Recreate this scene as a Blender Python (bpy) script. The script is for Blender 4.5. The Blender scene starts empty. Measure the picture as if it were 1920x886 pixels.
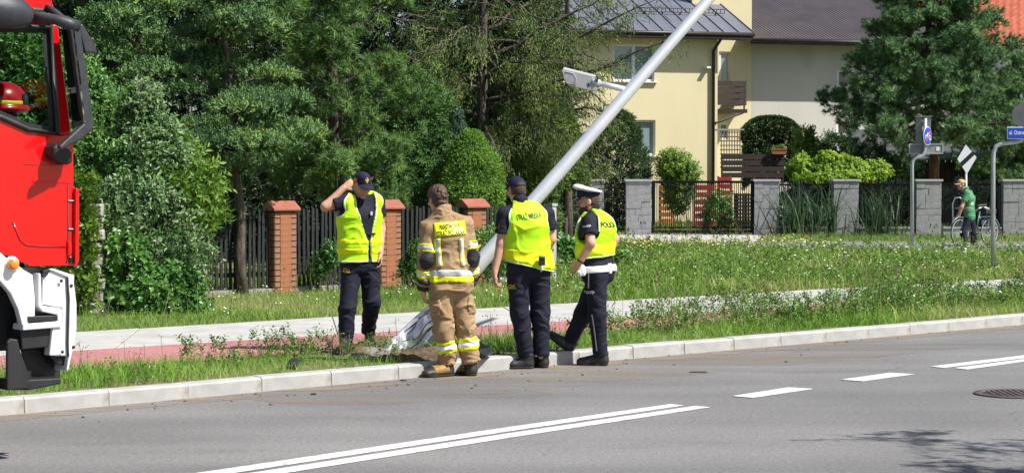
import bpy, bmesh, math, random
import numpy as np
from mathutils import Vector, Matrix
from mathutils.bvhtree import BVHTree

sc = bpy.context.scene
col = sc.collection
R = math.radians
# ------------------------------------------------------------------ camera, sky, sun, exposure
CAM_H = 1.85
F = 3733.0                      # focal length in photo pixels (70 mm on a 36 mm wide sensor)
PITCH = math.atan((443 - 325) / F)
cd = bpy.data.cameras.new('camera'); cam = bpy.data.objects.new('camera', cd); col.objects.link(cam)
cd.sensor_fit = 'HORIZONTAL'; cd.sensor_width = 36.0; cd.lens = 36.0 * F / 1920
cd.clip_start = 0.1; cd.clip_end = 3000
cam.location = (0, 0, CAM_H); cam.rotation_euler = (math.pi / 2 - PITCH, 0, 0)
sc.camera = cam

SUN_DIR = Vector((-0.74, 0.32, -1.0)).normalized()      # the way the light travels
sun_el = math.asin(-SUN_DIR.z)
w = bpy.data.worlds.new('World'); sc.world = w; w.use_nodes = True
nt = w.node_tree; nt.nodes.clear()
sky = nt.nodes.new('ShaderNodeTexSky'); sky.sky_type = 'NISHITA'; sky.sun_disc = False
sky.sun_elevation = sun_el
sky.sun_rotation = math.atan2(-SUN_DIR.x, -SUN_DIR.y)
sky.air_density = 1.0; sky.dust_density = 1.5; sky.ozone_density = 1.0
bg = nt.nodes.new('ShaderNodeBackground'); bg.inputs[1].default_value = 0.075
wo = nt.nodes.new('ShaderNodeOutputWorld')
nt.links.new(sky.outputs[0], bg.inputs[0]); nt.links.new(bg.outputs[0], wo.inputs[0])
sl = bpy.data.lights.new('sun', 'SUN'); sl.energy = 5.0; sl.angle = R(0.5); sl.color = (1.0, 0.965, 0.91)
so = bpy.data.objects.new('sun', sl); col.objects.link(so)
so.rotation_euler = SUN_DIR.to_track_quat('-Z', 'Y').to_euler()
sc.view_settings.view_transform = 'Standard'; sc.view_settings.look = 'None'
sc.view_settings.exposure = 0.58; sc.view_settings.gamma = 1.0
sc.view_settings.use_curve_mapping = False
sc.render.engine = 'CYCLES'
sc.cycles.use_denoising = True
sc.cycles.max_bounces = 8; sc.cycles.diffuse_bounces = 4; sc.cycles.transparent_max_bounces = 8

# ------------------------------------------------------------------ pixel -> place helpers (photo pixels, 1920 x 886)
CP, SP = math.cos(PITCH), math.sin(PITCH)
def ray(px, py):
    x = (px - 960) / F; y = (443 - py) / F
    return Vector((x, CP + y * SP, -SP + y * CP))
def ground(px, py, z=0.0):
    d = ray(px, py); t = (z - CAM_H) / d.z
    return Vector((d.x * t, d.y * t, z))
def at(px, py, Y):
    d = ray(px, py); t = Y / d.y
    return Vector((d.x * t, Y, CAM_H + d.z * t))
VZ = 0.12                       # the verge, paths and gardens lie one kerb above the road
def G(px, py): return ground(px, py, VZ)

# ------------------------------------------------------------------ tagging
def tag(o, label=None, cat=None, group=None, kind=None):
    if label: o['label'] = label
    if cat: o['category'] = cat
    if group: o['group'] = group
    if kind: o['kind'] = kind
    return o
def empty(name, loc, label=None, cat=None, group=None, rz=0.0, kind=None):
    o = bpy.data.objects.new(name, None); col.objects.link(o)
    o.location = loc; o.rotation_euler = (0, 0, rz); o.empty_display_size = 0.2
    return tag(o, label, cat, group, kind)
def link(name, me, parent=None, loc=None, rot=None):
    o = bpy.data.objects.new(name, me); col.objects.link(o)
    if parent is not None: o.parent = parent
    if loc is not None: o.location = loc
    if rot is not None: o.rotation_euler = rot
    return o
def copy_tree(o, parent=None):
    c = o.copy(); col.objects.link(c)
    if parent is not None: c.parent = parent
    for ch in [x for x in col.objects if x.parent == o]:
        copy_tree(ch, c)
    return c

# ------------------------------------------------------------------ materials
def new_mat(name):
    m = bpy.data.materials.new(name); m.use_nodes = True
    n = m.node_tree.nodes; b = n['Principled BSDF']
    return m, m.node_tree, b
def rgb(c): return (c[0], c[1], c[2], 1.0)
def M(name, c1, c2=None, scale=6.0, rough=0.6, metal=0.0, bump=0.0, bscale=40.0, spec=0.5, coat=0.0,
      detail=5.0, ramp=(0.35, 0.65), stretch=None, wear=None, space='Object'):
    m, t, b = new_mat(name)
    b.inputs['Roughness'].default_value = rough; b.inputs['Metallic'].default_value = metal
    b.inputs['Specular IOR Level'].default_value = spec
    if coat: b.inputs['Coat Weight'].default_value = coat; b.inputs['Coat Roughness'].default_value = 0.05
    tc = t.nodes.new('ShaderNodeTexCoord'); src = tc.outputs[space]
    if stretch:
        mp = t.nodes.new('ShaderNodeMapping'); mp.inputs['Scale'].default_value = stretch
        t.links.new(src, mp.inputs[0]); src = mp.outputs[0]
    if c2 is None: b.inputs['Base Color'].default_value = rgb(c1)
    else:
        nz = t.nodes.new('ShaderNodeTexNoise'); nz.inputs['Scale'].default_value = scale; nz.inputs['Detail'].default_value = detail
        t.links.new(src, nz.inputs['Vector'])
        cr = t.nodes.new('ShaderNodeValToRGB'); e = cr.color_ramp.elements
        e[0].position = ramp[0]; e[0].color = rgb(c1); e[1].position = ramp[1]; e[1].color = rgb(c2)
        t.links.new(nz.outputs[0], cr.inputs[0]); out = cr.outputs[0]
        if wear:                                   # (colour, scale, low, high): stains with a shape of their own
            n2 = t.nodes.new('ShaderNodeTexNoise'); n2.inputs['Scale'].default_value = wear[1]; n2.inputs['Detail'].default_value = 6
            t.links.new(src, n2.inputs['Vector'])
            mr = t.nodes.new('ShaderNodeMapRange'); mr.inputs[1].default_value = wear[2]; mr.inputs[2].default_value = wear[3]
            t.links.new(n2.outputs[0], mr.inputs[0])
            mx = t.nodes.new('ShaderNodeMix'); mx.data_type = 'RGBA'
            t.links.new(mr.outputs[0], mx.inputs[0]); t.links.new(out, mx.inputs[6]); mx.inputs[7].default_value = rgb(wear[0])
            out = mx.outputs[2]
        t.links.new(out, b.inputs['Base Color'])
    if bump:
        nb = t.nodes.new('ShaderNodeTexNoise'); nb.inputs['Scale'].default_value = bscale; nb.inputs['Detail'].default_value = 4
        t.links.new(src, nb.inputs['Vector'])
        bp = t.nodes.new('ShaderNodeBump'); bp.inputs['Strength'].default_value = bump; bp.inputs['Distance'].default_value = 0.02
        t.links.new(nb.outputs[0], bp.inputs['Height']); t.links.new(bp.outputs[0], b.inputs['Normal'])
    return m
def leaf_mat(name, cols, rough=0.5, trans=0.3, spec=0.35):
    """tint attribute (0..1, one value per spray) picks the leaf's own colour"""
    m, t, b = new_mat(name)
    at_ = t.nodes.new('ShaderNodeAttribute'); at_.attribute_name = 'tint'
    cr = t.nodes.new('ShaderNodeValToRGB'); e = cr.color_ramp.elements
    for i, c in enumerate(cols):
        p = i / (len(cols) - 1)
        if i == 0: e[0].position = 0; e[0].color = rgb(c)
        elif i == len(cols) - 1: e[-1].position = 1; e[-1].color = rgb(c)
        else:
            k = e.new(p); k.color = rgb(c)
    t.links.new(at_.outputs['Fac'], cr.inputs[0])
    t.links.new(cr.outputs[0], b.inputs['Base Color'])
    b.inputs['Roughness'].default_value = rough; b.inputs['Specular IOR Level'].default_value = spec
    tr = t.nodes.new('ShaderNodeBsdfTranslucent'); t.links.new(cr.outputs[0], tr.inputs[0])
    mx = t.nodes.new('ShaderNodeMixShader'); mx.inputs[0].default_value = trans
    t.links.new(b.outputs[0], mx.inputs[1]); t.links.new(tr.outputs[0], mx.inputs[2])
    t.links.new(mx.outputs[0], t.nodes['Material Output'].inputs[0])
    return m
def glass_mat(name, tint=(0.55, 0.65, 0.66), rough=0.03):
    """a dark room behind a reflecting pane"""
    m, t, b = new_mat(name)
    b.inputs['Base Color'].default_value = rgb(tint); b.inputs['Roughness'].default_value = rough
    b.inputs['Specular IOR Level'].default_value = 0.8; b.inputs['Coat Weight'].default_value = 0.6
    b.inputs['Coat Roughness'].default_value = 0.02
    return m

# ------------------------------------------------------------------ mesh builders
def mesh_np(name, V, Fc, mats=(), fmat=None, smooth=False, tint=None):
    """V (n,3) array, Fc (m,k) int array with k = 3 or 4"""
    V = np.asarray(V, np.float32); Fc = np.asarray(Fc, np.int32)
    me = bpy.data.meshes.new(name); n, k = Fc.shape
    me.vertices.add(len(V)); me.vertices.foreach_set('co', V.ravel())
    me.loops.add(n * k); me.loops.foreach_set('vertex_index', Fc.ravel())
    me.polygons.add(n); me.polygons.foreach_set('loop_start', np.arange(0, n * k, k, dtype=np.int32))
    me.polygons.foreach_set('loop_total', np.full(n, k, np.int32))
    for m in mats: me.materials.append(m)
    if fmat is not None: me.polygons.foreach_set('material_index', np.asarray(fmat, np.int32))
    if smooth: me.polygons.foreach_set('use_smooth', np.ones(n, bool))
    me.update(calc_edges=True)
    if tint is not None:
        a = me.attributes.new('tint', 'FLOAT', 'POINT'); a.data.foreach_set('value', np.asarray(tint, np.float32))
    return me

class MB:
    """collects boxes, tubes, prisms and lofts, then links them as ONE mesh object"""
    def __init__(s): s.v = []; s.f = []; s.m = []; s.mi = 0; s.sm = []; s.smooth = False
    def add(s, vs, fs):
        o = len(s.v); s.v += [tuple(v) for v in vs]
        for f in fs: s.f.append(tuple(i + o for i in f)); s.m.append(s.mi); s.sm.append(s.smooth)
        return s
    def box(s, c, d, rot=None):
        hx, hy, hz = d[0] / 2, d[1] / 2, d[2] / 2; c = Vector(c)
        vs = [Vector((x, y, z)) for x in (-hx, hx) for y in (-hy, hy) for z in (-hz, hz)]
        if rot is not None:
            Rm = rot if isinstance(rot, Matrix) else Matrix.Rotation(rot, 3, 'Z')
            vs = [Rm @ v for v in vs]
        return s.add([v + c for v in vs], [(0, 1, 3, 2), (4, 6, 7, 5), (0, 4, 5, 1), (2, 3, 7, 6), (0, 2, 6, 4), (1, 5, 7, 3)])
    def bar(s, a, b, w, h, up=(0, 0, 1)):
        a, b = Vector(a), Vector(b); d = b - a; L = d.length; d.normalize(); up = Vector(up)
        x = d.cross(up)
        if x.length < 1e-4: x = d.cross(Vector((0, 1, 0)))
        x.normalize(); u = x.cross(d)
        return s.box((a + b) / 2, (w, L, h), Matrix((x, d, u)).transposed())
    def tube(s, pts, rad, n=8, cap=True, flat=None):
        pts = [Vector(p) for p in pts]
        if not hasattr(rad, '__len__'): rad = [rad] * len(pts)
        o = []; prev = None
        for i, p in enumerate(pts):
            d = (pts[min(i + 1, len(pts) - 1)] - pts[max(i - 1, 0)]).normalized()
            if prev is None:
                a = d.cross(Vector((0, 0, 1)))
                if a.length < 1e-3: a = d.cross(Vector((1, 0, 0)))
            else: a = prev - d * prev.dot(d)
            a.normalize(); prev = a; b = d.cross(a)
            for k in range(n):
                t = 2 * math.pi * k / n
                o.append(p + (a * math.cos(t) + b * math.sin(t)) * rad[i])
        fs = [(i * n + k, i * n + (k + 1) % n, (i + 1) * n + (k + 1) % n, (i + 1) * n + k) for i in range(len(pts) - 1) for k in range(n)]
        if cap: fs += [tuple(range(n - 1, -1, -1)), tuple(range((len(pts) - 1) * n, len(pts) * n))]
        sm = s.smooth; s.smooth = True; s.add(o, fs); s.smooth = sm
        return s
    def prism(s, poly, off):
        """poly: list of 3-D points (planar outline), extruded by the vector off"""
        off = Vector(off); a = [Vector(p) for p in poly]; n = len(a)
        vs = a + [p + off for p in a]
        fs = [tuple(range(n - 1, -1, -1)), tuple(range(n, 2 * n))] + [(i, (i + 1) % n, n + (i + 1) % n, n + i) for i in range(n)]
        return s.add(vs, fs)
    def lathe(s, prof, n=24, c=(0, 0, 0), rot=None):
        """prof: (r, z) pairs round the local Z axis"""
        c = Vector(c); vs = []
        for r, z in prof:
            for k in range(n):
                t = 2 * math.pi * k / n; v = Vector((r * math.cos(t), r * math.sin(t), z))
                vs.append((rot @ v if rot is not None else v) + c)
        fs = [(i * n + k, i * n + (k + 1) % n, (i + 1) * n + (k + 1) % n, (i + 1) * n + k) for i in range(len(prof) - 1) for k in range(n)]
        sm = s.smooth; s.smooth = True; s.add(vs, fs); s.smooth = sm
        return s
    def quad(s, a, b, c, d): return s.add([a, b, c, d], [(0, 1, 2, 3)])
    def mesh(s, name, mats):
        me = bpy.data.meshes.new(name); me.from_pydata(s.v, [], s.f)
        for m in (mats if isinstance(mats, (list, tuple)) else [mats]): me.materials.append(m)
        me.polygons.foreach_set('material_index', np.array(s.m, np.int32))
        me.polygons.foreach_set('use_smooth', np.array(s.sm, bool))
        me.update()
        bm = bmesh.new(); bm.from_mesh(me); bmesh.ops.recalc_face_normals(bm, faces=bm.faces); bm.to_mesh(me); bm.free()
        return me
    def build(s, name, mats, parent=None, loc=None, bevel=0.0, rz=None, world=False):
        """world=True: the coordinates are world ones; they are moved into the parent's frame"""
        me = s.mesh(name, mats)
        if world and parent is not None:
            pm = Matrix.LocRotScale(parent.location, parent.rotation_euler, parent.scale)
            me.transform(pm.inverted())
        o = link(name, me, parent, loc)
        if rz is not None: o.rotation_euler = (0, 0, rz)
        if bevel:
            b = o.modifiers.new('bevel', 'BEVEL'); b.width = bevel; b.segments = 2; b.limit_method = 'ANGLE'; b.angle_limit = R(40)
        return o

def text_mesh(body, size, width=None, res=0.010, bold=0.0):
    """flat lettering in the XY plane, centred, as triangles (numpy); width squeezes it to that width"""
    cu = bpy.data.curves.new('lettering', 'FONT'); cu.body = body; cu.size = size; cu.align_x = 'CENTER'; cu.align_y = 'CENTER'
    cu.resolution_u = 3; cu.offset = bold; cu.space_line = 0.9
    ob = bpy.data.objects.new('lettering', cu); col.objects.link(ob)
    dg = bpy.context.evaluated_depsgraph_get(); me = bpy.data.meshes.new_from_object(ob.evaluated_get(dg))
    bpy.data.objects.remove(ob); bpy.data.curves.remove(cu)
    bm = bmesh.new(); bm.from_mesh(me); bmesh.ops.triangulate(bm, faces=bm.faces)
    for _ in range(4):                             # short edges, so the print can follow folds
        es = [e for e in bm.edges if e.calc_length() > res]
        if not es: break
        bmesh.ops.subdivide_edges(bm, edges=es, cuts=1); bmesh.ops.triangulate(bm, faces=[f for f in bm.faces if len(f.verts) > 3])
    V = np.array([v.co[:] for v in bm.verts]); T = np.array([[v.index for v in f.verts] for f in bm.faces])
    bm.free(); bpy.data.meshes.remove(me)
    c = (V.max(0) + V.min(0)) / 2; V = V - c
    if width: V[:, 0] *= width / (V[:, 0].max() - V[:, 0].min())
    return V, T
def lettering(name, body, size, mat, origin, xdir, ydir, parent=None, width=None, bold=0.0, lift=0.0, surf=None):
    """text laid on a plane, or dropped on the surface `surf` (a BVHTree) along the plane's normal"""
    V, T = text_mesh(body, size, width, bold=bold)
    x = Vector(xdir).normalized(); y = Vector(ydir); y = (y - x * y.dot(x)).normalized(); n = x.cross(y); o = Vector(origin)
    out = []
    for v in V:
        p = o + x * v[0] + y * v[1]
        if surf is not None:
            h = surf.ray_cast(p + n * 0.25, -n, 0.6)
            if h[0] is not None: p = h[0] + n * 0.004
        out.append(p + n * lift)
    me = mesh_np(name, np.array([p[:] for p in out]), T, [mat])
    return link(name, me, parent)

# ------------------------------------------------------------------ numpy noise
_rng = np.random.default_rng(7)
_lat = _rng.random((32, 32, 32)).astype(np.float32)
def vnoise(P, s=1.0, seed=0):
    P = np.asarray(P, np.float64) * s + seed * 7.31 + 100
    i = np.floor(P).astype(int); f = P - i; f = f * f * (3 - 2 * f); i &= 31; j = (i + 1) & 31
    def L(a, b, c): return _lat[a, b, c]
    x0, y0, z0 = i[..., 0], i[..., 1], i[..., 2]; x1, y1, z1 = j[..., 0], j[..., 1], j[..., 2]
    fx, fy, fz = f[..., 0], f[..., 1], f[..., 2]
    a = L(x0, y0, z0) * (1 - fx) + L(x1, y0, z0) * fx; b = L(x0, y1, z0) * (1 - fx) + L(x1, y1, z0) * fx
    c = L(x0, y0, z1) * (1 - fx) + L(x1, y0, z1) * fx; d = L(x0, y1, z1) * (1 - fx) + L(x1, y1, z1) * fx
    return (a * (1 - fy) + b * fy) * (1 - fz) + (c * (1 - fy) + d * fy) * fz
# ------------------------------------------------------------------ the setting: ground, road, kerb, paths
rng = np.random.default_rng(11)
def poly_len(P): return [0.0] + list(np.cumsum([(Vector(P[i + 1]) - Vector(P[i])).length for i in range(len(P) - 1)]))
def along(P, s):
    """point and direction at arc length s; straight on past both ends"""
    L = poly_len(P); i = 0
    while i < len(P) - 2 and s > L[i + 1]: i += 1
    a, b = Vector(P[i]), Vector(P[i + 1]); d = (b - a).normalized()
    return a + d * (s - L[i]), d
def extend(P, a, b):
    P = [Vector(p) for p in P]
    return [P[0] + (P[0] - P[1]).normalized() * a] + P + [P[-1] + (P[-1] - P[-2]).normalized() * b]
def strip(name, A, B, mat, parent=None, kind=None, z=None):
    """sheet between two polylines with the same number of points"""
    mb = MB(); n = len(A)
    vs = [Vector(p) for p in A] + [Vector(p) for p in B]
    if z is not None: vs = [Vector((v.x, v.y, z)) for v in vs]
    mb.add(vs, [(i, i + 1, n + i + 1, n + i) for i in range(n - 1)])
    o = mb.build(name, mat, parent)
    if kind: o['kind'] = kind
    return o

m_soil = M('soil_and_grass', (0.10, 0.15, 0.035), (0.15, 0.13, 0.06), scale=1.2, rough=0.95, bump=0.4, bscale=14)
m_dirt = M('dug_earth', (0.075, 0.055, 0.035), (0.16, 0.12, 0.075), scale=9, rough=1.0, bump=0.8, bscale=40, spec=0.1)
def asphalt_mat(name, c1, c2, dark):
    m, t, b = new_mat(name); tc = t.nodes.new('ShaderNodeTexCoord'); N = t.nodes
    def noise(s, d=4, st=None):
        n = N.new('ShaderNodeTexNoise'); n.inputs['Scale'].default_value = s; n.inputs['Detail'].default_value = d
        v = tc.outputs['Object']
        if st:
            mp = N.new('ShaderNodeMapping'); mp.inputs['Rotation'].default_value = (0, 0, st[0]); mp.inputs['Scale'].default_value = st[1]
            t.links.new(v, mp.inputs[0]); v = mp.outputs[0]
        t.links.new(v, n.inputs['Vector']); return n.outputs[0]
    def ramp(v, p0, p1, a, bb):
        r = N.new('ShaderNodeValToRGB'); e = r.color_ramp.elements
        e[0].position = p0; e[1].position = p1; e[0].color = rgb(a); e[1].color = rgb(bb); t.links.new(v, r.inputs[0]); return r.outputs[0]
    def mix(f, a, bb, mode='MIX'):
        x = N.new('ShaderNodeMix'); x.data_type = 'RGBA'; x.blend_type = mode
        if isinstance(f, float): x.inputs[0].default_value = f
        else: t.links.new(f, x.inputs[0])
        t.links.new(a, x.inputs[6]); t.links.new(bb, x.inputs[7]); return x.outputs[2]
    base = ramp(noise(0.5, 6), 0.3, 0.7, c1, c2)
    lanes = ramp(noise(0.35, 3, (R(-42), (0.12, 1.6, 1))), 0.35, 0.65, (0.80, 0.80, 0.80), (1.10, 1.09, 1.08))
    grit = ramp(noise(90, 2), 0.3, 0.72, (0.62, 0.62, 0.63), (1.4, 1.38, 1.36))
    grit2 = ramp(noise(26, 3), 0.35, 0.7, (0.85, 0.85, 0.85), (1.15, 1.15, 1.14))
    c = mix(1.0, base, lanes, 'MULTIPLY'); c = mix(1.0, c, grit, 'MULTIPLY'); c = mix(1.0, c, grit2, 'MULTIPLY')
    spots = ramp(noise(7, 3), 0.70, 0.76, (1, 1, 1), dark); c = mix(1.0, c, spots, 'MULTIPLY')
    oil = ramp(noise(0.9, 5, (R(-42), (0.5, 1.3, 1))), 0.60, 0.74, (1, 1, 1), (0.80, 0.79, 0.78)); c = mix(1.0, c, oil, 'MULTIPLY')
    vo = N.new('ShaderNodeTexVoronoi'); vo.feature = 'DISTANCE_TO_EDGE'; vo.inputs['Scale'].default_value = 0.42; vw = N.new('ShaderNodeVectorMath'); vw.operation = 'MULTIPLY_ADD'
    t.links.new(noise(2.2, 5), vw.inputs[0]); vw.inputs[1].default_value = (1.6, 1.6, 0); t.links.new(tc.outputs['Object'], vw.inputs[2]); t.links.new(vw.outputs[0], vo.inputs['Vector'])
    ck = ramp(vo.outputs['Distance'], 0.0, 0.007, (0.62, 0.61, 0.60), (1, 1, 1)); gate = ramp(noise(0.28, 2), 0.52, 0.60, (0, 0, 0), (1, 1, 1)); c = mix(gate, c, mix(1.0, c, ck, 'MULTIPLY'))
    t.links.new(c, b.inputs['Base Color']); b.inputs['Roughness'].default_value = 0.85; b.inputs['Specular IOR Level'].default_value = 0.3
    bp = N.new('ShaderNodeBump'); bp.inputs['Strength'].default_value = 0.5; bp.inputs['Distance'].default_value = 0.004
    t.links.new(noise(120, 2), bp.inputs['Height']); t.links.new(bp.outputs[0], b.inputs['Normal'])
    return m
m_asphalt = asphalt_mat('weathered_asphalt', (0.158, 0.157, 0.159), (0.208, 0.206, 0.207), (0.75, 0.74, 0.73))
m_side = asphalt_mat('side_road_asphalt', (0.21, 0.205, 0.205), (0.25, 0.245, 0.245), (0.9, 0.9, 0.9))
m_pink = asphalt_mat('red_cycle_path', (0.36, 0.155, 0.155), (0.44, 0.205, 0.20), (0.85, 0.8, 0.8))
m_pave = M('pale_paving', (0.36, 0.352, 0.335), (0.45, 0.44, 0.415), scale=3, rough=0.9, bump=0.3, bscale=90, wear=((0.30, 0.28, 0.24), 1.6, 0.60, 0.75))
m_kerb = M('kerb_concrete', (0.33, 0.328, 0.315), (0.43, 0.425, 0.41), scale=5, rough=0.92, bump=0.12, bscale=150, wear=((0.29, 0.27, 0.235), 4.5, 0.56, 0.74))
m_paint = M('road_paint', (0.52, 0.52, 0.505), (0.70, 0.70, 0.68), scale=14, rough=0.75, bump=0.3, bscale=140, wear=((0.33, 0.325, 0.32), 26, 0.53, 0.68))

# the far kerb of the road, read off the photograph at road level
KERB = extend([ground(8, 778), ground(300, 751.5), ground(600, 723.5), ground(930, 694.5), ground(1270, 664.5), ground(1600, 636), ground(1920, 608)], 60, 120)
def off(P, d):
    """polyline moved sideways by d (positive: away from the camera)"""
    out = []
    for i, p in enumerate(P):
        t = (P[min(i + 1, len(P) - 1)] - P[max(i - 1, 0)]).normalized(); out.append(p + Vector((-t.y, t.x, 0)) * d)
    return out
KBACK = off(KERB, 0.15)

g = MB(); g.quad((-1500, -1500, -0.04), (1500, -1500, -0.04), (1500, 1500, -0.04), (-1500, 1500, -0.04))
tag(g.build('ground', m_soil), kind='structure')
strip('road', off(KERB, 0.02), off(KERB, -7.9), m_asphalt, kind='structure', z=0.0)
# raised ground behind the kerb and the strip of verge on the camera's own side
strip('verge_ground', KBACK, [p + Vector((-0.67, 0.74, 0)) * 1200 for p in KBACK], m_soil, kind='structure', z=VZ)
strip('near_verge_ground', off(KERB, -8.05), off(KERB, -40), m_soil, kind='structure', z=0.10)

# kerb stones, three quarters of a metre each, one object per stone
kerb = empty('kerb', (0, 0, 0), kind='structure')
def kerb_stone_mesh(k):
    mb = MB(); L = 0.745
    prof = [(0, -0.10), (0.006, 0.108), (0.022, 0.124), (0.15, 0.127), (0.15, -0.10)]
    e = 0.006
    mb.prism([(-L / 2, y, z) for y, z in prof], (L, 0, 0))
    return mb.mesh('kerb_stone', m_kerb)
ks = [kerb_stone_mesh(0)]
tot = poly_len(KERB)[-1]; s = 60 - 7.0 + 0.05; i = 0
r_ = random.Random(4)
while s < 60 + 34:
    p, d = along(KERB, s); a = math.atan2(d.y, d.x)
    o = link('kerb_stone', ks[0], kerb, p + Vector((0, 0, r_.uniform(-.004, .004))), (r_.uniform(-.008, .008), r_.uniform(-.004, .004), a + r_.uniform(-.006, .006)))
    b = o.modifiers.new('bevel', 'BEVEL'); b.width = 0.003; b.segments = 1
    s += 0.75; i += 1
for a0, a1 in ((-30, 53.0), (94.2, 170)):                    # the kerb outside the picture, in one run each
    n = 6; mb = MB(); P = [along(KERB, a0 + (a1 - a0) * t / n) for t in range(n + 1)]
    vs = []
    for p, d in P:
        q = Vector((-d.y, d.x, 0)); vs += [p + Vector((0, 0, -.1)), p + Vector((0, 0, .12)), p + q * .15 + Vector((0, 0, .127)), p + q * .15 + Vector((0, 0, -.1))]
    mb.add(vs, [(4 * t + k, 4 * t + k + 1, 4 * t + k + 5, 4 * t + k + 4) for t in range(n) for k in range(3)])
    mb.build('kerb_run', m_kerb, kerb)
# near kerb
mb = MB(); A = off(KERB, -7.9); B = off(KERB, -8.05); n = len(A); vs = []
for p, q in zip(A, B): vs += [Vector((p.x, p.y, -.1)), Vector((p.x, p.y, .12)), Vector((q.x, q.y, .12)), Vector((q.x, q.y, -.1))]
mb.add(vs, [(4 * t + k, 4 * t + k + 1, 4 * t + k + 5, 4 * t + k + 4) for t in range(n - 1) for k in range(3)])
tag(mb.build('near_kerb', m_kerb), kind='structure')

# cycle path (red) and pavement (pale) behind the verge
def resample(P, ss): return [along(P, s)[0] for s in ss]
RED_F = extend([G(-200, 720), G(150, 693), G(480, 669.5), G(1310, 610), G(1905, 559)], 40, 80)
RED_B = extend([G(-200, 680), G(150, 657), G(480, 636.5), G(1310, 587), G(1905, 543)], 40, 80)
PAV_B = extend([G(-200, 645), G(150, 624), G(480, 603), G(1310, 556), G(1920, 522)], 40, 80)
strip('cycle_path', RED_F, RED_B, m_pink, kind='structure', z=VZ + 0.006)
pav = empty('pavement', (0, 0, 0), kind='structure')
def even(P, n):
    L = poly_len(P)[-1]; return [along(P, L * i / n)[0] for i in range(n + 1)]
lenA = poly_len(RED_B)[-1]; N_ = int(lenA / 2.6); A = even(RED_B, N_); B = even(PAV_B, N_)
for i in range(N_):
    if A[i].x < -14 or A[i].x > 26: continue
    mb = MB(); u = (A[i + 1] - A[i]).normalized() * 0.006; dz = r_.uniform(-.003, .003); z0 = VZ - .05
    q = [A[i] + u, A[i + 1] - u, B[i + 1] - u, B[i] + u]; q = [Vector((p.x, p.y, z0)) for p in q]
    mb.prism(q, (0, 0, 0.062 + dz)); mb.build('paving_slab', m_pave, pav, bevel=0.006)
strip('pavement_bed', RED_B, PAV_B, m_dirt, kind='structure', z=VZ + 0.002)
# the side street that runs in front of the grey garden wall, and the gate's concrete apron
def flat(name, pts, mat, z): 
    mb = MB(); mb.add([Vector((p.x, p.y, z)) for p in pts], [tuple(range(len(pts)))]); o = mb.build(name, mat); o['kind'] = 'structure'; return o
flat('side_street', [G(1335, 464), G(1700, 470), G(2500, 476), G(2500, 453.5), G(1920, 454), G(1335, 452)], m_side, VZ + 0.006)
flat('gate_apron', [G(1010, 455), G(1350, 455), G(1425, 452), G(1425, 438.5), G(1030, 439.5)], m_pave, VZ + 0.011)

# painted lines
def paint(name, label, quads, group='white lines on the road'):
    mb = MB()
    for q in quads:
        p = [ground(x, y, 0.004) for x, y in q]; n = Vector((0, 0, 0.003))
        mb.prism(p, n)
    return tag(mb.build(name, m_paint), kind='structure')
def beyond(a, b, k):                                   # pixel pair carried on past the frame in the ground plane
    A, B = ground(*a), ground(*b); P = B + (B - A).normalized() * k; d = P - Vector((0, 0, CAM_H))
    y = (d.y * CP - d.z * SP); return (960 + F * d.x / y, 443 - F * (d.y * SP + d.z * CP) / y)
def dl(u, l, endu, endl): return [u, l, endl, endu]
paint('solid_line', '', [[beyond((1258, 757), (480, 870), 6), (480, 870), (960, 799.2), (1258, 757), (1281, 759.5), (960, 806.8), (480, 879.3), beyond((1281, 759.5), (480, 879.3), 6)]])
paint('solid_line', '', [[beyond((1305, 760.3), (530, 877), 6), (530, 877), (960, 811), (1305, 760.3), (1330, 762.8), (960, 819), (530, 886.5), beyond((1330, 762.8), (530, 886.5), 6)]])
paint('dash_line', '', [[(1373, 742), (1410, 745.3), (1523, 728.5), (1479, 725.6)]])
paint('dash_line', '', [[(1576, 711.3), (1617, 714.2), (1714, 701), (1669, 698.3)]])
paint('solid_line', '', [[(1744, 686.6), (1768, 689.2), (1920, 670.6), beyond((1768, 689.2), (1920, 670.6), 9), beyond((1744, 686.6), (1920, 665.6), 9), (1920, 665.6)]])
paint('solid_line', '', [[(1789, 689.6), (1813, 692), (1920, 677.2), beyond((1813, 692), (1920, 677.2), 9), beyond((1789, 689.6), (1920, 672.6), 9), (1920, 672.6)]])

# manhole cover
m_iron = M('cast_iron', (0.07, 0.055, 0.05), (0.13, 0.105, 0.10), scale=20, rough=0.7, metal=0.4, bump=0.3)
mh = empty('manhole_cover', ground(1903, 738.5, 0.0), 'dark round iron manhole cover sunk in the asphalt', 'manhole cover')
mb = MB(); mb.lathe([(0.27, .002), (0.275, .012), (0.335, .012), (0.345, .003), (0.27, .002)], 40); mb.build('rim', m_iron, mh)
mb = MB(); mb.lathe([(0.0, .010), (0.262, .010), (0.266, .002)], 40)
for k in range(9):
    x = -0.2 + 0.05 * k; h = math.sqrt(max(0, .24 ** 2 - x * x))
    mb.box((x, 0, .013), (.022, 2 * h, .006))
mb.build('lid', m_iron, mh)

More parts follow.
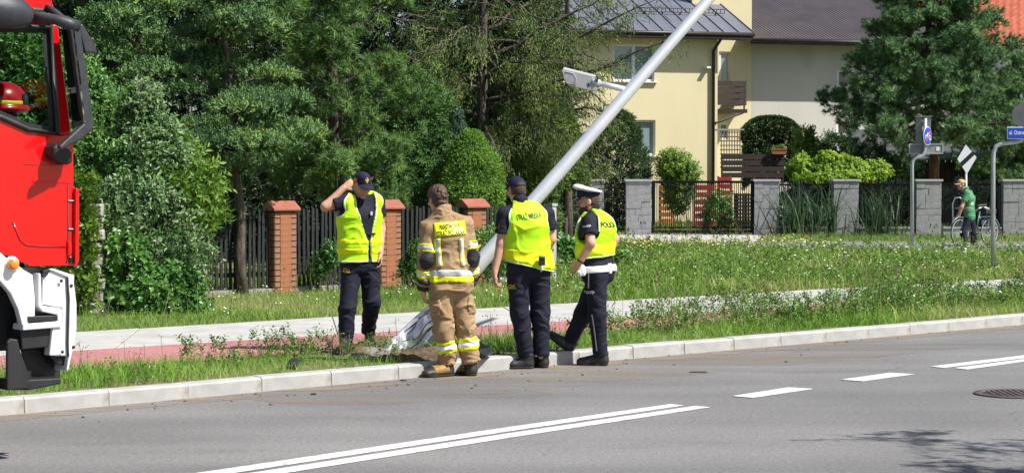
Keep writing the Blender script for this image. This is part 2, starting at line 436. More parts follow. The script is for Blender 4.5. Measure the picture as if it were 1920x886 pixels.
# a film of dried mud and sand along the gutter, broken up by its own noise
def film_mat(name, c, sc_, lo, hi, st=None, rot=0.0):
    m, t, b = new_mat(name); N = t.nodes; tc = N.new('ShaderNodeTexCoord'); mp = N.new('ShaderNodeMapping')
    mp.inputs['Rotation'].default_value = (0, 0, rot); mp.inputs['Scale'].default_value = st or (1, 1, 1); t.links.new(tc.outputs['Object'], mp.inputs[0])
    n = N.new('ShaderNodeTexNoise'); n.inputs['Scale'].default_value = sc_; n.inputs['Detail'].default_value = 7; n.inputs['Roughness'].default_value = 0.65
    t.links.new(mp.outputs[0], n.inputs['Vector']); mr = N.new('ShaderNodeMapRange'); mr.inputs[1].default_value = lo; mr.inputs[2].default_value = hi; mr.inputs[4].default_value = 0.8
    t.links.new(n.outputs[0], mr.inputs[0]); b.inputs['Base Color'].default_value = rgb(c); b.inputs['Roughness'].default_value = 1.0
    t.links.new(mr.outputs[0], b.inputs['Alpha']); return m
gs = [60 - 8 + i * 1.5 for i in range(28)]
a1 = [along(KERB, s) for s in gs]
strip('gutter_sand', [p + Vector((d.y, -d.x, 0)) * 0.005 for p, d in a1], [p + Vector((d.y, -d.x, 0)) * 0.34 for p, d in a1],
      film_mat('dry_sand', (0.30, 0.235, 0.165), 1.6, 0.38, 0.66, (0.35, 2.2, 1), R(-42)), kind='stuff', z=0.004)
a2 = [along(KERB, s) for s in [62 + i * 0.8 for i in range(12)]]
strip('mud_smear', [p + Vector((d.y, -d.x, 0)) * 0.345 for p, d in a2], [p + Vector((d.y, -d.x, 0)) * 1.5 for p, d in a2],
      film_mat('dry_mud', (0.27, 0.215, 0.155), 1.1, 0.46, 0.78, (0.22, 2.0, 1), R(-40)), kind='stuff', z=0.004)
# chips of stone and clods thrown on the road
def clods(name, spots, mat, smin, smax, seed, kind='stuff'):
    rr = np.random.default_rng(seed); V = []; Fc = []
    base = np.array([(1, 0, 0), (-1, 0, 0), (0, 1, 0), (0, -1, 0), (0, 0, 1), (0, 0, -.3)], float); bf = [(0, 2, 4), (2, 1, 4), (1, 3, 4), (3, 0, 4), (2, 0, 5), (1, 2, 5), (3, 1, 5), (0, 3, 5)]
    for p in spots:
        s = rr.uniform(smin, smax); a = rr.uniform(0, 6.28); q = base * (s * rr.uniform(.6, 1.4, (6, 3))); q[:, 2] *= .6
        c, n = math.cos(a), math.sin(a); q = np.stack([q[:, 0] * c - q[:, 1] * n, q[:, 0] * n + q[:, 1] * c, q[:, 2]], 1) + np.array(p)
        o = len(V); V += list(q); Fc += [tuple(i + o for i in f) for f in bf]
    o = link(name, mesh_np(name, V, Fc, [mat])); o['kind'] = kind; return o
sp = []
for k in range(170):
    p, d = along(KERB, 60 + rng.uniform(-6, 26) if k % 3 else 64 + rng.normal(0, 2.5)); q = p + Vector((d.y, -d.x, 0)) * abs(rng.normal(0.05, 0.6 if k % 3 == 0 else 0.18)); sp.append((q.x, q.y, 0.002))
clods('road_grit', sp, m_dirt, 0.006, 0.022, 5)
# ------------------------------------------------------------------ bodies and clothes as one continuous surface (distance field + surface nets)
def V3(*a): return np.array(a, float)
def unit(v): v = np.asarray(v, float); return v / (np.linalg.norm(v) + 1e-9)
class SDF:
    def __init__(s, lo, hi, h):
        s.lo = np.asarray(lo, float); s.h = h
        s.n = np.maximum(4, np.ceil((np.asarray(hi, float) - s.lo) / h).astype(int) + 1)
        s.d = np.full(s.n, 0.08, np.float32); s.big = True
    def _sub(s, lo, hi):
        a = np.clip(np.floor((np.asarray(lo) - s.lo) / s.h).astype(int), 0, s.n - 1); b = np.clip(np.ceil((np.asarray(hi) - s.lo) / s.h).astype(int) + 1, 1, s.n)
        if np.any(b <= a): return None, None
        ax = [(s.lo[i] + s.h * np.arange(a[i], b[i])).astype(np.float32) for i in range(3)]
        return (slice(a[0], b[0]), slice(a[1], b[1]), slice(a[2], b[2])), (ax[0][:, None, None], ax[1][None, :, None], ax[2][None, None, :])
    def _union(s, sl, e, k):
        d = s.d[sl]
        if k > 0:
            h = np.clip(0.5 + 0.5 * (d - e) / k, 0, 1); s.d[sl] = d + (e - d) * h - k * h * (1 - h)
        else: s.d[sl] = np.minimum(d, e)
    def _cut(s, sl, e, k):
        d = s.d[sl]; e = -e
        if k > 0:
            h = np.clip(0.5 - 0.5 * (d - e) / k, 0, 1); s.d[sl] = d + (e - d) * h + k * h * (1 - h)
        else: s.d[sl] = np.maximum(d, e)
    def _cone(s, X, a, b, ra, rb, u, fu):
        a = np.asarray(a, float); b = np.asarray(b, float); ab = b - a; L = float(ab @ ab) + 1e-9
        q = [X[i] - a[i] for i in range(3)]
        t = np.clip((q[0] * ab[0] + q[1] * ab[1] + q[2] * ab[2]) / L, 0, 1)
        q = [q[i] - t * ab[i] for i in range(3)]
        if u is not None:
            du = (q[0] * u[0] + q[1] * u[1] + q[2] * u[2]) * (fu - 1)
            q = [q[i] + du * u[i] for i in range(3)]
        e = np.sqrt(q[0] ** 2 + q[1] ** 2 + q[2] ** 2) - (ra + (rb - ra) * t)
        return e / max(1.0, fu)
    def cone(s, a, b, ra, rb=None, k=0.02, u=None, fu=1.0, cut=False):
        rb = ra if rb is None else rb; m = max(ra, rb) / min(1.0, fu) + 0.05 + k
        a = np.asarray(a, float); b = np.asarray(b, float)
        sl, X = s._sub(np.minimum(a, b) - m, np.maximum(a, b) + m)
        if sl is None: return s
        e = s._cone(X, a, b, ra, rb, u, fu)
        (s._cut if cut else s._union)(sl, e, k); return s
    def chain(s, pts, rad, k=0.02, u=None, fu=1.0, cut=False):
        for i in range(len(pts) - 1): s.cone(pts[i], pts[i + 1], rad[i], rad[i + 1], k, u, fu, cut)
        return s
    def ell(s, c, r, A=None, k=0.02, cut=False):
        c = np.asarray(c, float); r = np.asarray(r, float); m = r.max() + 0.05 + k
        sl, X = s._sub(c - m, c + m)
        if sl is None: return s
        q = [X[i] - c[i] for i in range(3)]
        if A is not None: q = [q[0] * A[j][0] + q[1] * A[j][1] + q[2] * A[j][2] for j in range(3)]
        k0 = np.sqrt((q[0] / r[0]) ** 2 + (q[1] / r[1]) ** 2 + (q[2] / r[2]) ** 2)
        k1 = np.sqrt((q[0] / r[0] ** 2) ** 2 + (q[1] / r[1] ** 2) ** 2 + (q[2] / r[2] ** 2) ** 2) + 1e-6
        e = k0 * (k0 - 1) / k1
        (s._cut if cut else s._union)(sl, e, k); return s
    def clip(s, o, n, k=0.0):
        """keep the side the normal points away from"""
        n = unit(n); sl, X = s._sub(s.lo, s.lo + s.h * s.n)
        e = (X[0] - o[0]) * n[0] + (X[1] - o[1]) * n[1] + (X[2] - o[2]) * n[2]
        s._cut(sl, -e, k); return s
    def cutfn(s, fn, k=0.0):
        sl, X = s._sub(s.lo, s.lo + s.h * s.n); s._cut(sl, np.broadcast_to(fn(*X), s.d.shape), k); return s
    def grow(s, r): s.d -= r; return s
    def nets(s):
        d = s.d.copy(); d[0] = d[-1] = 0.05; d[:, 0] = d[:, -1] = 0.05; d[:, :, 0] = d[:, :, -1] = 0.05
        ins = d < 0
        cs = np.zeros(tuple(s.n - 1), np.int8)
        for i in (0, 1):
            for j in (0, 1):
                for k in (0, 1): cs += ins[i:s.n[0] - 1 + i, j:s.n[1] - 1 + j, k:s.n[2] - 1 + k]
        act = np.argwhere((cs > 0) & (cs < 8)); idx = np.full(tuple(s.n - 1), -1, np.int32); idx[act[:, 0], act[:, 1], act[:, 2]] = np.arange(len(act))
        cor = np.array([(i, j, k) for i in (0, 1) for j in (0, 1) for k in (0, 1)])
        vals = np.stack([d[act[:, 0] + c[0], act[:, 1] + c[1], act[:, 2] + c[2]] for c in cor], 1)
        P = np.zeros((len(act), 3)); cnt = np.zeros(len(act))
        for a in range(8):
            for b in range(a + 1, 8):
                if np.abs(cor[a] - cor[b]).sum() != 1: continue
                va, vb = vals[:, a], vals[:, b]; x = (va < 0) != (vb < 0)
                t = np.where(x, va / np.where(x, va - vb, 1), 0)
                P += np.where(x[:, None], cor[a] + t[:, None] * (cor[b] - cor[a]), 0); cnt += x
        V = s.lo + s.h * (act + P / cnt[:, None])
        Q = []
        for ax in range(3):
            o1, o2 = [i for i in range(3) if i != ax]
            lo = [slice(1, s.n[i] - 1) for i in range(3)]; lo[ax] = slice(0, s.n[ax] - 1); hi = list(lo); hi[ax] = slice(1, s.n[ax])
            A, B = ins[tuple(lo)], ins[tuple(hi)]
            e = np.argwhere(A != B); f = A[e[:, 0], e[:, 1], e[:, 2]]
            e = e + np.array([0 if i == ax else 1 for i in range(3)])
            def g(da, db):
                c = e.copy(); c[:, o1] -= da; c[:, o2] -= db; return idx[c[:, 0], c[:, 1], c[:, 2]]
            q = np.stack([g(1, 1), g(0, 1), g(0, 0), g(1, 0)], 1)
            flip = f if ax != 1 else ~f
            q = np.where(flip[:, None], q, q[:, ::-1]); Q.append(q)
        Q = np.concatenate(Q); return V, Q[(Q >= 0).all(1)]
def vnormals(V, Q):
    n = np.cross(V[Q[:, 2]] - V[Q[:, 0]], V[Q[:, 3]] - V[Q[:, 1]]); N = np.zeros_like(V)
    for i in range(4): np.add.at(N, Q[:, i], n)
    return N / (np.linalg.norm(N, axis=1, keepdims=True) + 1e-9)
def relax(V, Q, it=2, w=0.5):
    for _ in range(it):
        S = np.zeros_like(V); c = np.zeros(len(V))
        for i in range(4):
            np.add.at(S, Q[:, i], V[Q[:, (i + 1) % 4]]); np.add.at(S, Q[:, i], V[Q[:, (i - 1) % 4]]); np.add.at(c, Q[:, i], 2)
        V = V * (1 - w) + w * S / np.maximum(c, 1)[:, None]
    return V
def folds(V, N, amp, fr=(6, 6, 20), seed=0, warp=0.12):
    W = np.stack([vnoise(V, 7, seed + i) for i in range(3)], 1) - 0.5
    P = (V + W * warp) * np.array(fr); a = vnoise(P, 1.0, seed + 5); r = 1 - np.abs(2 * a - 1)
    b = 1 - np.abs(2 * vnoise(P * np.array((.8, .8, 1.2)), 2.1, seed + 9) - 1)
    return V + N * (amp * (r ** 2.2 - 0.38) + amp * 0.45 * (b ** 2.5 - 0.35))[:, None]
def field_mesh(name, f, mat, parent, fold=None, it=2, rot=None):
    V, Q = f.nets(); V = relax(V, Q, it)
    if fold: V = folds(V, vnormals(V, Q), *fold)
    return link(name, mesh_np(name, V, Q, [mat] if not isinstance(mat, list) else mat, smooth=True), parent)
def bvh(o):
    me = o.data; return BVHTree.FromPolygons([v.co for v in me.vertices], [p.vertices for p in me.polygons])

# ---- materials of skin and cloth
def cloth(name, c1, c2, rough=0.8, weave=420, bump=0.10, spec=0.25, scale=5):
    return M(name, c1, c2, scale=scale, rough=rough, bump=bump, bscale=weave, spec=spec)
def hivis(name, c, c2):
    m = M(name, c, c2, scale=7, rough=0.6, bump=0.15, bscale=160, spec=0.3); return m
m_skin = M('skin', (0.50, 0.27, 0.19), (0.60, 0.35, 0.25), scale=14, rough=0.55, bump=0.08, bscale=60, spec=0.35)
m_skin.node_tree.nodes['Principled BSDF'].inputs['Subsurface Weight'].default_value = 0.08
m_skin.node_tree.nodes['Principled BSDF'].inputs['Subsurface Radius'].default_value = (0.02, 0.008, 0.005)
m_navy = cloth('navy_cloth', (0.010, 0.011, 0.022), (0.017, 0.018, 0.034))
m_navy2 = cloth('navy_cap_cloth', (0.010, 0.012, 0.035), (0.018, 0.02, 0.05))
m_vest = hivis('fluorescent_vest', (0.46, 0.82, 0.008), (0.52, 0.90, 0.012))
m_vband = hivis('fluorescent_band', (0.72, 0.86, 0.008), (0.80, 0.92, 0.012))
m_vedge = M('pale_piping', (0.62, 0.78, 0.40), rough=0.6)
m_tan = cloth('tan_turnout_cloth', (0.30, 0.20, 0.105), (0.375, 0.257, 0.14), rough=0.85)
m_yel = M('yellow_reflective', (0.75, 0.80, 0.01), (0.80, 0.84, 0.02), scale=10, rough=0.45)
m_sil = M('silver_reflective', (0.50, 0.52, 0.55), (0.60, 0.62, 0.64), scale=10, rough=0.4)
m_blk = M('black_cloth', (0.010, 0.010, 0.012), (0.022, 0.021, 0.024), scale=12, rough=0.7, bump=0.2, bscale=140)
m_leather = M('black_leather', (0.012, 0.012, 0.013), (0.028, 0.027, 0.027), scale=18, rough=0.42, bump=0.2, bscale=50)
m_sole = M('rubber_sole', (0.014, 0.014, 0.014), (0.03, 0.03, 0.028), scale=20, rough=0.8)
m_hair = M('brown_hair', (0.045, 0.024, 0.014), (0.13, 0.075, 0.045), scale=36, rough=0.6, bump=0.6, bscale=90, stretch=(1, 1, .5))
m_hair2 = M('dark_stubble', (0.035, 0.022, 0.016), (0.10, 0.06, 0.04), scale=60, rough=0.8, bump=0.4, bscale=140)
m_white = M('white_cloth', (0.72, 0.72, 0.72), (0.82, 0.82, 0.82), scale=12, rough=0.7, bump=0.1, bscale=90)
m_ink = M('black_print', (0.012, 0.014, 0.010), rough=0.6)
m_gold = M('yellow_print', (0.62, 0.42, 0.03), rough=0.6)
m_wprint = M('white_print', (0.62, 0.62, 0.64), rough=0.5)
m_eye = M('dark_eye', (0.02, 0.015, 0.012), rough=0.2)
m_lens = M('shiny_black', (0.008, 0.008, 0.010), rough=0.12, coat=0.5)

class Person:
    """joints are given as photo pixels plus a depth offset; they become places round the person's own root"""
    def __init__(s, label, Y, px, z, facing, joints, bulk=1.0, group=None, build=(1, 1), name='person'):
        s.Y = Y; g = at(px, 500, Y); s.root = empty(name, (g.x, Y, z), label, 'person', group); s.o = np.array((g.x, Y, z))
        s.J = {k: s.P(*v) for k, v in joints.items()}; s.bulk = bulk; s.build = build
        s.f = unit(V3(facing[0], facing[1], 0)); s.r = V3(s.f[1], -s.f[0], 0)
    def P(s, x, y, dy=0.0): p = at(x, y, s.Y + dy); return np.array(p[:]) - s.o
    def torso(s, F, g=0.0, k=0.03, low=True):
        J = s.J; a, b = s.build; u = s.r; top = J['chest'] + (J['neck'] - J['chest']) * 0.45
        fu = 0.68
        if low: F.cone(J['pelvis'] - u * .075, J['pelvis'] + u * .075, .105 * a + g, .105 * a + g, k)
        F.cone(J['pelvis'], J['waist'], .115 * a + g, .112 * b + g, k, u, fu)
        F.cone(J['waist'] + s.f * .012 * b, J['chest'], .112 * b + g, .122 * b + g, k, u, fu)
        F.cone(J['chest'], top, .120 * b + g, .09 * b + g, k, u, fu)
        for q in ('R', 'L'):
            F.cone(top, J['sh' + q] + (top - J['sh' + q]) * .16, .07 + g, .062 + g, k)
            F.cone(J['neck'], J['sh' + q], .05 + g * .8, .045 + g * .8, k)
            F.cone(J['chest'] + (J['sh' + q] - J['chest']) * .3, J['sh' + q] + (J['chest'] - J['sh' + q]) * .2, .085 * b + g, .068 * b + g, k)
        return F
    def arm(s, F, q, ra=.052, rb=.045, rc=.030, t0=0.0, t1=2.0, k=0.02):
        J = s.J; a, b, c = J['sh' + q], J['el' + q], J['wr' + q]
        if t1 <= 1: F.cone(a, a + (b - a) * t1, ra, ra + (rb - ra) * t1, k)
        else:
            if t0 < 1: F.cone(a + (b - a) * t0, b, ra, rb, k)
            F.cone(b, b + (c - b) * min(1, t1 - 1), rb, rb + (rc - rb) * min(1, t1 - 1), k)
        return F
    def legs(s, F, ra, rb, rc, g=0.0, k=0.025, sides='RL', t=1.0):
        J = s.J
        for q in sides:
            a, b, c = J['hip' + q], J['kn' + q], J['an' + q]; c = b + (c - b) * t
            F.cone(a, b, ra + g, rb + g, k); F.cone(b, c, rb + g, rc + g, k)
        return F
    def hand(s, F, q, d, n, th, curl=(0.35, 0.5, 0.4), size=1.0):
        """d along the palm, n out of the palm (fingers bend that way), th towards the thumb"""
        w0 = s.J['wr' + q]; d = unit(d); n = unit(np.asarray(n) - d * np.dot(n, d)); th = unit(np.asarray(th) - d * np.dot(th, d) - n * np.dot(th, n)); z = size
        F.cone(w0 - d * .02, w0 + d * .03, .029 * z, .030 * z, .012, n, 1.35)
        F.ell(w0 + d * .055 * z, (.041 * z, .017 * z, .052 * z), (th, n, d), .010)
        for i, (o, L, bz) in enumerate(((.030, .070, .092), (.010, .080, .098), (-.011, .074, .095), (-.031, .058, .086))):
            p = w0 + th * o * z + d * bz * z; a = 0.12 + .05 * i; rr = .0098 * z if i < 3 else .0086 * z
            for j, fr in enumerate((.45, .31, .24)):
                a += curl[j] + .06 * i; e = p + (d * math.cos(a) + n * math.sin(a) + th * (.06 - .04 * i)) * L * fr * z
                F.cone(p, e, rr * (1 - .09 * j), rr * (.93 - .09 * j), .004); p = e
        p = w0 + d * .03 * z + th * .034 * z + n * .006; q1 = p + unit(d * .75 + th * .6 + n * .35) * .036 * z; q2 = q1 + unit(d * .9 + th * .22 + n * .45) * .030 * z
        F.cone(w0 + d * .02 + th * .015, p, .018 * z, .0145 * z, .008); F.cone(p, q1, .0135 * z, .0115 * z, .005); F.cone(q1, q2, .0112 * z, .0095 * z, .004)
        return F
    def headframe(s, hf, tilt=0.0, roll=0.0):
        hf = unit(hf); up = unit(V3(0, 0, 1) - hf * hf[2] + V3(roll, 0, 0)); up = unit(up - hf * (up @ hf)); r = np.cross(hf, up)
        s.hf, s.hu, s.hr = hf, up, r; s.hc = s.J['head']; return s
    def head(s, F):
        c, f, u, r = s.hc, s.hf, s.hu, s.hr; A = (r, f, u)
        F.cone(s.J['neck'] - V3(0, 0, .03), c - u * .055 - f * .02, .062, .055, .02)
        F.ell(c + u * .005 - f * .008, (.076, .096, .100), A, .01)
        F.ell(c + f * .018 - u * .062, (.060, .066, .062), A, .025)
        F.ell(c + f * .066 - u * .108, (.026, .024, .020), A, .022)
        F.ell(c + f * .072 + u * .010, (.050, .020, .014), A, .012)
        for q in (-1, 1):
            F.ell(c + f * .092 + r * .031 * q - u * .010, (.017, .014, .011), A, .008, cut=True)
            F.ell(c + f * .077 + r * .031 * q - u * .011, (.013, .012, .011), A, .003)
            F.ell(c + f * .064 + r * .047 * q - u * .040, (.022, .022, .020), A, .02)
            F.ell(c - f * .004 + r * .080 * q - u * .018, (.011, .022, .032), A, .008)
            F.ell(c + f * .003 + r * .092 * q - u * .016, (.007, .010, .016), A, .004, cut=True)
        F.cone(c + f * .088 + u * .002, c + f * .108 - u * .036, .008, .0115, .010)
        for q in (-1, 1): F.ell(c + f * .100 + r * .011 * q - u * .040, (.009, .010, .008), A, .006)
        F.ell(c + f * .090 - u * .066, (.024, .012, .007), A, .004); F.ell(c + f * .088 - u * .079, (.021, .012, .007), A, .004)
        return F
    def body(s, hands, skin=None):
        """the whole figure in one skin; clothes cover most of it"""
        lo = np.min(list(s.J.values()), 0) - .16; hi = np.max(list(s.J.values()), 0) + .20
        F = SDF(lo, hi, 0.0062)
        s.torso(F, -.018); s.legs(F, .075, .055, .036)
        for q in 'RL': s.arm(F, q)
        s.head(F)
        for q in 'RL':
            if q in hands: s.hand(F, q, *hands[q])
        o = field_mesh('body', F, skin or m_skin, s.root, it=1)
        mb = MB()
        for q in (-1, 1):
            e = s.hc + s.hf * .0835 + s.hr * .031 * q - s.hu * .0115; mb.smooth = True
            mb.lathe([(0.0001, .0065), (.0045, .0045), (.0065, 0), (.0045, -.0045), (.0001, -.0065)], 10, e)
        mb.build('eyes', m_eye, o); return o
    def box_of(s, keys, m): A = np.array([s.J[k] for k in keys]); return A.min(0) - m, A.max(0) + m
    def trousers(s, mat, ra=.093, rb=.080, rc=.066, t=0.97, fold=None, h=.008, hip=.118):
        lo, hi = s.box_of(['pelvis', 'waist', 'hipR', 'hipL', 'knR', 'knL', 'anR', 'anL'], .19); F = SDF(lo, hi, h); J = s.J
        F.cone(J['pelvis'] - s.r * .07, J['pelvis'] + s.r * .07, hip * s.build[0], hip * s.build[0], .02)
        F.cone(J['pelvis'], J['waist'], hip * s.build[0], hip * .95 * s.build[0], .02, s.r, .68)
        s.legs(F, ra, rb, rc, 0, .03, t=t)
        F.clip(J['waist'] + V3(0, 0, .0), (0, 0, 1))
        for q in 'RL':
            c = J['kn' + q] + (J['an' + q] - J['kn' + q]) * t; n = unit(J['an' + q] - J['kn' + q]); e = rc + .06
            def fn(X, Y_, Z, c=c, n=n):
                al = (X - c[0]) * n[0] + (Y_ - c[1]) * n[1] + (Z - c[2]) * n[2]
                rad = np.sqrt(np.maximum((X - c[0]) ** 2 + (Y_ - c[1]) ** 2 + (Z - c[2]) ** 2 - al ** 2, 0))
                return np.maximum(-al, rad - e)
            F.cutfn(fn)
        return field_mesh('trousers', F, mat, s.root, fold or (.012, (5, 5, 13), 3, .18))
    def shoe(s, H, fwd, up=(0, 0, 1), L=.285, W=1.0, boot=0.0, mats=None, name='shoe'):
        """H the heel's ground point (local), fwd the way the toe points"""
        H = np.asarray(H, float); f = unit(fwd); u = unit(np.asarray(up, float) - f * np.dot(up, f)); r = np.cross(f, u); A = (r, f, u)
        q = lambda a, b, c: H + f * a + u * b + r * c
        lo = H - .36; hi = H + .40; F = SDF(lo, hi, .0062)
        F.cone(q(.04, .05, 0), q(L * .62, .040, 0), .042 * W, .043 * W, .02, r, .88)
        F.ell(q(L * .70, .042, 0), (.050 * W, .085, .042), A, .02); F.ell(q(L * .86, .034, 0), (.043 * W, .040, .034), A, .02)
        F.cone(q(.055, .06, 0), q(.05, .105 + boot, 0), .047 * W, .050 * W, .025)
        F.cone(q(.07, .095, 0), q(L * .6, .055, 0), .038 * W, .032 * W, .02)
        F.clip(q(0, .018, 0), -u)
        F.clip(q(.05, .115 + boot, 0), u)
        o = field_mesh(name, F, mats or m_leather, s.root, it=1)
        G2 = SDF(lo, hi, .0062); G2.cone(q(.045, .03, 0), q(L * .55, .03, 0), .043 * W, .046 * W, .01, r, .9); G2.ell(q(L * .70, .03, 0), (.055 * W, .092, .06), A, .02)
        G2.clip(q(0, .026, 0), u); G2.clip(q(0, 0, 0), -u); field_mesh('sole', G2, m_sole, o, it=0)
        return o
    def cap(s, mat, visor=.075, back_hole=False):
        c, f, u, r = s.hc, s.hf, s.hu, s.hr; A = (r, f, u); F = SDF(c - .24, c + .24, .006)
        F.ell(c + u * .018 - f * .006, (.088, .108, .104), A, .01); F.ell(c + u * .085 + f * .03, (.055, .055, .036), A, .03)
        F.clip(c + u * .030, -u)
        o = field_mesh('cap', F, mat, s.root, it=2)
        B = SDF(c - .26, c + .26, .005); B.ell(c + f * (.085) + u * .022, (.080, .030 + visor, .030), A, .0)
        B.cutfn(lambda X, Y_, Z: np.abs((X - c[0]) * u[0] + (Y_ - c[1]) * u[1] + (Z - c[2]) * u[2] - .034 + 4.2 * ((X - c[0]) * r[0] + (Y_ - c[1]) * r[1] + (Z - c[2]) * r[2]) ** 2 + .12 * ((X - c[0] - f[0] * .08) * f[0] + (Y_ - c[1] - f[1] * .08) * f[1] + (Z - c[2] - f[2] * .08) * f[2])) * -1 + .0055)
        B.clip(c + f * .045, -f)
        field_mesh('visor', B, mat, o, it=1)
        mb = MB(); mb.smooth = True; e = c + u * .1235 + f * .01; mb.lathe([(.0001, .005), (.008, .003), (.010, -.004)], 10, e); mb.build('button', mat, o)
        return o
    def patch(s, name, F, mat, parent, fold=None, it=1): return field_mesh(name, F, mat, parent, fold, it)
# ------------------------------------------------------------------ fences, walls, houses, signs
def hit(px, py, o, n):
    d = ray(px, py); c = Vector((0, 0, CAM_H)); n = Vector(n); t = (Vector(o) - c).dot(n) / d.dot(n); return c + d * t
class Frame:
    """an upright plane standing in the place: x along it, y behind it, z up; pixels are read onto it"""
    def __init__(s, o, a):
        s.o = Vector(o); s.a = a; s.e = Vector((math.cos(a), math.sin(a), 0)); s.h = Vector((-math.sin(a), math.cos(a), 0))
    def px(s, x, y, back=0.0):
        p = hit(x, y, s.o + s.h * back, s.h) - s.o; return Vector((p.dot(s.e), p.dot(s.h), p.z))
    def x(s, px, back=0.0): return s.px(px, 443, back).x
    def z(s, px, py, back=0.0): return s.px(px, py, back).z

# ---- dark picket fence with brick pillars, along the pavement's far grass
m_picket = M('weathered_dark_pickets', (0.009, 0.011, 0.012), (0.026, 0.029, 0.029), scale=9, rough=0.85, bump=0.3, bscale=30, stretch=(6, 6, .6))
m_plinth = M('grey_plinth', (0.22, 0.21, 0.19), (0.32, 0.31, 0.28), scale=6, rough=0.95, bump=.3)
m_brick_c = M('orange_brick', (0.28, 0.10, 0.045), (0.35, 0.14, 0.065), scale=7, rough=0.8, bump=.25, bscale=60)
m_brick_e = M('brown_brick', (0.22, 0.10, 0.06), (0.32, 0.17, 0.10), scale=9, rough=0.85, bump=.3, bscale=60)
m_mortar = M('dark_mortar', (0.07, 0.055, 0.045), (0.11, 0.09, 0.075), rough=0.95)
m_captile = M('red_brown_cap', (0.27, 0.085, 0.05), (0.33, 0.115, 0.07), scale=6, rough=0.5)
FD = Vector((0.745, 0.667, 0)).normalized(); FA = math.atan2(FD.y, FD.x); FN = Vector((FD.y, -FD.x, 0))
F0 = G(528, 548)
def fpt(s): return F0 + FD * s
def s_at(px):
    k = (px - 960) / F; return (k * F0.y - F0.x) / (FD.x - k * FD.y)
pillar_s = [0.0, s_at(725), s_at(886)]
picket_me = None
def picket_mesh(i):
    mb = MB(); h = 1.13 + .012 * i; mb.prism([(-.021, 0, 0), (.021, 0, 0), (.021, 0, h - .025), (0.012 * (i - 1), 0, h), (-.021, 0, h - .02)], (0, .020, 0)); return mb.mesh('picket', m_picket)
pick = [picket_mesh(i) for i in range(3)]
rf = random.Random(3)
def picket_panel(s0, s1, label):
    L = s1 - s0; r = empty('picket_fence', fpt(s0), label, 'fence', 'dark picket fence panels', rz=FA)
    n = int(L / .079)
    for i in range(n):
        x = (i + .5) * L / n; o = link('picket', pick[rf.randrange(3)], r, (x, rf.uniform(-.004, .004), .08), (rf.uniform(-.015, .015), rf.uniform(-.012, .012), 0))
    for z in (.28, .93): mb = MB(); mb.box((L / 2, .042, z), (L - .01, .035, .065)); mb.build('rail', m_picket, r)
    mb = MB(); mb.box((L / 2, .02, .02), (L - .01, .16, .10)); mb.build('plinth', m_plinth, r)
    return r
hw = .20
picket_panel(s_at(255), -hw, 'dark picket fence panel running left from the foremost brick pillar to the bushes')
picket_panel(hw, pillar_s[1] - hw, 'dark picket fence panel behind the man holding his ear, between two brick pillars')
picket_panel(pillar_s[1] + hw, pillar_s[2] - hw, 'dark picket fence panel behind the firefighter, between two brick pillars')
picket_panel(pillar_s[2] + hw, s_at(1032), 'dark picket fence panel behind the leaning lamp post, up to a pale post')
bc_me = MB().box((0, 0, 0), (.19, .02, .0822)).mesh('brick', m_brick_c); be_me = MB().box((0, 0, 0), (.088, .02, .068)).mesh('brick', m_brick_e); bs_me = MB().box((0, 0, 0), (.02, .092, .068)).mesh('brick', m_brick_e)
for s, lab in zip(pillar_s, ('orange brick pillar with sloping red cap left of the man holding his ear', 'orange brick pillar with red cap just right of the man holding his ear', 'orange brick pillar with red cap between the firefighter and the leaning post')):
    r = empty('brick_pillar', fpt(s), lab, 'pillar', 'brick fence pillars', rz=FA); W = .385; D = .21; Hh = 1.19
    mb = MB(); mb.box((0, 0, Hh / 2), (W - .016, D - .016, Hh)); mb.build('core', m_mortar, r)
    nc = int(Hh / .0835)
    for k in range(nc):
        z = .042 + k * .0835; j = lambda: rf.uniform(-.0025, .0025)
        link('brick', bc_me, r, (j(), -D / 2 + j(), z)); 
        for sx in (-1, 1):
            link('brick', be_me, r, (sx * (.095 + .048), -D / 2 + .004 + j(), z), (0, 0, j())); link('brick', be_me, r, (sx * (.095 + .048), D / 2 - .004 + j(), z))
            link('brick', bs_me, r, (sx * (W / 2 - .006), -.051 + j(), z)); link('brick', bs_me, r, (sx * (W / 2 - .006), .049 + j(), z))
    mb = MB(); ov = .045; mb.prism([(-W / 2 - ov, -D / 2 - .055, Hh), (-W / 2 - ov, D / 2 + .055, Hh), (-W / 2 - ov, D / 2 + .055, Hh + .03), (-W / 2 - ov, 0, Hh + .145), (-W / 2 - ov, -D / 2 - .055, Hh + .03)], (W + 2 * ov, 0, 0)); mb.build('cap', m_captile, r, bevel=.004)
mb = MB(); q = fpt(s_at(1036)); mb.box((q.x, q.y, VZ + .60), (.09, .09, 1.2), FA); mb.box((q.x, q.y, VZ + 1.22), (.12, .12, .04), FA)
tag(mb.build('fence_post', m_pave), 'slim pale concrete post where the picket fence ends', 'post')

# ---- grey block piers, steel fence panels and gates
m_block = M('split_grey_block', (0.235, 0.235, 0.24), (0.335, 0.335, 0.345), scale=3, rough=0.95, bump=0.45, bscale=20)
m_coping = M('grey_coping', (0.36, 0.36, 0.36), (0.44, 0.44, 0.43), scale=6, rough=0.9, bump=.3)
m_steel = M('anthracite_steel', (0.005, 0.006, 0.006), (0.009, 0.010, 0.010), scale=3, rough=0.75, spec=.15)
GY = 1.73 * F / 115.5
GF = Frame((0, GY, VZ), 0.0)
W_full = GF.x(1221) - GF.x(1174); PD = .52
blk_full = MB().box((0, 0, 0), (W_full - .004, PD - .004, .186)).mesh('block', m_block)
def blk(w_): return MB().box((0, 0, 0), (w_ - .010, PD - .004, .186)).mesh('block', m_block)
halves = [(blk(W_full * .5), blk(W_full * .5), .5), (blk(W_full * .62), blk(W_full * .38), .62), (blk(W_full * .36), blk(W_full * .64), .36)]
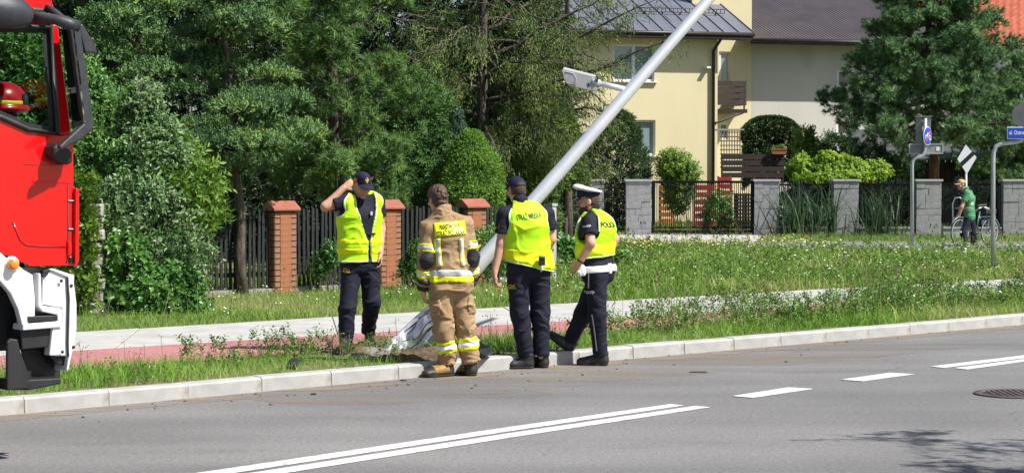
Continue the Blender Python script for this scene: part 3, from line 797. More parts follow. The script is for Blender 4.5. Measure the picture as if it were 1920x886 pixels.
def pier(xc, label, y=0.0, k=1.0, h=1.50):
    r = empty('block_pier', (xc, GY + y + PD / 2, VZ), label, 'pier', 'grey block piers of the garden wall'); n = 8; z0 = 0
    mb = MB(); mb.box((0, 0, .74), (W_full * k - .03, PD - .03, 1.46)); mb.build('core', m_mortar, r)
    for c in range(n):
        z = .094 + c * .188; jj = rf.uniform(-.006, .006)
        a, b, t = halves[rf.randrange(3)] if rf.random() < .75 else (None, None, 0)
        if a is None: o = link('block', blk_full, r, (jj, jj, z)); o.scale.x = k
        else:
            x0 = -W_full * k / 2
            o = link('block', a, r, (x0 + W_full * k * t / 2, rf.uniform(-.008, .008), z)); o.scale.x = k
            o = link('block', b, r, (x0 + W_full * k * (t + (1 - t) / 2), rf.uniform(-.008, .008), z)); o.scale.x = k
    mb = MB(); mb.box((0, 0, 1.533), (W_full * k + .07, PD + .07, .058)); mb.build('coping', m_coping, r, bevel=.008)
    return r
pc = lambda a, b: GF.x((a + b) / 2)
pier(pc(1106, 1133), 'narrow grey block pier right behind the white topped peaked cap', .6, .62)
pier(pc(1174, 1221), 'grey block pier between the small gate and the wide sliding gate')
pier(pc(1416, 1459), 'grey block pier at the right end of the wide sliding gate')
pier(pc(1562, 1611), 'grey block pier between the two clumps of tall reed grass')
pier(pc(1716, 1767), 'grey block pier behind the curved pole of the blue bicycle sign')
pier(pc(1880, 1929), 'grey block pier at the right edge, behind the bent street sign pole')
pier(GF.x(2080), 'grey block pier beyond the right edge of the garden wall')
def bars(px0, px1, label, name='steel_fence', wall=True, z0=None, top=1.47, y=.16, pitch=.052, cat='fence', bar=.026, group='black steel fence panels'):
    x0, x1 = GF.x(px0), GF.x(px1); L = x1 - x0; r = empty(name, (x0, GY + y, VZ), label, cat, group)
    zb = (.26 if wall else .13) if z0 is None else z0
    mb = MB(); n = int(L / pitch)
    for i in range(n): mb.box(((i + .5) * L / n, 0, (zb + top) / 2), (bar, .016, top - zb - .02))
    o = mb.build('bars', m_steel, r); o['kind'] = 'stuff'
    for z in ((top - .02, zb + .05) if not wall else (top - .06, zb + .10)): mb = MB(); mb.box((L / 2, .026, z), (L - .008, .03, .05)); mb.build('rail', m_steel, r)
    if wall:
        mb = MB(); mb.box((L / 2, .0, .09), (L - .012, .24, .20)); mb.build('low_wall', m_block, r); mb = MB(); mb.box((L / 2, .0, .205), (L - .02, .30, .036)); mb.build('wall_coping', m_coping, r)
    return r
bars(1461, 1561, 'black steel fence panel behind the left clump of tall reed grass')
bars(1613, 1715, 'black steel fence panel behind the right clump of tall reed grass')
bars(1769, 1879, 'black steel fence panel behind the man with the bicycle')
bars(1931, 2056, 'black steel fence panel beyond the right edge')
g1 = bars(1222, 1414, 'wide black sliding gate of thin upright bars with red screens behind', 'sliding_gate', False, .16, 1.50, .05, .058, 'gate', .021)
L = GF.x(1414) - GF.x(1222); mb = MB(); mb.box((L / 2, .03, .10), (L, .06, .09)); mb.build('bottom_beam', m_steel, g1); mb = MB(); mb.box((L / 2, .03, 1.50), (L, .05, .05)); mb.build('top_beam', m_steel, g1)
for x in (.04, L - .04): mb = MB(); mb.box((x, .03, .82), (.08, .07, 1.42)); mb.build('gate_stile', m_steel, g1)
for t in (.17, .34, .52, .69, .86): mb = MB(); mb.box((L * t, .03, .03), (.07, .07, .05)); mb.build('roller_block', m_steel, g1)
mb = MB(); mb.box((-.10, -.03, .62), (.035, .03, .11)); mb.build('lock_box', m_steel, g1)
bars(1135, 1173, 'narrow black garden gate between two grey block piers', 'garden_gate', False, .10, 1.46, .30, .055, 'gate', .036)
bars(1040, 1106, 'black steel fence panel behind the cap of the policeman', 'steel_fence', True, None, 1.45, .8, .055, bar=.034)
# red slatted screens in the yard behind the gate
m_redwood = M('red_painted_wood', (0.30, 0.022, 0.018), (0.40, 0.04, 0.03), scale=5, rough=.7)
m_brownwood = M('dark_brown_wood', (0.028, 0.018, 0.016), (0.05, 0.033, 0.028), scale=4, rough=.7, stretch=(1, 6, 6))
m_orange = M('rusty_orange_wood', (0.38, 0.12, 0.03), (0.5, 0.2, 0.06), scale=5, rough=.8)
def slats(name, px0, px1, py0, py1, Y, n, mat, label, cat, group=None, posts=2, gap=.3, tilt=0.0, th=.03, z_floor=None):
    a, b = at(px0, py1, Y), at(px1, py0, Y); L = b.x - a.x; Hh = b.z - max(a.z, VZ); r = empty(name, (a.x, Y, max(a.z, VZ)), label, cat, group, rz=tilt)
    p = Hh / n
    for i in range(n): mb = MB(); mb.box((L / 2, 0, p * (i + .5)), (L, th, p * (1 - gap))); mb.build('slat', mat, r)
    for i in range(posts):
        x = .03 + (L - .06) * i / max(1, posts - 1); mb = MB(); mb.box((x, th + .01, Hh / 2 - .1), (.06, .05, Hh + .2)); mb.build('post', mat, r)
    return r
slats('slatted_screen', 1345, 1372, 330, 432, GY + 4.0, 8, m_redwood, 'red slatted wooden screen, the tallest of the red screens behind the sliding gate', 'screen', 'red screens in the yard')
slats('slatted_screen', 1300, 1340, 345, 425, GY + 4.6, 6, m_redwood, 'red slatted wooden screen in the middle of the yard behind the gate', 'screen', 'red screens in the yard')
slats('slatted_screen', 1236, 1262, 348, 420, GY + 4.2, 6, m_orange, 'rust orange slatted wooden screen at the left end of the sliding gate', 'screen', 'red screens in the yard')
slats('slatted_screen', 1372, 1378, 331, 347, GY + 4.1, 3, m_redwood, 'small red slatted crate above the right part of the sliding gate', 'screen') if 0 else None
slats('dark_lattice', 1376, 1416, 362, 425, GY + 3.4, 9, m_brownwood, 'dark brown lattice screen behind the right end of the sliding gate', 'screen', posts=8, gap=.5)

# ---- houses
HA = R(16)
def facade_mat(name, c1, c2): return M(name, c1, c2, scale=.7, rough=.92, bump=.08, bscale=60, detail=6, wear=(tuple(x * .82 for x in c1), 1.1, .58, .80), stretch=(1, 1, .35))
m_yellow = facade_mat('yellow_render', (0.66, 0.58, 0.36), (0.71, 0.63, 0.40)); m_grey = facade_mat('beige_grey_render', (0.49, 0.475, 0.43), (0.54, 0.525, 0.475))
m_whitew = facade_mat('white_render', (0.62, 0.63, 0.66), (0.7, 0.71, 0.74))
m_roofgrey = M('grey_sheet_roof', (0.14, 0.15, 0.19), (0.18, 0.19, 0.23), scale=1.4, rough=.48, metal=.25, bump=.05, bscale=5)
m_roofbrown = M('brown_sheet_roof', (0.115, 0.095, 0.095), (0.15, 0.125, 0.122), scale=1.2, rough=.45, metal=.1)
m_gutter = M('dark_brown_gutter', (0.022, 0.016, 0.014), (0.035, 0.027, 0.024), scale=4, rough=.45)
m_pvc = M('white_window_frame', (0.70, 0.71, 0.72), (0.76, 0.77, 0.78), scale=4, rough=.35)
m_blind = glass_mat('pane_over_pale_blind', (0.22, 0.30, 0.31)); m_dglass = glass_mat('dark_pane', (0.02, 0.025, 0.03))
def window(fr, par, x0, y0, x1, y1, back, cols=1, sill=True, depth=.10, glass=None):
    """opening px box on the facade; frame > panes; returns the window part"""
    a = fr.px(x0, y1, back); b = fr.px(x1, y0, back); w_, h_ = b.x - a.x, b.z - a.z; y = back + .012; t = .075
    mb = MB(); mb.box((a.x + w_ / 2, y + .03, a.z + t / 2), (w_, .10, t)); mb.box((a.x + w_ / 2, y + .03, b.z - t / 2), (w_, .10, t))
    mb.box((a.x + t / 2, y + .03, a.z + h_ / 2), (t, .10, h_ - 2 * t)); mb.box((b.x - t / 2, y + .03, a.z + h_ / 2), (t, .10, h_ - 2 * t))
    for c in range(1, cols): mb.box((a.x + w_ * c / cols, y + .03, a.z + h_ / 2), (t * 1.5, .10, h_ - 2 * t))
    o = mb.build('window', m_pvc, par)
    for c in range(cols):
        xa = a.x + w_ * c / cols + t * .8; xb = a.x + w_ * (c + 1) / cols - t * .8; m2 = MB(); m2.box(((xa + xb) / 2, y + .045, a.z + h_ / 2), (xb - xa, .02, h_ - 1.6 * t)); m2.build('pane', glass or m_blind, o)
    if sill: m3 = MB(); m3.box((a.x + w_ / 2, y - .10, a.z - .03), (w_ + .12, .24, .04)); m3.build('sill', m_pvc, o)
    return o
def wall_with_holes(mb, x0, x1, z0, z1, holes, y, t):
    """a wall slab split round its openings (holes: x0,z0,x1,z1), no overlaps"""
    xs = sorted({x0, x1} | {h[0] for h in holes} | {h[2] for h in holes})
    for a, b in zip(xs, xs[1:]):
        cuts = sorted([(h[1], h[3]) for h in holes if h[0] <= a + 1e-6 and h[2] >= b - 1e-6]); z = z0
        for c0, c1 in cuts:
            if c0 > z: mb.box(((a + b) / 2, y + t / 2, (z + c0) / 2), (b - a, t, c0 - z))
            z = c1
        if z1 > z: mb.box(((a + b) / 2, y + t / 2, (z + z1) / 2), (b - a, t, z1 - z))
def hole(fr, x0, y0, x1, y1, back): a = fr.px(x0, y1, back); b = fr.px(x1, y0, back); return (a.x, a.z, b.x, b.z)
HF = Frame((at(1345, 300, 72).x, 72, VZ), HA)
yh = empty('yellow_house', HF.o, 'yellow rendered house with grey sheet metal roof behind the leaning post', 'house', rz=HA)
EZ = HF.z(1250, 66)
wl = HF.x(1010); WINS = [((1148, 84, 1227, 152), 2), ((1188, 225, 1229, 291), 1)]
mb = MB(); wall_with_holes(mb, wl, 0, 0, EZ, [hole(HF, *b, 0) for b, _ in WINS], 0, .35)
mb.box((-.175, 4.5, EZ / 2), (.35, 8.2, EZ)); mb.box((wl + .175, 4.5, EZ / 2), (.35, 8.2, EZ)); mb.build('wall', m_yellow, yh)
mb = MB(); mb.box((wl / 2, .55, 2.6), (-wl - .8, .05, 5)); mb.build('room_back', m_gutter, yh)
for b, c in WINS: window(HF, yh, *b, .10, c)
# shaded recess between the two houses: its own wall further back, with a balcony door and a lower window
RB = 2.6; RX1 = HF.x(1408, RB); RTOP = HF.z(1390, -70, RB)
RW = [((1346, 97, 1369, 160), 1), ((1346, 230, 1366, 262), 1)]
mb = MB(); wall_with_holes(mb, .02, RX1, 0, RTOP, [hole(HF, max(b[0], 1348), b[1], b[2], b[3], RB) for b, _ in RW], RB, .3)
mb.build('wall', m_yellow, yh)
for b, c in RW: window(HF, yh, max(b[0], 1348), b[1], b[2], b[3], RB + .08, c, sill=False)
# roof: standing-seam panels on one slope
tp = .40; Lr = 9.5; ov = .55
xr = HF.x(1411, -ov); xl = HF.x(1010, -ov); zr = HF.z(1300, 60, -ov)
seams = 14; pw = (xr - xl) / seams; sl_ = math.atan(tp)
rp = MB(); rp.box((0, 0, 0), (pw - .028, Lr, .04)); rpm = rp.mesh('roof_panel', m_roofgrey)
sm_ = MB().box((0, 0, 0), (.024, Lr, .085)).mesh('roof_seam', m_roofgrey)
roof = MB(); c = Vector(((xl + xr) / 2, -ov + math.cos(sl_) * Lr / 2, zr + math.sin(sl_) * Lr / 2 - .10)); roof.box(c, (xr - xl - .05, Lr - .02, .14), Matrix.Rotation(sl_, 3, 'X')); ro = roof.build('roof', m_gutter, yh)
for i in range(seams):
    x = xl + pw * (i + .5); pos = Vector((x, -ov + math.cos(sl_) * Lr / 2, zr + math.sin(sl_) * Lr / 2)); link('roof_panel', rpm, ro, pos, (sl_, 0, 0)); link('roof_seam', sm_, ro, pos + Vector((pw / 2, 0, .02)), (sl_, 0, 0))
mb = MB(); mb.tube([(xl, -ov - .05, zr - .06), (xr + .03, -ov - .05, zr - .06)], .075, 8); mb.box(((xl + xr) / 2, -ov + .02, zr - .11), (xr - xl, .06, .16)); mb.build('gutter', m_gutter, yh)
mb = MB(); mb.box(((wl + xr) / 2, -ov / 2 + .1, zr - .20), (xr - wl, ov + .35, .03)); mb.build('soffit', m_gutter, yh)
# snow guard rail on the roof
sg = MB(); za = 1.05; y0 = -ov + za / tp * .98
gx0, gx1 = HF.x(1195, 1.2), HF.x(1357, 1.2); yy = -ov + 1.75; zz = zr + 1.75 * tp + .05
for dz in (.08, .22): sg.tube([(gx0, yy, zz + dz), (gx1, yy, zz + dz)], .014, 5)
for i in range(23): x = gx0 + (gx1 - gx0) * i / 22; sg.box((x, yy, zz + .15), (.02, .02, .16))
for i in range(5): x = gx0 + .3 + (gx1 - gx0 - .6) * i / 4; sg.bar((x, yy + .02, zz + .1), (x, yy + .25, zz), .04, .04)
sg.build('snow_guard', m_gutter, yh)
# downpipe, wall lamp
dx = HF.x(1335); mb = MB(); mb.tube([(dx + .14, -ov - .02, zr - .12), (dx + .12, -.34, zr - .32), (dx, -.09, zr - .62), (dx, -.09, .1)], .058, 10); mb.build('downpipe', m_gutter, yh)
mb = MB(); q = HF.px(1327, 127, -.12); mb.box(q, (.16, .24, .07)); mb.box((q.x + .07, -.01, q.z + .05), (.05, .06, .06)); mb.build('wall_lamp', m_pvc, yh, bevel=.01)
# balcony of dark boards in the recess, and the sloping pipe beneath
bz0, bz1 = HF.z(1370, 205, RB - 1.1), HF.z(1370, 153, RB - 1.1); bx1 = HF.x(1398, RB - 1.1)
bal = empty('balcony', HF.o, None, None, rz=0); bal.parent = yh; bal.location = (0, 0, 0); bal.rotation_euler = (0, 0, 0)
mb = MB(); mb.box((bx1 / 2 + .03, RB - .55, bz0 - .06), (bx1 + .05, 1.10, .14)); mb.build('balcony_slab', m_gutter, bal)
for i in range(4):
    h_ = (bz1 - bz0 - .1) / 4; mb = MB(); mb.box((bx1 / 2 + .02, RB - 1.1, bz0 + .14 + h_ * (i + .5)), (bx1 - .02, .03, h_ * .86)); mb.build('board', m_brownwood, bal)
    mb = MB(); mb.box((bx1, RB - .55, bz0 + .14 + h_ * (i + .5)), (.03, 1.05, h_ * .86)); mb.build('board', m_brownwood, bal)
for x in (.06, bx1 - .06): mb = MB(); mb.box((x, RB - 1.06, (bz0 + bz1) / 2), (.05, .05, bz1 - bz0)); mb.build('balcony_post', m_brownwood, bal)
mb = MB(); p1 = HF.px(1339, 232, RB - 1.9); p2 = HF.px(1392, 212, RB - .95); mb.tube([(dx + .05, -.09, p1.z), p2, (p2.x + .05, p2.y, p2.z + .1)], .045, 8); mb.build('side_pipe', m_gutter, yh)

# beige grey house
gh = empty('grey_house', HF.o, 'beige grey house with brown ribbed roof right of the yellow house', 'house', rz=HA)
GB = RB; gx0, gx1 = RX1 + .004, HF.x(1800, GB); GE = HF.z(1500, 74, GB - 1.0)
GW = [((1569, 132, 1606, 162), 1), ((1568, 226, 1606, 254), 1)]
mb = MB(); wall_with_holes(mb, gx0, gx1, 0, GE - .1, [hole(HF, *b, GB) for b, _ in GW], GB, .3); mb.box((gx0 + .15, GB + 4.3, GE / 2), (.3, 8, GE - .2)); mb.box((gx1 - .15, GB + 4.3, GE / 2), (.3, 8, GE - .2)); mb.build('wall', m_grey, gh)
mb = MB(); mb.box(((gx0 + gx1) / 2, GB + .6, GE / 2), (gx1 - gx0 - .8, .05, GE - .4)); mb.build('room_back', m_gutter, gh)
for b, c in GW: window(HF, gh, *b, GB + .08, c, glass=m_dglass)
xa, xb = HF.x(1406, GB - 1), gx1 + .5; tp2 = .34; s2 = math.atan(tp2); L2 = 9; nr = 64; vs = []; zc = GE - .02
for j in (0, 1):
    for i in range(nr * 4 + 1):
        x = xa + (xb - xa) * i / (nr * 4); b_ = (0, .045, .045, 0)[i % 4]; vs.append((x, GB - 1.0 + j * L2 * math.cos(s2), zc + j * L2 * math.sin(s2) + b_))
mb = MB(); n = nr * 4 + 1; mb.add(vs, [(i, i + 1, n + i + 1, n + i) for i in range(n - 1)]); mb.build('roof', m_roofbrown, gh)
mb = MB(); mb.box(((xa + xb) / 2, GB - 1.0 + L2 * math.cos(s2) / 2, zc + L2 * math.sin(s2) / 2 - .12), (xb - xa, L2, .12), Matrix.Rotation(s2, 3, 'X')); mb.build('roof_deck', m_gutter, gh)
mb = MB(); mb.tube([(xa, GB - 1.05, zc - .05), (xb, GB - 1.05, zc - .05)], .08, 8); mb.box(((xa + xb) / 2, GB - .98, zc - .10), (xb - xa, .05, .18)); mb.build('gutter', m_gutter, gh)

# red tiled house far right
RF = Frame((at(1850, 100, 92).x, 92, VZ), R(-14)); rh = empty('red_roof_house', RF.o, 'white house with orange red tiled roof at the upper right corner', 'house', rz=R(-14))
m_tile = M('orange_red_tile', (0.46, 0.105, 0.05), (0.58, 0.16, 0.085), scale=3, rough=.55)
rz0 = RF.z(1850, 86); rxa, rxb = -6.5, RF.x(1990)
mb = MB(); mb.box(((rxa + rxb) / 2, 4, rz0 / 2), (rxb - rxa - .6, 8, rz0)); mb.build('wall', m_whitew, rh)
V = []; Q = []; rows = 26; colsn = int((rxb - rxa) / .11); rr_ = .42; st = math.atan(.75)
for j in range(rows):
    for e in (0, 1):
        y = -.5 + (j + e) * rr_ * math.cos(st); z = rz0 + (j + e) * rr_ * math.sin(st) + (.055 if e == 0 else 0.0)
        for i in range(colsn + 1): V.append((rxa + i * .11, y, z + .028 * math.sin(i * 2 * math.pi * .11 / .33)))
for j in range(rows * 2 - 1):
    for i in range(colsn): a = j * (colsn + 1) + i; Q.append((a, a + 1, a + colsn + 2, a + colsn + 1))
o = link('roof_tiles', mesh_np('roof_tiles', V, Q, [m_tile]), rh); o['kind'] = 'stuff'
mb = MB(); mb.tube([(rxa, -.58, rz0 - .02), (rxb, -.58, rz0 - .02)], .07, 8); mb.build('gutter', m_gutter, rh)
mb = MB(); q0 = Vector((rxb, -.5, rz0 + .1)); q1 = q0 + Vector((0, rows * rr_ * math.cos(st), rows * rr_ * math.sin(st))); mb.tube([q0, q1], .11, 8); mb.build('verge_tiles', m_tile, rh)
window(RF, rh, 1865, 110, 1900, 150, -.02, 1, glass=m_dglass)

# dark wooden shed with its low roof, right
SF = Frame((at(1760, 330, 66).x, 66, VZ), R(-6)); sh = empty('garden_shed', SF.o, 'dark brown boarded shed under a low sheet roof behind the big pine', 'shed', rz=R(-6))
sx0, sx1 = SF.x(1600), SF.x(2060); stz = SF.z(1760, 300)
shb = MB().box((0, 0, 0), (.185, .04, stz)).mesh('board', m_brownwood); nb = int((sx1 - sx0) / .2)
for i in range(nb): link('board', shb, sh, (sx0 + (i + .5) * .2, rf.uniform(-.006, .006), stz / 2))
mb = MB(); mb.box(((sx0 + sx1) / 2, 2.0, stz / 2 - .03), (sx1 - sx0, 3.9, stz - .06)); mb.build('shed_body', m_gutter, sh)
xr0 = SF.x(1870); mb = MB(); m_shroof = M('shed_roof_sheet', (0.05, 0.05, 0.053), (0.085, 0.085, 0.088), scale=3, rough=.7)
mb.prism([(xr0 - 4.6, -.45, stz - .03), (sx1 + .3, -.45, stz + .02), (sx1 + .3, 4.4, stz + 1.1), (xr0 - 4.6, 4.4, stz + 1.05)], (0, 0, .06)); mb.build('roof', m_shroof, sh)
mb = MB(); a_, b_ = SF.px(1903, 291, -.5), SF.px(1960, 258, -.5); mb.bar(a_, b_, .04, .09); mb.build('barge_board', m_coping, sh)

# wooden terrace fence, lattice and planter below the balcony
TY = 68.0
slats('terrace_fence', 1352, 1470, 288, 334, TY, 4, m_brownwood, 'dark horizontal board fence of the terrace under the clipped hedge', 'fence', posts=3, gap=.16)
a, b = at(1350, 290, TY + .6), at(1390, 244, TY + .6); lt = empty('lattice_screen', (a.x, TY + .6, a.z - .5), 'pale brown lattice screen standing left of the clipped hedge', 'screen')
L, Hh = b.x - a.x, b.z - a.z + .5; m_lat = M('grey_brown_lattice', (0.16, 0.125, 0.105), (0.22, 0.175, 0.15), scale=6, rough=.8)
for i in range(8): mb = MB(); mb.box((L * (i + .5) / 8, 0, Hh / 2), (.035, .02, Hh)); mb.build('lath', m_lat, lt)
for i in range(9): mb = MB(); mb.box((L / 2, .022, Hh * (i + .5) / 9), (L, .02, .035)); mb.build('lath', m_lat, lt)
mb = MB(); mb.box((L / 2, .4, Hh + .02), (L + .2, .8, .05)); mb.build('canopy_board', m_coping, lt)
m_terra = M('terracotta', (0.42, 0.17, 0.085), (0.5, 0.22, 0.12), scale=8, rough=.8)
q = at(1460, 288, TY - .05); pl_ = empty('planter', (q.x, TY - .05, at(1460, 289, TY).z), 'terracotta trough planter on the terrace fence', 'planter')
mb = MB(); mb.prism([(-.22, -.09, 0), (.22, -.09, 0), (.25, -.11, .16), (-.25, -.11, .16)], (0, .2, 0)); mb.build('trough', m_terra, pl_)
mb = MB(); mb.box((0, 0, .165), (.54, .24, .03)); mb.build('trough_rim', m_terra, pl_)

# ---- signs
m_galv = M('galvanised_tube', (0.36, 0.39, 0.42), (0.46, 0.49, 0.52), scale=6, rough=.45, metal=.35)
m_signback = M('grey_sign_back', (0.22, 0.23, 0.24), (0.28, 0.29, 0.30), scale=5, rough=.55, metal=.2)
m_blue = M('sign_blue', (0.01, 0.06, 0.42), rough=.35); m_swhite = M('sign_white', (0.75, 0.76, 0.78), rough=.35); m_sred = M('sign_red', (0.55, 0.03, 0.03), rough=.35); m_sblack = M('sign_black', (0.01, 0.01, 0.011), rough=.4)
def P_(px, py, Y): return at(px, py, Y)
Y1 = G(1710, 467).y
s1 = empty('sign_post', G(1710, 467), 'curved grey sign post carrying a round blue no cycling sign', 'sign')
W2 = lambda v: Vector(v) - s1.location
mb = MB(); mb.tube([W2(P_(1710, 468, Y1)) - Vector((0, 0, .05)), W2(P_(1710, 310, Y1)), W2(P_(1711, 302, Y1)), W2(P_(1716, 296, Y1)), W2(P_(1725, 294, Y1)), W2(P_(1731, 290, Y1)), W2(P_(1734, 282, Y1)), W2(P_(1735, 222, Y1))], .042, 10); mb.build('pole', m_galv, s1)
def disc(c, n, r, th, mat, name, par, seg=32, up=(0, 0, 1)):
    n = Vector(n).normalized(); x = Vector(up).cross(n).normalized(); y = n.cross(x); Rm = Matrix((x, y, n)).transposed(); mb = MB(); mb.prism([Vector(c) + (x * math.cos(k * 6.2832 / seg) + y * math.sin(k * 6.2832 / seg)) * r - n * th / 2 for k in range(seg)], n * th); o = mb.build(name, mat, par); return o, x, y, n
c = W2(P_(1738, 255, Y1)) + Vector((0, -.06, 0)); nn = Vector((-.86, -.62, 0)).normalized() * 1; nn = Vector((.80, -.60, 0))
o, x, y, n = disc(c, nn, .215, .01, m_swhite, 'sign_plate', s1)
o2, *_ = disc(c + n * .009, nn, .198, .006, m_blue, 'blue_field', o)
bk = MB(); cc = c + n * .0145
def loop(cx, cy, r): return [cc + x * (cx + r * math.cos(t * .3927)) + y * (cy + r * math.sin(t * .3927)) for t in range(17)]
for cx in (-.085, .085): bk.tube(loop(cx, -.04, .055), .009, 5, False)
pt = lambda a, b_: cc + x * a + y * b_
for A_, B_ in (((-.085, -.04), (-.03, .045)), ((-.03, .045), (.055, .045)), ((.055, .045), (.085, -.04)), ((-.03, .045), (.0, -.04)), ((.0, -.04), (.055, .045)), ((.055, .045), (.05, .085)), ((.05, .085), (.09, .085)), ((-.045, .07), (-.01, .07)), ((-.085, -.04), (0, -.04))): bk.tube([pt(*A_), pt(*B_)], .009, 5)
bk.build('bicycle_symbol', m_swhite, o)
mb = MB(); mb.bar(cc + n * .012 - x * .135 - y * .135, cc + n * .012 + x * .135 + y * .135, .032, .004, n); mb.build('red_bar', m_sred, o)
for px in (1723, 1739):
    mb = MB(); a = W2(P_(px, 248, Y1 + .08)); mb.box(a, (.15, .028, .70), R(-14)); mb.box(a + Vector((0, -.02, .36)), (.20, .05, .03), R(-14)); mb.build('side_plate', m_signback, s1)
mb = MB(); a = W2(P_(1736, 279, Y1 + .07)); mb.box(a, (.78, .02, .235)); bb = mb.build('lower_plate', m_signback, s1, bevel=.004)
mb = MB(); 
for dz in (-.105, .105): mb.box(a + Vector((0, -.016, dz)), (.78, .016, .022))
for dxx in (-.38, .38): mb.box(a + Vector((dxx, -.016, 0)), (.022, .016, .185))
mb.build('plate_rim', m_galv, bb); mb = MB(); mb.box(a + Vector((.27, -.014, 0)), (.075, .008, .09)); mb.build('sticker', m_swhite, bb)

Y2 = G(1862, 520).y
s2_ = empty('sign_post', G(1862, 520), 'bent grey sign post carrying the blue street name plate', 'sign'); W2 = lambda v: Vector(v) - s2_.location
mb = MB(); mb.tube([W2(P_(1862, 521, Y2)) - Vector((0, 0, .05)), W2(P_(1862, 300, Y2)), W2(P_(1863, 285, Y2)), W2(P_(1868, 274, Y2)), W2(P_(1878, 269, Y2)), W2(P_(1902, 267, Y2)), W2(P_(1913, 264, Y2)), W2(P_(1919, 255, Y2)), W2(P_(1922, 240, Y2)), W2(P_(1922, 190, Y2))], .037, 10); mb.build('pole', m_galv, s2_)
mb = MB(); pa, pb = W2(P_(1888, 261, Y2 - .06)), W2(P_(1940, 238, Y2 - .06)); ce = (pa + pb) / 2; wd, ht = pb.x - pa.x, pb.z - pa.z; mb.box(ce, (wd, .012, ht)); np_ = mb.build('name_plate', m_swhite, s2_, bevel=.003)
mb = MB(); mb.box(ce + Vector((0, -.008, 0)), (wd - .024, .006, ht - .024)); mb.build('blue_field', m_blue, np_)
V, T = text_mesh('ul. Ostrołęcka', .12, wd * .86, bold=.0008); V[:, 1] *= .088 / (V[:, 1].max() - V[:, 1].min())
link('lettering', mesh_np('lettering', [(ce.x + v[0], ce.y - .0135, ce.z + v[1]) for v in V], T, [m_swhite]), np_)
o, *_ = disc(W2(P_(1922, 216, Y2 - .07)), (-.35, -.94, 0), .21, .012, m_signback, 'round_sign_back', s2_)

Y3 = G(1812, 455).y + .3
s3 = empty('sign_post', at(1812, 455, Y3), 'black and white diamond sign behind the man with the bicycle', 'sign'); s3.location.z = VZ; W2 = lambda v: Vector(v) - s3.location
mb = MB(); mb.tube([(0, .04, 0), W2(P_(1812, 320, Y3)) + Vector((0, .04, 0))], .03, 8); mb.build('pole', m_galv, s3)
D4 = [(1811, 271), (1831, 295), (1813, 326), (1795, 298)]; dpts = [W2(P_(a, b_, Y3)) for a, b_ in D4]
mb = MB(); mb.prism(dpts, (0, .012, 0)); dp = mb.build('diamond_plate', m_swhite, s3)
def lerp(a, b_, t): return a + (b_ - a) * t
mb = MB(); e = Vector((0, -.006, 0)); mb.prism([lerp(dpts[0], dpts[1], .56) + e, lerp(dpts[0], dpts[1], .80) + e, lerp(dpts[3], dpts[2], .50) + e, lerp(dpts[3], dpts[2], .26) + e], (0, .005, 0)); mb.build('black_band', m_sblack, dp)
# ------------------------------------------------------------------ the knocked-down lamp post
m_alu = M('bare_aluminium', (0.70, 0.715, 0.74), (0.79, 0.80, 0.82), scale=3, rough=.28, metal=.5, bump=.04, bscale=30, stretch=(1, 1, 1))
m_alu2 = M('torn_aluminium', (0.72, 0.73, 0.76), (0.84, 0.85, 0.88), scale=6, rough=.30, metal=.6)
base = at(750, 665, 19.1); topp = at(1330, -2, 20.6); axis = (topp - base).normalized(); Lv = (topp - base).length; LT = 8.6
lp = empty('lamp_post', base, 'knocked down silver lamp post leaning to the right with its base torn off', 'lamp post')
vd = Vector((0, -1, 0)); sx = axis.cross(vd).normalized(); sy = sx.cross(axis).normalized()      # sy roughly towards the road, sx across the post
n = 40; ss = list(np.linspace(0, 1.5, 46)) + list(np.linspace(1.6, LT, 40)); V = []
for i, s in enumerate(ss):
    r = .078 - .0055 * s
    cr = max(0.0, 1 - s / 1.05) ** 1.1                                   # how crushed
    for k in range(n):
        t = 2 * math.pi * k / n; cx, cy = math.cos(t), math.sin(t)
        wx = 1 + 1.05 * cr; wy = 1 - .62 * cr
        px_, py_ = r * cx * wx, r * cy * wy
        P = np.array([[px_ * 6, py_ * 6, s * 3.2]]); nz = float(vnoise(P, 1.0, 3)[0]) - .5; n2 = float(vnoise(np.array([[px_ * 16, py_ * 16, s * 2.2]]), 1.0, 5)[0]); crease = (1 - abs(2 * n2 - 1)) ** 4; n3 = float(vnoise(np.array([[px_ * 9 + s * 5, 0, s * 7]]), 1.0, 8)[0]); cr3 = (1 - abs(2 * n3 - 1)) ** 5
        amp = cr * .07; px_ += cx * (nz * amp * 1.2) ; py_ += cy * nz * amp - cr * (.058 * crease + .03 * cr3) * (1 if cy > 0 else .2)
        q = base + axis * s + sx * px_ + sy * py_
        if i == 0: q -= axis * (.02 + .11 * (.5 + .5 * math.sin(t * 3 + 1)) * (.4 + .6 * abs(math.sin(t * 7.3))))
        V.append((q - base)[:])
Q = [(i * n + k, i * n + (k + 1) % n, (i + 1) * n + (k + 1) % n, (i + 1) * n + k) for i in range(len(ss) - 1) for k in range(n)]
po = link('pole', mesh_np('pole', V, Q, [m_alu, m_alu2], smooth=True, fmat=[1 if ss[i] < 1.15 else 0 for i in range(len(ss) - 1) for k in range(n)]), lp)
sv = po.modifiers.new('wall', 'SOLIDIFY'); sv.thickness = .004; sv.offset = -1
pbv = bvh(po)
def onpole(s, u, lift=0.0):
    """place on the post's road-facing side: s along it, u across it"""
    o = axis * s + sx * u + sy * .4; h = pbv.ray_cast(o, -sy, .8); return (h[0] if h[0] is not None else axis * s + sx * u + sy * .05) + sy * lift
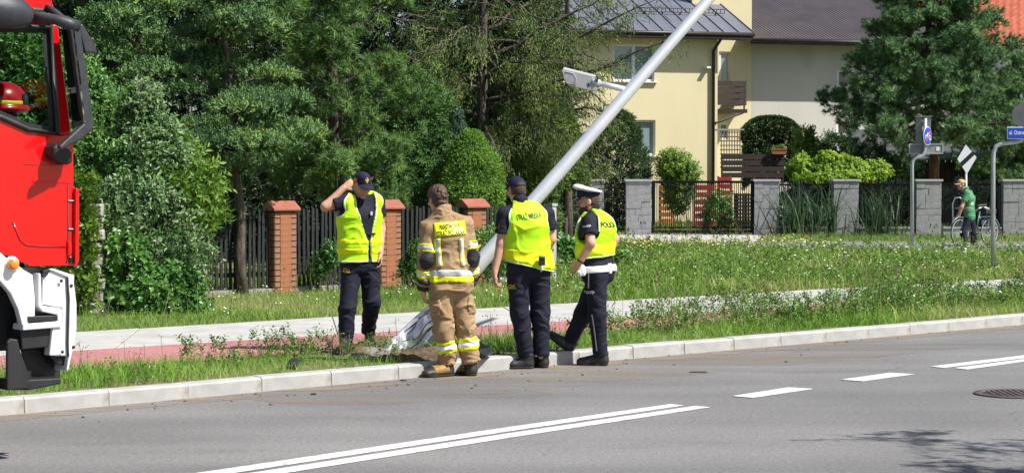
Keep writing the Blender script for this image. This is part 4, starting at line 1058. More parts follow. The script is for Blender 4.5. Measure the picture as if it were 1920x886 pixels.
# service hatch: a long opening and the dented door behind it
hp = []
for i in range(11):
    s = .22 + .34 * i / 10
    for u in (-.038, .038): hp.append(onpole(s, u - .035 + .012 * math.sin(i), .003)[:])
link('hatch_door', mesh_np('hatch_door', hp, [(2 * i, 2 * i + 1, 2 * i + 3, 2 * i + 2) for i in range(10)], [m_alu2], smooth=True), lp)
mb = MB(); ring = [onpole(.20 + .38 * t, -.078 + .012 * math.sin(t * 10), .003) for t in np.linspace(0, 1, 9)] + [onpole(.20 + .38 * t, .008 + .012 * math.sin(t * 10), .003) for t in np.linspace(1, 0, 9)]
ring.append(ring[0]); mb.tube(ring, .0055, 5, False); mb.build('hatch_gap', m_sblack, lp)
for s0, u0, s1_, u1, r in ((.18, -.12, .60, -.06, .009), (.10, .03, .45, .07, .009), (.55, .055, .20, .03, .008), (.08, -.10, .24, .02, .008), (.10, .02, .14, .12, .009)):  # shade of the creases painted on as thin black tubes
    mb = MB(); mb.tube([onpole(s0 + (s1_ - s0) * t, u0 + (u1 - u0) * t + .01 * math.sin(t * 6), -.002) for t in np.linspace(0, 1, 7)], [r * .3, r, r * 1.2, r, r * .8, r * .5, r * .2], 5); mb.build('crease', m_sblack, lp)
# torn flaps at the foot
for (u, w_, l, b_) in ((-.10, .07, .20, .06), (-.02, .08, .15, .02), (.08, .07, .22, .05)):
    pts = []
    for j in range(5):
        t = j / 4
        for sgn in (-1, 1): pts.append((-axis * (l * t - .05) + sx * (u + sgn * w_ * (.5 - .35 * t) + .02 * t) + sy * (.03 + b_ * t * t) + Vector((0, 0, .03 + .02 * t)))[:])
    o = link('torn_flap', mesh_np('torn_flap', pts, [(2 * j, 2 * j + 1, 2 * j + 3, 2 * j + 2) for j in range(4)], [m_alu2], smooth=True), lp); m_ = o.modifiers.new('wall', 'SOLIDIFY'); m_.thickness = .004
# number on the post
V_, T_ = text_mesh('66', .10, .095, bold=.002); out = []
for v in V_:
    s = 1.42 + v[0] * 1.0; out.append(onpole(s, .028 - v[1] * .8, .003)[:])
link('lettering', mesh_np('lettering', out, T_, [m_ink]), lp)
# the low lamp on its short arm
ta = (at(1163, 164, 20.3) - base).dot(axis); aj = axis * ta
a0 = aj; a1 = at(1117, 155.5, 20.15) - base
mb = MB(); mb.tube([a0, a1], [.030, .030], 12); mb.tube([a0 + (a0 - a1).normalized() * .05, a0 + (a1 - a0) * .12], .042, 12); mb.build('arm', m_alu, lp)
la = bpy.data.objects.new('luminaire', None); col.objects.link(la); la.parent = lp; la.empty_display_size = .1
m_lum = M('light_grey_housing', (0.35, 0.36, 0.37), (0.41, 0.42, 0.43), scale=5, rough=.4); m_lens2 = M('clear_lens_cover', (0.30, 0.31, 0.32), (0.38, 0.39, 0.40), scale=30, rough=.12, coat=.5)
YL = 20.12
under = [(1052.5, 133), (1056.5, 128.5), (1112, 142), (1111, 148), (1113, 156), (1121, 165.5), (1117.5, 172), (1066, 161.5), (1057, 148)]
up = Vector((.008, .06, .012))
mb = MB(); mb.prism([at(a, b_, YL) - base for a, b_ in under], up); mb.build('housing', m_lum, la, bevel=.008)
mb = MB(); mb.prism([at(a, b_, YL + .045) - base for a, b_ in [(1055, 128.8), (1057, 127.5), (1117, 142.5), (1116, 147), (1110, 150)]], Vector((.006, .05, .012))); mb.build('top_shell', m_lum, la, bevel=.006)
lens = [(1057.5, 135), (1073, 138), (1077, 146), (1078, 156), (1065, 154.5), (1060, 147)]
mb = MB(); mb.prism([at(a, b_, YL - .008) - base for a, b_ in lens], Vector((0, .006, 0))); mb.build('lens_cover', m_lens2, la, bevel=.002)
mb = MB(); r2 = [at(a, b_, YL - .009) - base for a, b_ in [(1055.5, 133.5), (1075, 137.5), (1080, 146.5), (1081, 158.5), (1064, 156), (1058, 147.5)]]; r2.append(r2[0]); mb.tube(r2, .005, 6, False); mb.build('lens_rim', m_lum, la)
mb = MB(); mb.prism([at(a, b_, YL - .006) - base for a, b_ in [(1101.5, 155), (1104, 155.5), (1105.5, 162), (1103, 162)]], Vector((0, .004, 0))); mb.build('latch', m_sblack, la)
mb = MB(); c0 = at(1119, 156, 20.15) - base; mb.tube([c0 + (a1 - a0).normalized() * .06, c0 - (a1 - a0).normalized() * .03], [.040, .043], 12); mb.build('socket', m_lum, la)
mb = MB(); q = at(1120, 149, 20.12) - base; mb.box(q, (.012, .05, .05)); mb.build('clamp', m_sblack, la)

# the heap of dug-up earth at its foot, the plate that came loose, dark scraps
def heap(name, c, rx, ry, h, seed, label, n=46):
    V = []; 
    for j in range(n + 1):
        for i in range(n + 1):
            x = (i / n - .5) * 2; y = (j / n - .5) * 2; r = math.hypot(x, y); p = np.array([[x * rx, y * ry, 0]]); z = max(0, 1 - r) ** .8 * h * (.45 + 1.1 * float(vnoise(p, 5, seed)[0])) + (float(vnoise(p, 22, seed)[0]) - .5) * .05 * (r < .95) - (.03 if r >= 1 else 0)
            V.append((x * rx, y * ry, z))
    Q = [(j * (n + 1) + i, j * (n + 1) + i + 1, (j + 1) * (n + 1) + i + 1, (j + 1) * (n + 1) + i) for j in range(n) for i in range(n)]
    o = link(name, mesh_np(name, V, Q, [m_dirt]), None, c, (0, 0, R(35))); return tag(o, label, 'earth heap')
heap('earth_heap', G(800, 669) + Vector((0, 0, .0)), .62, .33, .085, 3, 'heap of dug up brown earth between the torn pole base and the kerb')
heap('earth_heap', G(728, 656) + Vector((0, .12, 0)), .58, .42, .12, 9, 'smaller heap of brown earth behind the loose metal plate')
sp = []
for k in range(260):
    c = G(785, 662); q = (c.x + rng.normal(0, .36), c.y + rng.normal(0, .22)); kb_, kd = min(((along(KERB, 60 + t * .3)[0], t) for t in range(60)), key=lambda z: abs(z[0].x - q[0]))
    if q[1] > kb_.y + .22: sp.append((q[0], q[1], VZ + .01 + abs(rng.normal(0, .03))))
clods('earth_clods', sp, m_dirt, .008, .024, 8)
m_plate = M('muddy_metal_plate', (0.20, 0.19, 0.165), (0.30, 0.285, 0.25), scale=5, rough=.5, metal=.3, bump=.3, wear=((0.15, 0.11, 0.075), 4, .5, .62))
pp = [at(645, 680, 18.45), at(668, 650, 18.75), at(722, 655, 18.95), at(734, 664, 18.9), at(700, 681, 18.5)]
mb = MB(); pr = pp[0]; mb.prism([p - pr for p in pp], (.01, .015, .012)); o = mb.build('metal_plate', m_plate, None, pr); tag(o, 'bent muddy metal plate lying at the foot of the man holding his ear', 'metal plate')
m_scrap = M('black_plastic', (0.012, 0.012, 0.013), (0.03, 0.03, 0.032), scale=8, rough=.4)
for nm, pts, lab in (('plastic_scrap', [(897, 671, 0), (899, 660, .05), (925, 671, .02), (910, 676, 0)], 'black plastic scrap on the verge between the firefighter and the city guard'),
                     ('plastic_scrap', [(536, 690, 0), (545, 685, .02), (563, 688, .02), (558, 693, 0), (546, 692, .01)], 'black plastic scrap lying in the grass left of the man holding his ear')):
    b0 = G(pts[0][0], pts[0][1]); vs = [G(a, b_) + Vector((0, 0, c_ + .03)) - b0 for a, b_, c_ in pts]; mb = MB(); mb.prism(vs, (.01, .012, .02)); tag(mb.build(nm, m_scrap, None, b0), lab, 'scrap', 'scraps from the crash')
for px, py, w_ in ((755, 712, .05), (1308, 697, .17), (588, 738, .05)):
    q = ground(px, py, .004); mb = MB(); mb.prism([(-w_ / 2, -.02, 0), (w_ / 2, -.035, 0), (w_ * .4, .02, 0), (-w_ * .3, .025, 0)], (0, 0, .006)); tag(mb.build('road_debris', m_scrap, None, q), {755: 'small dark scrap on the asphalt in front of the firefighter', 1308: 'thin dark scrap on the asphalt right of the policeman', 588: 'small dark scrap on the asphalt in front of the left part of the kerb'}[px], 'scrap', 'scraps from the crash')
# ------------------------------------------------------------------ the fire engine at the left edge
TA = FA * 0 + math.atan2(0.672, 0.74)
_tp = at(146, 443, 12.9)
TF = Frame((_tp.x, _tp.y, 0.0), TA)              # x forward along the truck's near side, y across it (away from us), z up
tr = empty('fire_engine', TF.o, 'red fire engine cab with white bumper and dark mirrors at the left edge', 'fire engine', rz=TA)
def T(px, py, y=0.0): return TF.px(px, py, y)
m_red = M('red_paint', (0.60, 0.002, 0.004), (0.64, 0.003, 0.006), scale=2, rough=.28, coat=.6, spec=.5)
m_wp = M('white_truck_paint', (0.70, 0.71, 0.73), (0.76, 0.77, 0.79), scale=3, rough=.35, coat=.15, wear=((0.55, 0.54, 0.52), 3, .6, .8))
m_blkp = M('black_plastic_trim', (0.009, 0.009, 0.010), (0.018, 0.018, 0.020), scale=12, rough=.55, bump=.15, bscale=160)
m_greyp = M('grey_plastic_trim', (0.026, 0.029, 0.034), (0.038, 0.041, 0.047), scale=12, rough=.5, bump=.12, bscale=160)
m_tyre = M('tyre_rubber', (0.014, 0.014, 0.014), (0.028, 0.027, 0.026), scale=14, rough=.85, bump=.3)
m_amber = M('amber_lens', (0.75, 0.22, 0.01), (0.85, 0.30, 0.02), scale=30, rough=.15, coat=.6)
def pane_mat(name):
    m, t, b = new_mat(name); tr_ = t.nodes.new('ShaderNodeBsdfTransparent'); tr_.inputs[0].default_value = (.80, .86, .84, 1)
    gl = t.nodes.new('ShaderNodeBsdfGlossy'); gl.inputs['Roughness'].default_value = .02; lw = t.nodes.new('ShaderNodeLayerWeight'); lw.inputs[0].default_value = .5; fr = t.nodes.new('ShaderNodeMath'); fr.operation = 'POWER'; fr.inputs[1].default_value = 4.0; t.links.new(lw.outputs['Facing'], fr.inputs[0])
    mx = t.nodes.new('ShaderNodeMixShader'); t.links.new(fr.outputs[0], mx.inputs[0]); t.links.new(tr_.outputs[0], mx.inputs[1]); t.links.new(gl.outputs[0], mx.inputs[2]); t.links.new(mx.outputs[0], t.nodes['Material Output'].inputs[0]); return m
m_pane = pane_mat('cab_glass')
def mirror_mat():
    m, t, b = new_mat('mirror_glass'); b.inputs['Base Color'].default_value = (.55, .58, .58, 1); b.inputs['Metallic'].default_value = 1; b.inputs['Roughness'].default_value = .03; return m
m_mirror = mirror_mat()
def side(pxs, y=0.0): return [T(a, b, y) for a, b in pxs]
def sheet(name, pxs, mat, th=.03, y=0.0, par=None, bevel=.008):
    mb = MB(); mb.prism(side(pxs, y), (0, th, 0)); return mb.build(name, mat, par or tr, bevel=bevel)
CW = 2.45                                          # cab width
# near side of the cab round the window hole
WIN = [(-60, 215), (0, 214), (55, 238), (105, 247), (94, 55), (-60, 55)]
sheet('side_panel', [(-290, 214), (-60, 222), (0, 221), (52, 245), (112, 253), (134, 250), (134, 342), (140, 350), (141, 497), (60, 499), (0, 474), (-60, 470), (-290, 470)], m_red)
sheet('door_pillar', [(112, 253), (134, 250), (128, 200), (109, 46), (92, 46)], m_red)
sheet('roof_header', [(-290, 47), (109, 46), (106, 24), (96, 0), (90, -40), (60, -130), (-290, -135)], m_red, .05)
sheet('rear_pillar', [(-290, 214), (-78, 221), (-78, 47), (-290, 47)], m_red)
mb = MB(); mb.prism(side([(-70, 222), (0, 221), (52, 245), (111, 253), (96, 47), (-70, 47)], -.004), (0, .0, 0)) if 0 else None
# black rubber round the window: rails along the hole
fr_ = [(-78, 221), (0, 219), (54, 243), (108, 250), (95, 50), (-78, 50)]
mb = MB(); pts = side(fr_, -.004); pts.append(pts[0]); mb.tube(pts, .020, 6, False); mb.build('window_seal', m_blkp, tr)
fr2 = [(-70, 208), (0, 207), (55, 231), (92, 238), (80, 62), (-70, 60)]
mb = MB(); o1 = side(fr_, .012); o2 = side(fr2, .012); n = len(o1); mb.add(o1 + o2, [(i, (i + 1) % n, n + (i + 1) % n, n + i) for i in range(n)]); mb.build('window_frame', m_blkp, tr)
mb = MB(); mb.prism(side(fr2, .020), (0, .006, 0)); mb.build('window_pane', m_pane, tr)
# far side of the cab, with its own window so one sees through
FW = [(-78, 221), (0, 219), (54, 243), (108, 250), (95, 50), (-78, 50)]
def far(p): v = T(*p); return Vector((v.x, CW, v.z))
for nm, pl in (('far_side_panel', [(-290, 214), (-60, 222), (0, 221), (52, 245), (112, 253), (134, 250), (134, 342), (141, 497), (60, 499), (0, 474), (-290, 470)]), ('far_pillar', [(112, 253), (134, 250), (109, 46), (92, 46)]), ('far_header', [(-290, 47), (109, 46), (90, -40), (60, -130), (-290, -135)]), ('far_rear_pillar', [(-290, 214), (-78, 221), (-78, 47), (-290, 47)])):
    mb = MB(); mb.prism([far(p) for p in pl], (0, -.03, 0)); mb.build(nm, m_red, tr)
mb = MB(); mb.prism([far(p) + Vector((0, -.02, 0)) for p in FW], (0, .005, 0)); mb.build('far_window_pane', m_pane, tr)
mb = MB(); pts = [far(p) + Vector((0, -.035, 0)) for p in FW]; pts.append(pts[0]); mb.tube(pts, .025, 6, False); mb.build('far_window_seal', m_blkp, tr)
# roof, floor, back wall, dashboard, windscreen
zr_, zf = T(0, -133).z, T(0, 470).z; xb_, xf = T(-290, 300).x, T(134, 300).x
mb = MB(); mb.box(((xb_ + T(60, 0).x) / 2, CW / 2, zr_), (T(60, 0).x - xb_, CW, .05)); mb.build('roof', m_red, tr)
mb = MB(); mb.box(((xb_ + xf) / 2, CW / 2, zf + .03), (xf - xb_, CW - .08, .05)); mb.build('cab_floor', m_blkp, tr)
mb = MB(); mb.box((xb_ + .02, CW / 2, (zr_ + zf) / 2), (.05, CW - .07, zr_ - zf - .06)); mb.build('back_wall', m_greyp, tr)
mb = MB(); mb.prism([(T(134, 250).x, .05, T(134, 252).z), (T(109, 46).x, .05, T(109, 46).z), (T(109, 46).x, CW - .05, T(109, 46).z), (T(134, 250).x, CW - .05, T(134, 252).z)], (.012, 0, 0)); mb.build('windscreen', m_pane, tr)
mb = MB(); mb.prism([(xf, .03, T(0, 253).z), (xf, .03, T(0, 495).z), (xf, CW - .03, T(0, 495).z), (xf, CW - .03, T(0, 253).z)], (.03, 0, 0)); mb.build('front_panel', m_red, tr)
mb = MB(); mb.prism([(T(109, 46).x, .05, T(109, 46).z), (T(60, -130).x, .05, zr_), (T(60, -130).x, CW - .05, zr_), (T(109, 46).x, CW - .05, T(109, 46).z)], (.03, 0, 0)); mb.build('front_header', m_red, tr)
zd = T(0, 246).z
mb = MB(); mb.prism([(xf - .02, .04, zd - .30), (xf - .02, .04, zd + .02), (xf - .25, .04, zd + .06), (xf - .50, .04, zd - .05), (xf - .55, .04, zd - .45)], (0, CW - .08, 0)); mb.build('dashboard', m_blkp, tr, bevel=.02)
mb = MB(); mb.lathe([(.20, 0), (.212, .018), (.225, 0), (.212, -.018), (.20, 0)], 28, (xf - .62, 1.75, zd + .06), Matrix.Rotation(R(-35), 3, 'Y')); mb.tube([(xf - .62, 1.75, zd + .05), (xf - .45, 1.75, zd - .12)], .03, 8); mb.build('steering_wheel', m_blkp, tr)
mb = MB(); mb.box((xf - .30, 1.1, zd + .10), (.03, .28, .20), R(0)); mb.tube([(xf - .3, 1.1, zd + .05), (xf - .3, 1.1, zd - .05)], .02, 6); mb.build('monitor', m_greyp, tr, bevel=.01)
for yy_ in (.55, 1.85):
    mb = MB(); mb.box((xf - 1.35, yy_, zd - .38), (.5, .5, .14)); mb.box((xf - 1.62, yy_, zd + .02), (.14, .48, .75)); mb.box((xf - 1.64, yy_, zd + .47), (.10, .28, .18)); mb.build('seat', m_blkp, tr, bevel=.04)
# door shut line and pressed crease: narrow raised edges on the panel
def bead(name, pxs, r, mat=m_red, y=-.002, par=None):
    mb = MB(); mb.tube(side(pxs, y), r, 6); return mb.build(name, mat, par or tr)
bead('pressed_crease', [(24, 415), (34, 440), (40, 452), (50, 459), (80, 461), (124, 462)], .006)
bead('door_gap', [(127, 342), (128, 480), (124, 493)], .004, m_blkp, -.001)
bead('door_gap', [(134, 343), (60, 340)], .003, m_red, -.0015)
bead('door_gap', [(44, 308), (128, 311)], .0025, m_red, -.0015)
# slotted corner deflector: dark gap, red blade, two brackets
sheet('corner_gap', [(128, 350), (142, 350), (143, 495), (128, 495)], m_blkp, .02, .01)
sheet('corner_blade', [(142, 352), (147, 353), (149, 358), (149, 488), (144, 498), (141, 497)], m_red, .16, -.03)
for py in (375, 428): sheet('corner_bracket', [(129, py), (141, py), (141, py + 2.2), (129, py + 2.2)], m_galv, .03, -.012)
sheet('corner_foot', [(128, 450), (136, 455), (136, 474), (128, 480)], m_red, .04, -.02)
sheet('corner_lamp', [(130, 482), (137, 480), (138, 493), (130, 495)], m_lens, .02, -.012)
# ramp mirror above the door, header gap
def blob(name, cpx, radii, mat, rot=0.0, y=-.12, parent=None, cuts=()):
    c = np.array(T(*cpx, y)); F = SDF(c - .6, c + .6, .012); ca, sa = math.cos(rot), math.sin(rot); A = ((ca, 0, sa), (0, 1, 0), (-sa, 0, ca))
    F.ell(c, radii, A, .0)
    for o, nn in cuts: F.clip(np.array(T(*o, y)), nn, .015)
    return field_mesh(name, F, mat, parent or tr, it=3)
rm = blob('ramp_mirror', (8, 22), (.195, .11, .115), m_greyp, R(-6), -.16, None, (((10, 53), (0, 0, -1)),))
mb = MB(); mb.tube([T(20, -4, -.14), T(40, -24, -.02)], .03, 8); mb.build('mirror_stalk', m_blkp, rm)
sheet('header_gap', [(62, 14), (98, 16), (106, 26), (104, 40), (66, 33), (58, 26)], m_blkp, .06, -.05, bevel=.012)  # solid black plate standing in for the dark gap in the header
# main mirror: loop of a dark housing, two glasses facing the rear
YM = -.22
arm_top = [T(60, 31, -.06), T(82, 33, -.12), T(105, 37, -.17), T(126, 44, YM), T(146, 50, YM)]
mb = MB(); mb.tube(arm_top, [.028, .032, .035, .038, .040], 10); mb.tube([T(88, 12, -.05), T(104, 24, -.12), T(118, 36, -.18), T(140, 45, YM)], [.02, .024, .026, .03], 8); mm = mb.build('mirror_arm', m_greyp, tr)
hz = [(143, 44), (151, 50), (177, 228), (176, 241), (152, 262), (116, 281), (111, 274), (148, 240), (157, 232), (133, 60), (128, 52)]
mb = MB(); mb.prism(side(hz, YM - .02), (0, .05, 0)); hs = mb.build('mirror_housing', m_greyp, tr, bevel=.012)
mb = MB(); mb.prism(side([(146, 46), (156, 45), (181, 88), (183, 100), (160, 99)], YM + .03), (0, .16, 0)); mb.build('housing_fin', m_greyp, hs, bevel=.01)
mb = MB(); mb.prism(side([(100, 274), (111, 268), (137, 283), (138, 306), (128, 309), (110, 300), (100, 290)], YM + .10), (0, .20, 0)); mb.build('mirror_base', m_blkp, tr, bevel=.02)
def mglass(name, pxs, y0, y1, th=.012):
    """pane between its near and its far edge: pxs = near-top, near-bottom (front edge), far-bottom, far-top"""
    vs = [T(pxs[0][0], pxs[0][1], y0), T(pxs[1][0], pxs[1][1], y0), T(pxs[2][0], pxs[2][1], y1), T(pxs[3][0], pxs[3][1], y1)]
    mb = MB(); mb.prism(vs, Vector((th, 0, 0))); return mb.build(name, m_mirror, hs)
mglass('mirror_glass', [(136, 54), (150, 160), (128, 166), (115, 56)], YM - .02, YM + .10)
mglass('wide_mirror_glass', [(151, 172), (157, 229), (136, 244), (131, 176)], YM - .02, YM + .10)
bk_ = [(113, 48), (140, 52), (162, 236), (134, 252), (126, 190)]
mb = MB(); mb.prism([T(a, b, YM + .115) + Vector((.03, 0, 0)) for a, b in bk_], (.02, .03, 0)); mb.build('mirror_back', m_blkp, hs, bevel=.006)
# white lower body: wheel arch, step frame, recess, bumper
sheet('wheel_arch_trim', [(-2, 470), (14, 484), (34, 496), (44, 505), (62, 515), (66, 560), (66, 594), (52, 606), (44, 618), (34, 579), (20, 549), (0, 526), (-30, 508), (-60, 500), (-60, 462)], m_wp, .06, .0)
sheet('step_recess', [(30, 500), (84, 500), (84, 606), (34, 606)], m_wp, .03, .16)
sheet('recess_side', [(47, 546), (58, 546), (58, 592), (47, 592)], m_wp, .10, .06)
sheet('step_frame', [(72, 512), (77, 512), (78, 568), (82, 573), (112, 577), (117, 580), (117, 613), (43, 619), (44, 607), (109, 602), (108, 590), (80, 584), (72, 574)], m_wp, .14, -.012)
sheet('step_tread', [(51, 592), (108, 590), (108, 601), (51, 604)], m_blkp, .18, -.004)
sheet('bumper_side', [(80, 511), (94, 506), (126, 518), (129, 560), (127, 640), (129, 667), (93, 666), (99, 613), (117, 612), (117, 577), (80, 570)], m_wp, .08, .004)
sheet('bumper_corner', [(93, 505), (100, 503), (140, 516), (139, 530), (144, 570), (144, 616), (139, 645), (128, 696), (125, 694), (129, 667), (129, 640), (131, 560), (127, 519)], m_wp, .22, -.012)
sheet('bumper_seam', [(126, 519), (128.5, 520), (130, 560), (128.5, 640), (130, 668), (127.5, 668), (126.5, 640), (128, 560)], m_blkp, .012, -.014, bevel=0)
for q in ((115, 526), (117, 659), (134, 535), (138, 650)):
    p = T(*q, -.014); mb = MB(); mb.lathe([(.0001, .004), (.010, .004), (.012, 0)], 12, p, Matrix.Rotation(R(90), 3, 'X')); mb.build('bolt', m_blkp, tr)
sheet('bumper_shadow_gap', [(79, 518), (82, 507), (92, 504), (96, 507), (84, 520)], m_blkp, .05, -.018, bevel=.004)  # solid black plate standing in for the shadow in the gap
p = T(43, 536, .12); mb = MB(); mb.lathe([(.0001, .03), (.034, .03), (.038, .0)], 18, p, Matrix.Rotation(R(90), 3, 'X')); mb.build('hole_disc', m_blkp, tr)  # black disc standing in for a dark round hole
p = T(22, 495, -.012); mb = MB(); mb.lathe([(.0001, .048), (.026, .046), (.034, .036), (.036, 0)], 20, p, Matrix.Rotation(R(90), 3, 'X')); mb.build('side_indicator', m_amber, tr); mb = MB(); mb.lathe([(.0001, .012), (.047, .012), (.052, .0)], 24, T(22, 495, -.0), Matrix.Rotation(R(90), 3, 'X')); mb.build('indicator_base', m_wp, tr)
# chassis under the cab and the black folding step
sheet('chassis_side', [(-60, 470), (40, 480), (100, 612), (99, 650), (40, 656), (-60, 660)], m_blkp, .5, .22)
sheet('under_step_box', [(38, 618), (99, 614), (99, 649), (42, 655)], m_blkp, .25, .03)
sheet('bumper_underside', [(94, 666), (128, 666), (126, 686), (104, 682)], m_blkp, .15, .03)
fs = sheet('folding_step', [(54, 711), (115, 708), (115, 719), (56, 731), (14, 731), (12, 712)], m_blkp, .22, -.05)
sheet('step_cheek', [(14, 640), (20, 634), (34, 636), (38, 655), (54, 700), (55, 728), (14, 731)], m_blkp, .03, -.06, fs); sheet('step_back', [(40, 655), (92, 650), (114, 692), (114, 712), (52, 714)], m_blkp, .02, .15, fs); sheet('step_mat', [(56, 711), (113, 708), (113, 711), (57, 714)], m_greyp, .16, -.045, fs, 0)
# wheels and the body behind, out of the picture
def wheel(x, y, r=.52):
    o = bpy.data.objects.new('wheel', None); col.objects.link(o); o.parent = tr; o.location = (x, y, r); Rm = Matrix.Rotation(R(90), 3, 'X')
    mb = MB(); mb.lathe([(.30, .14), (.44, .155), (.495, .14), (r, .10), (r, -.10), (.495, -.14), (.44, -.155), (.30, -.14), (.30, .14)], 40, (0, 0, 0), Rm); mb.build('tyre', m_tyre, o)
    mb = MB(); mb.lathe([(.0001, .09), (.10, .10), (.12, .05), (.24, .03), (.30, .12), (.30, -.12), (.0001, -.1)], 32, (0, 0, 0), Rm); mb.build('rim', m_sil, o)
wx = T(8, 720).x - .515
for x in (wx, wx - 3.9):
    for y in (.20, CW - .20): wheel(x, y)
mb = MB(); mb.box((xb_ - 2.55, CW / 2, 1.95), (4.9, CW, 2.3)); mb.build('equipment_body', m_red, tr, bevel=.03)
for i in range(3): mb = MB(); mb.box((xb_ - .95 - 1.55 * i, -.006, 1.95), (1.35, .02, 1.7)); mb.build('roller_shutter', m_sil, tr)
mb = MB(); mb.box((xb_ - 2.4, CW / 2, .62), (5.6, .9, .3)); mb.build('chassis_frame', m_blkp, tr)
# helmet on the seat side
hc = T(8, 190, .62); hl = empty('helmet', TF.o, 'red firefighter helmet with yellow trim inside the cab window', 'helmet', rz=TA)
c = np.array(hc); fd_ = SDF(c - .25, c + .25, .008); fd_.ell(c, (.155, .125, .13), None, 0); fd_.ell(c + V3(0, 0, -.05), (.175, .145, .035), None, .03); fd_.clip(c - V3(0, 0, .075), (0, 0, -1)); field_mesh('shell', fd_, m_red, hl)
fd_ = SDF(c - .25, c + .25, .008); fd_.ell(c, (.160, .130, .135), None, 0); fd_.clip(c - V3(0, 0, .035), (0, 0, -1)); fd_.clip(c + V3(0, 0, .005), (0, 0, 1)); field_mesh('reflective_band', fd_, m_yel, hl)
fd_ = SDF(c - .25, c + .25, .008); fd_.ell(c, (.163, .133, .138), None, 0); fd_.clip(c + V3(.07, 0, 0), (-1, 0, 0)); fd_.clip(c - V3(0, 0, .06), (0, 0, -1)); fd_.clip(c + V3(0, 0, .05), (0, 0, 1)); field_mesh('visor', fd_, m_lens, hl)
fd_ = SDF(c - .45, c + .3, .01); fd_.ell(c - V3(.0, 0, .10), (.085, .08, .11), None, .02); fd_.cone(c - V3(0, 0, .2), c - V3(.02, 0, .30), .075, .09, .03); field_mesh('neck_guard', fd_, m_blk, hl)
# ------------------------------------------------------------------ vegetation: many small sprays and leaves on real limbs
rp_ = np.random.default_rng(21)
def frames(D, rg, roll=True):
    """rotation matrices whose third column is D, spun at random"""
    D = D / (np.linalg.norm(D, axis=1, keepdims=True) + 1e-9); h = np.where(np.abs(D[:, 2:3]) < .9, np.array([[0, 0, 1.0]]), np.array([[1.0, 0, 0]]))
    X = np.cross(h, D); X /= np.linalg.norm(X, axis=1, keepdims=True); Y = np.cross(D, X)
    if roll:
        a = rg.uniform(0, 2 * math.pi, len(D))[:, None]; X, Y = X * np.cos(a) + Y * np.sin(a), -X * np.sin(a) + Y * np.cos(a)
    return np.stack([X, Y, D], 2)
def stamp(tmpls, P, D, S, tint, rg, roll=True):
    """copies of small leaf templates at P along D, scaled by S: returns vertices, triangles, tint per vertex"""
    Vs, Fs, Ts, o = [], [], [], 0; which = rg.integers(0, len(tmpls), len(P)); Rm = frames(np.asarray(D, float), rg, roll); P = np.asarray(P); S = np.asarray(S)
    for k, (tv, tf) in enumerate(tmpls):
        i = np.where(which == k)[0]
        if not len(i): continue
        v = np.einsum('nij,mj->nmi', Rm[i], tv) * S[i, None, None] + P[i, None, :]; n = len(tv)
        Vs.append(v.reshape(-1, 3)); Fs.append((tf[None] + (np.arange(len(i)) * n)[:, None, None]).reshape(-1, 3) + o); Ts.append(np.repeat(tint[i], n)); o += len(i) * n
    return np.concatenate(Vs), np.concatenate(Fs), np.clip(np.concatenate(Ts), 0, 1)
def needles(n, w=.045, lo=.15, hi=1.35, seed=0, flat=1.0):
    r = np.random.default_rng(seed); v = []; f = []
    for i in range(n):
        a = r.uniform(0, 6.283); e = r.uniform(lo, hi); d = np.array([math.sin(e) * math.cos(a), math.sin(e) * math.sin(a) * flat, math.cos(e)]); L = r.uniform(.7, 1.0)
        s = unit(np.cross(d, V3(0, 0, 1)) + r.normal(size=3) * .35) * w; b = d * .02 + np.array([0, 0, r.uniform(-.35, .25)]); k = len(v); v += [b - s, b + s, b + d * L]; f.append((k, k + 1, k + 2))
    return np.array(v), np.array(f)
def plume(nodes, per, w=.10, ang=.75, flat=1.0, seed=0, L0=.42):
    """a scaly branchlet: short thick twigs all the way up the axis"""
    r = np.random.default_rng(seed); v = []; f = []
    for j in range(nodes):
        z = j / nodes
        for k in range(per):
            a = r.uniform(0, 6.283); e = ang * r.uniform(.6, 1.15) * (1 - .5 * z); d = unit(np.array([math.sin(e) * math.cos(a), math.sin(e) * math.sin(a) * flat, math.cos(e)])); L = L0 * r.uniform(.7, 1.1) * (1 - .45 * z)
            s = unit(np.cross(d, V3(0, 0, 1)) + r.normal(size=3) * .3) * w * (1 - .4 * z); b = np.array([0, 0, z * .8]); q = len(v)
            v += [b - s * .6, b + s * .6, b + d * L * .6 + s, b + d * L]; f += [(q, q + 1, q + 2), (q, q + 2, q + 3)]
    return np.array(v), np.array(f)
def leafspray(n, ll, lw, twig=1.0, droop=.0, seed=0, spread=1.0):
    """leaves set along a twig; each leaf two triangles folded along its rib"""
    r = np.random.default_rng(seed); v = []; f = []
    for i in range(n):
        z = (i + .5) / n * twig; a = i * 2.4 + r.uniform(-.5, .5); e = spread * r.uniform(.6, 1.25); d = unit(np.array([math.sin(e) * math.cos(a), math.sin(e) * math.sin(a), math.cos(e) - droop])); s = unit(np.cross(d, np.array([r.normal() * .3, r.normal() * .3, 1.0]))); u = np.cross(s, d)
        b = np.array([0, 0, z]); L = ll * r.uniform(.75, 1.15); w_ = lw * r.uniform(.8, 1.2); q = len(v)
        v += [b, b + d * L * .45 + s * w_ + u * w_ * .25, b + d * L - u * L * .12, b + d * L * .45 - s * w_ + u * w_ * .25]; f += [(q, q + 1, q + 2), (q, q + 2, q + 3)]
    return np.array(v), np.array(f)
T_PINE = [needles(30, .040, .3, 1.55, s) for s in range(4)]
T_PINE_F = [needles(24, .06, .3, 1.55, 30 + s) for s in range(4)]
T_JUN = [plume(4, 3, .10, 1.25, 1, s, .5) for s in range(5)]
T_YEW = [plume(5, 2, .085, 1.15, .7, 10 + s, .45) for s in range(4)]
T_HANG = [plume(7, 2, .040, .70, .45, 20 + s, .26) for s in range(4)]
T_FINE = [plume(3, 2, .15, 1.2, 1, 40 + s, .55) for s in range(4)]
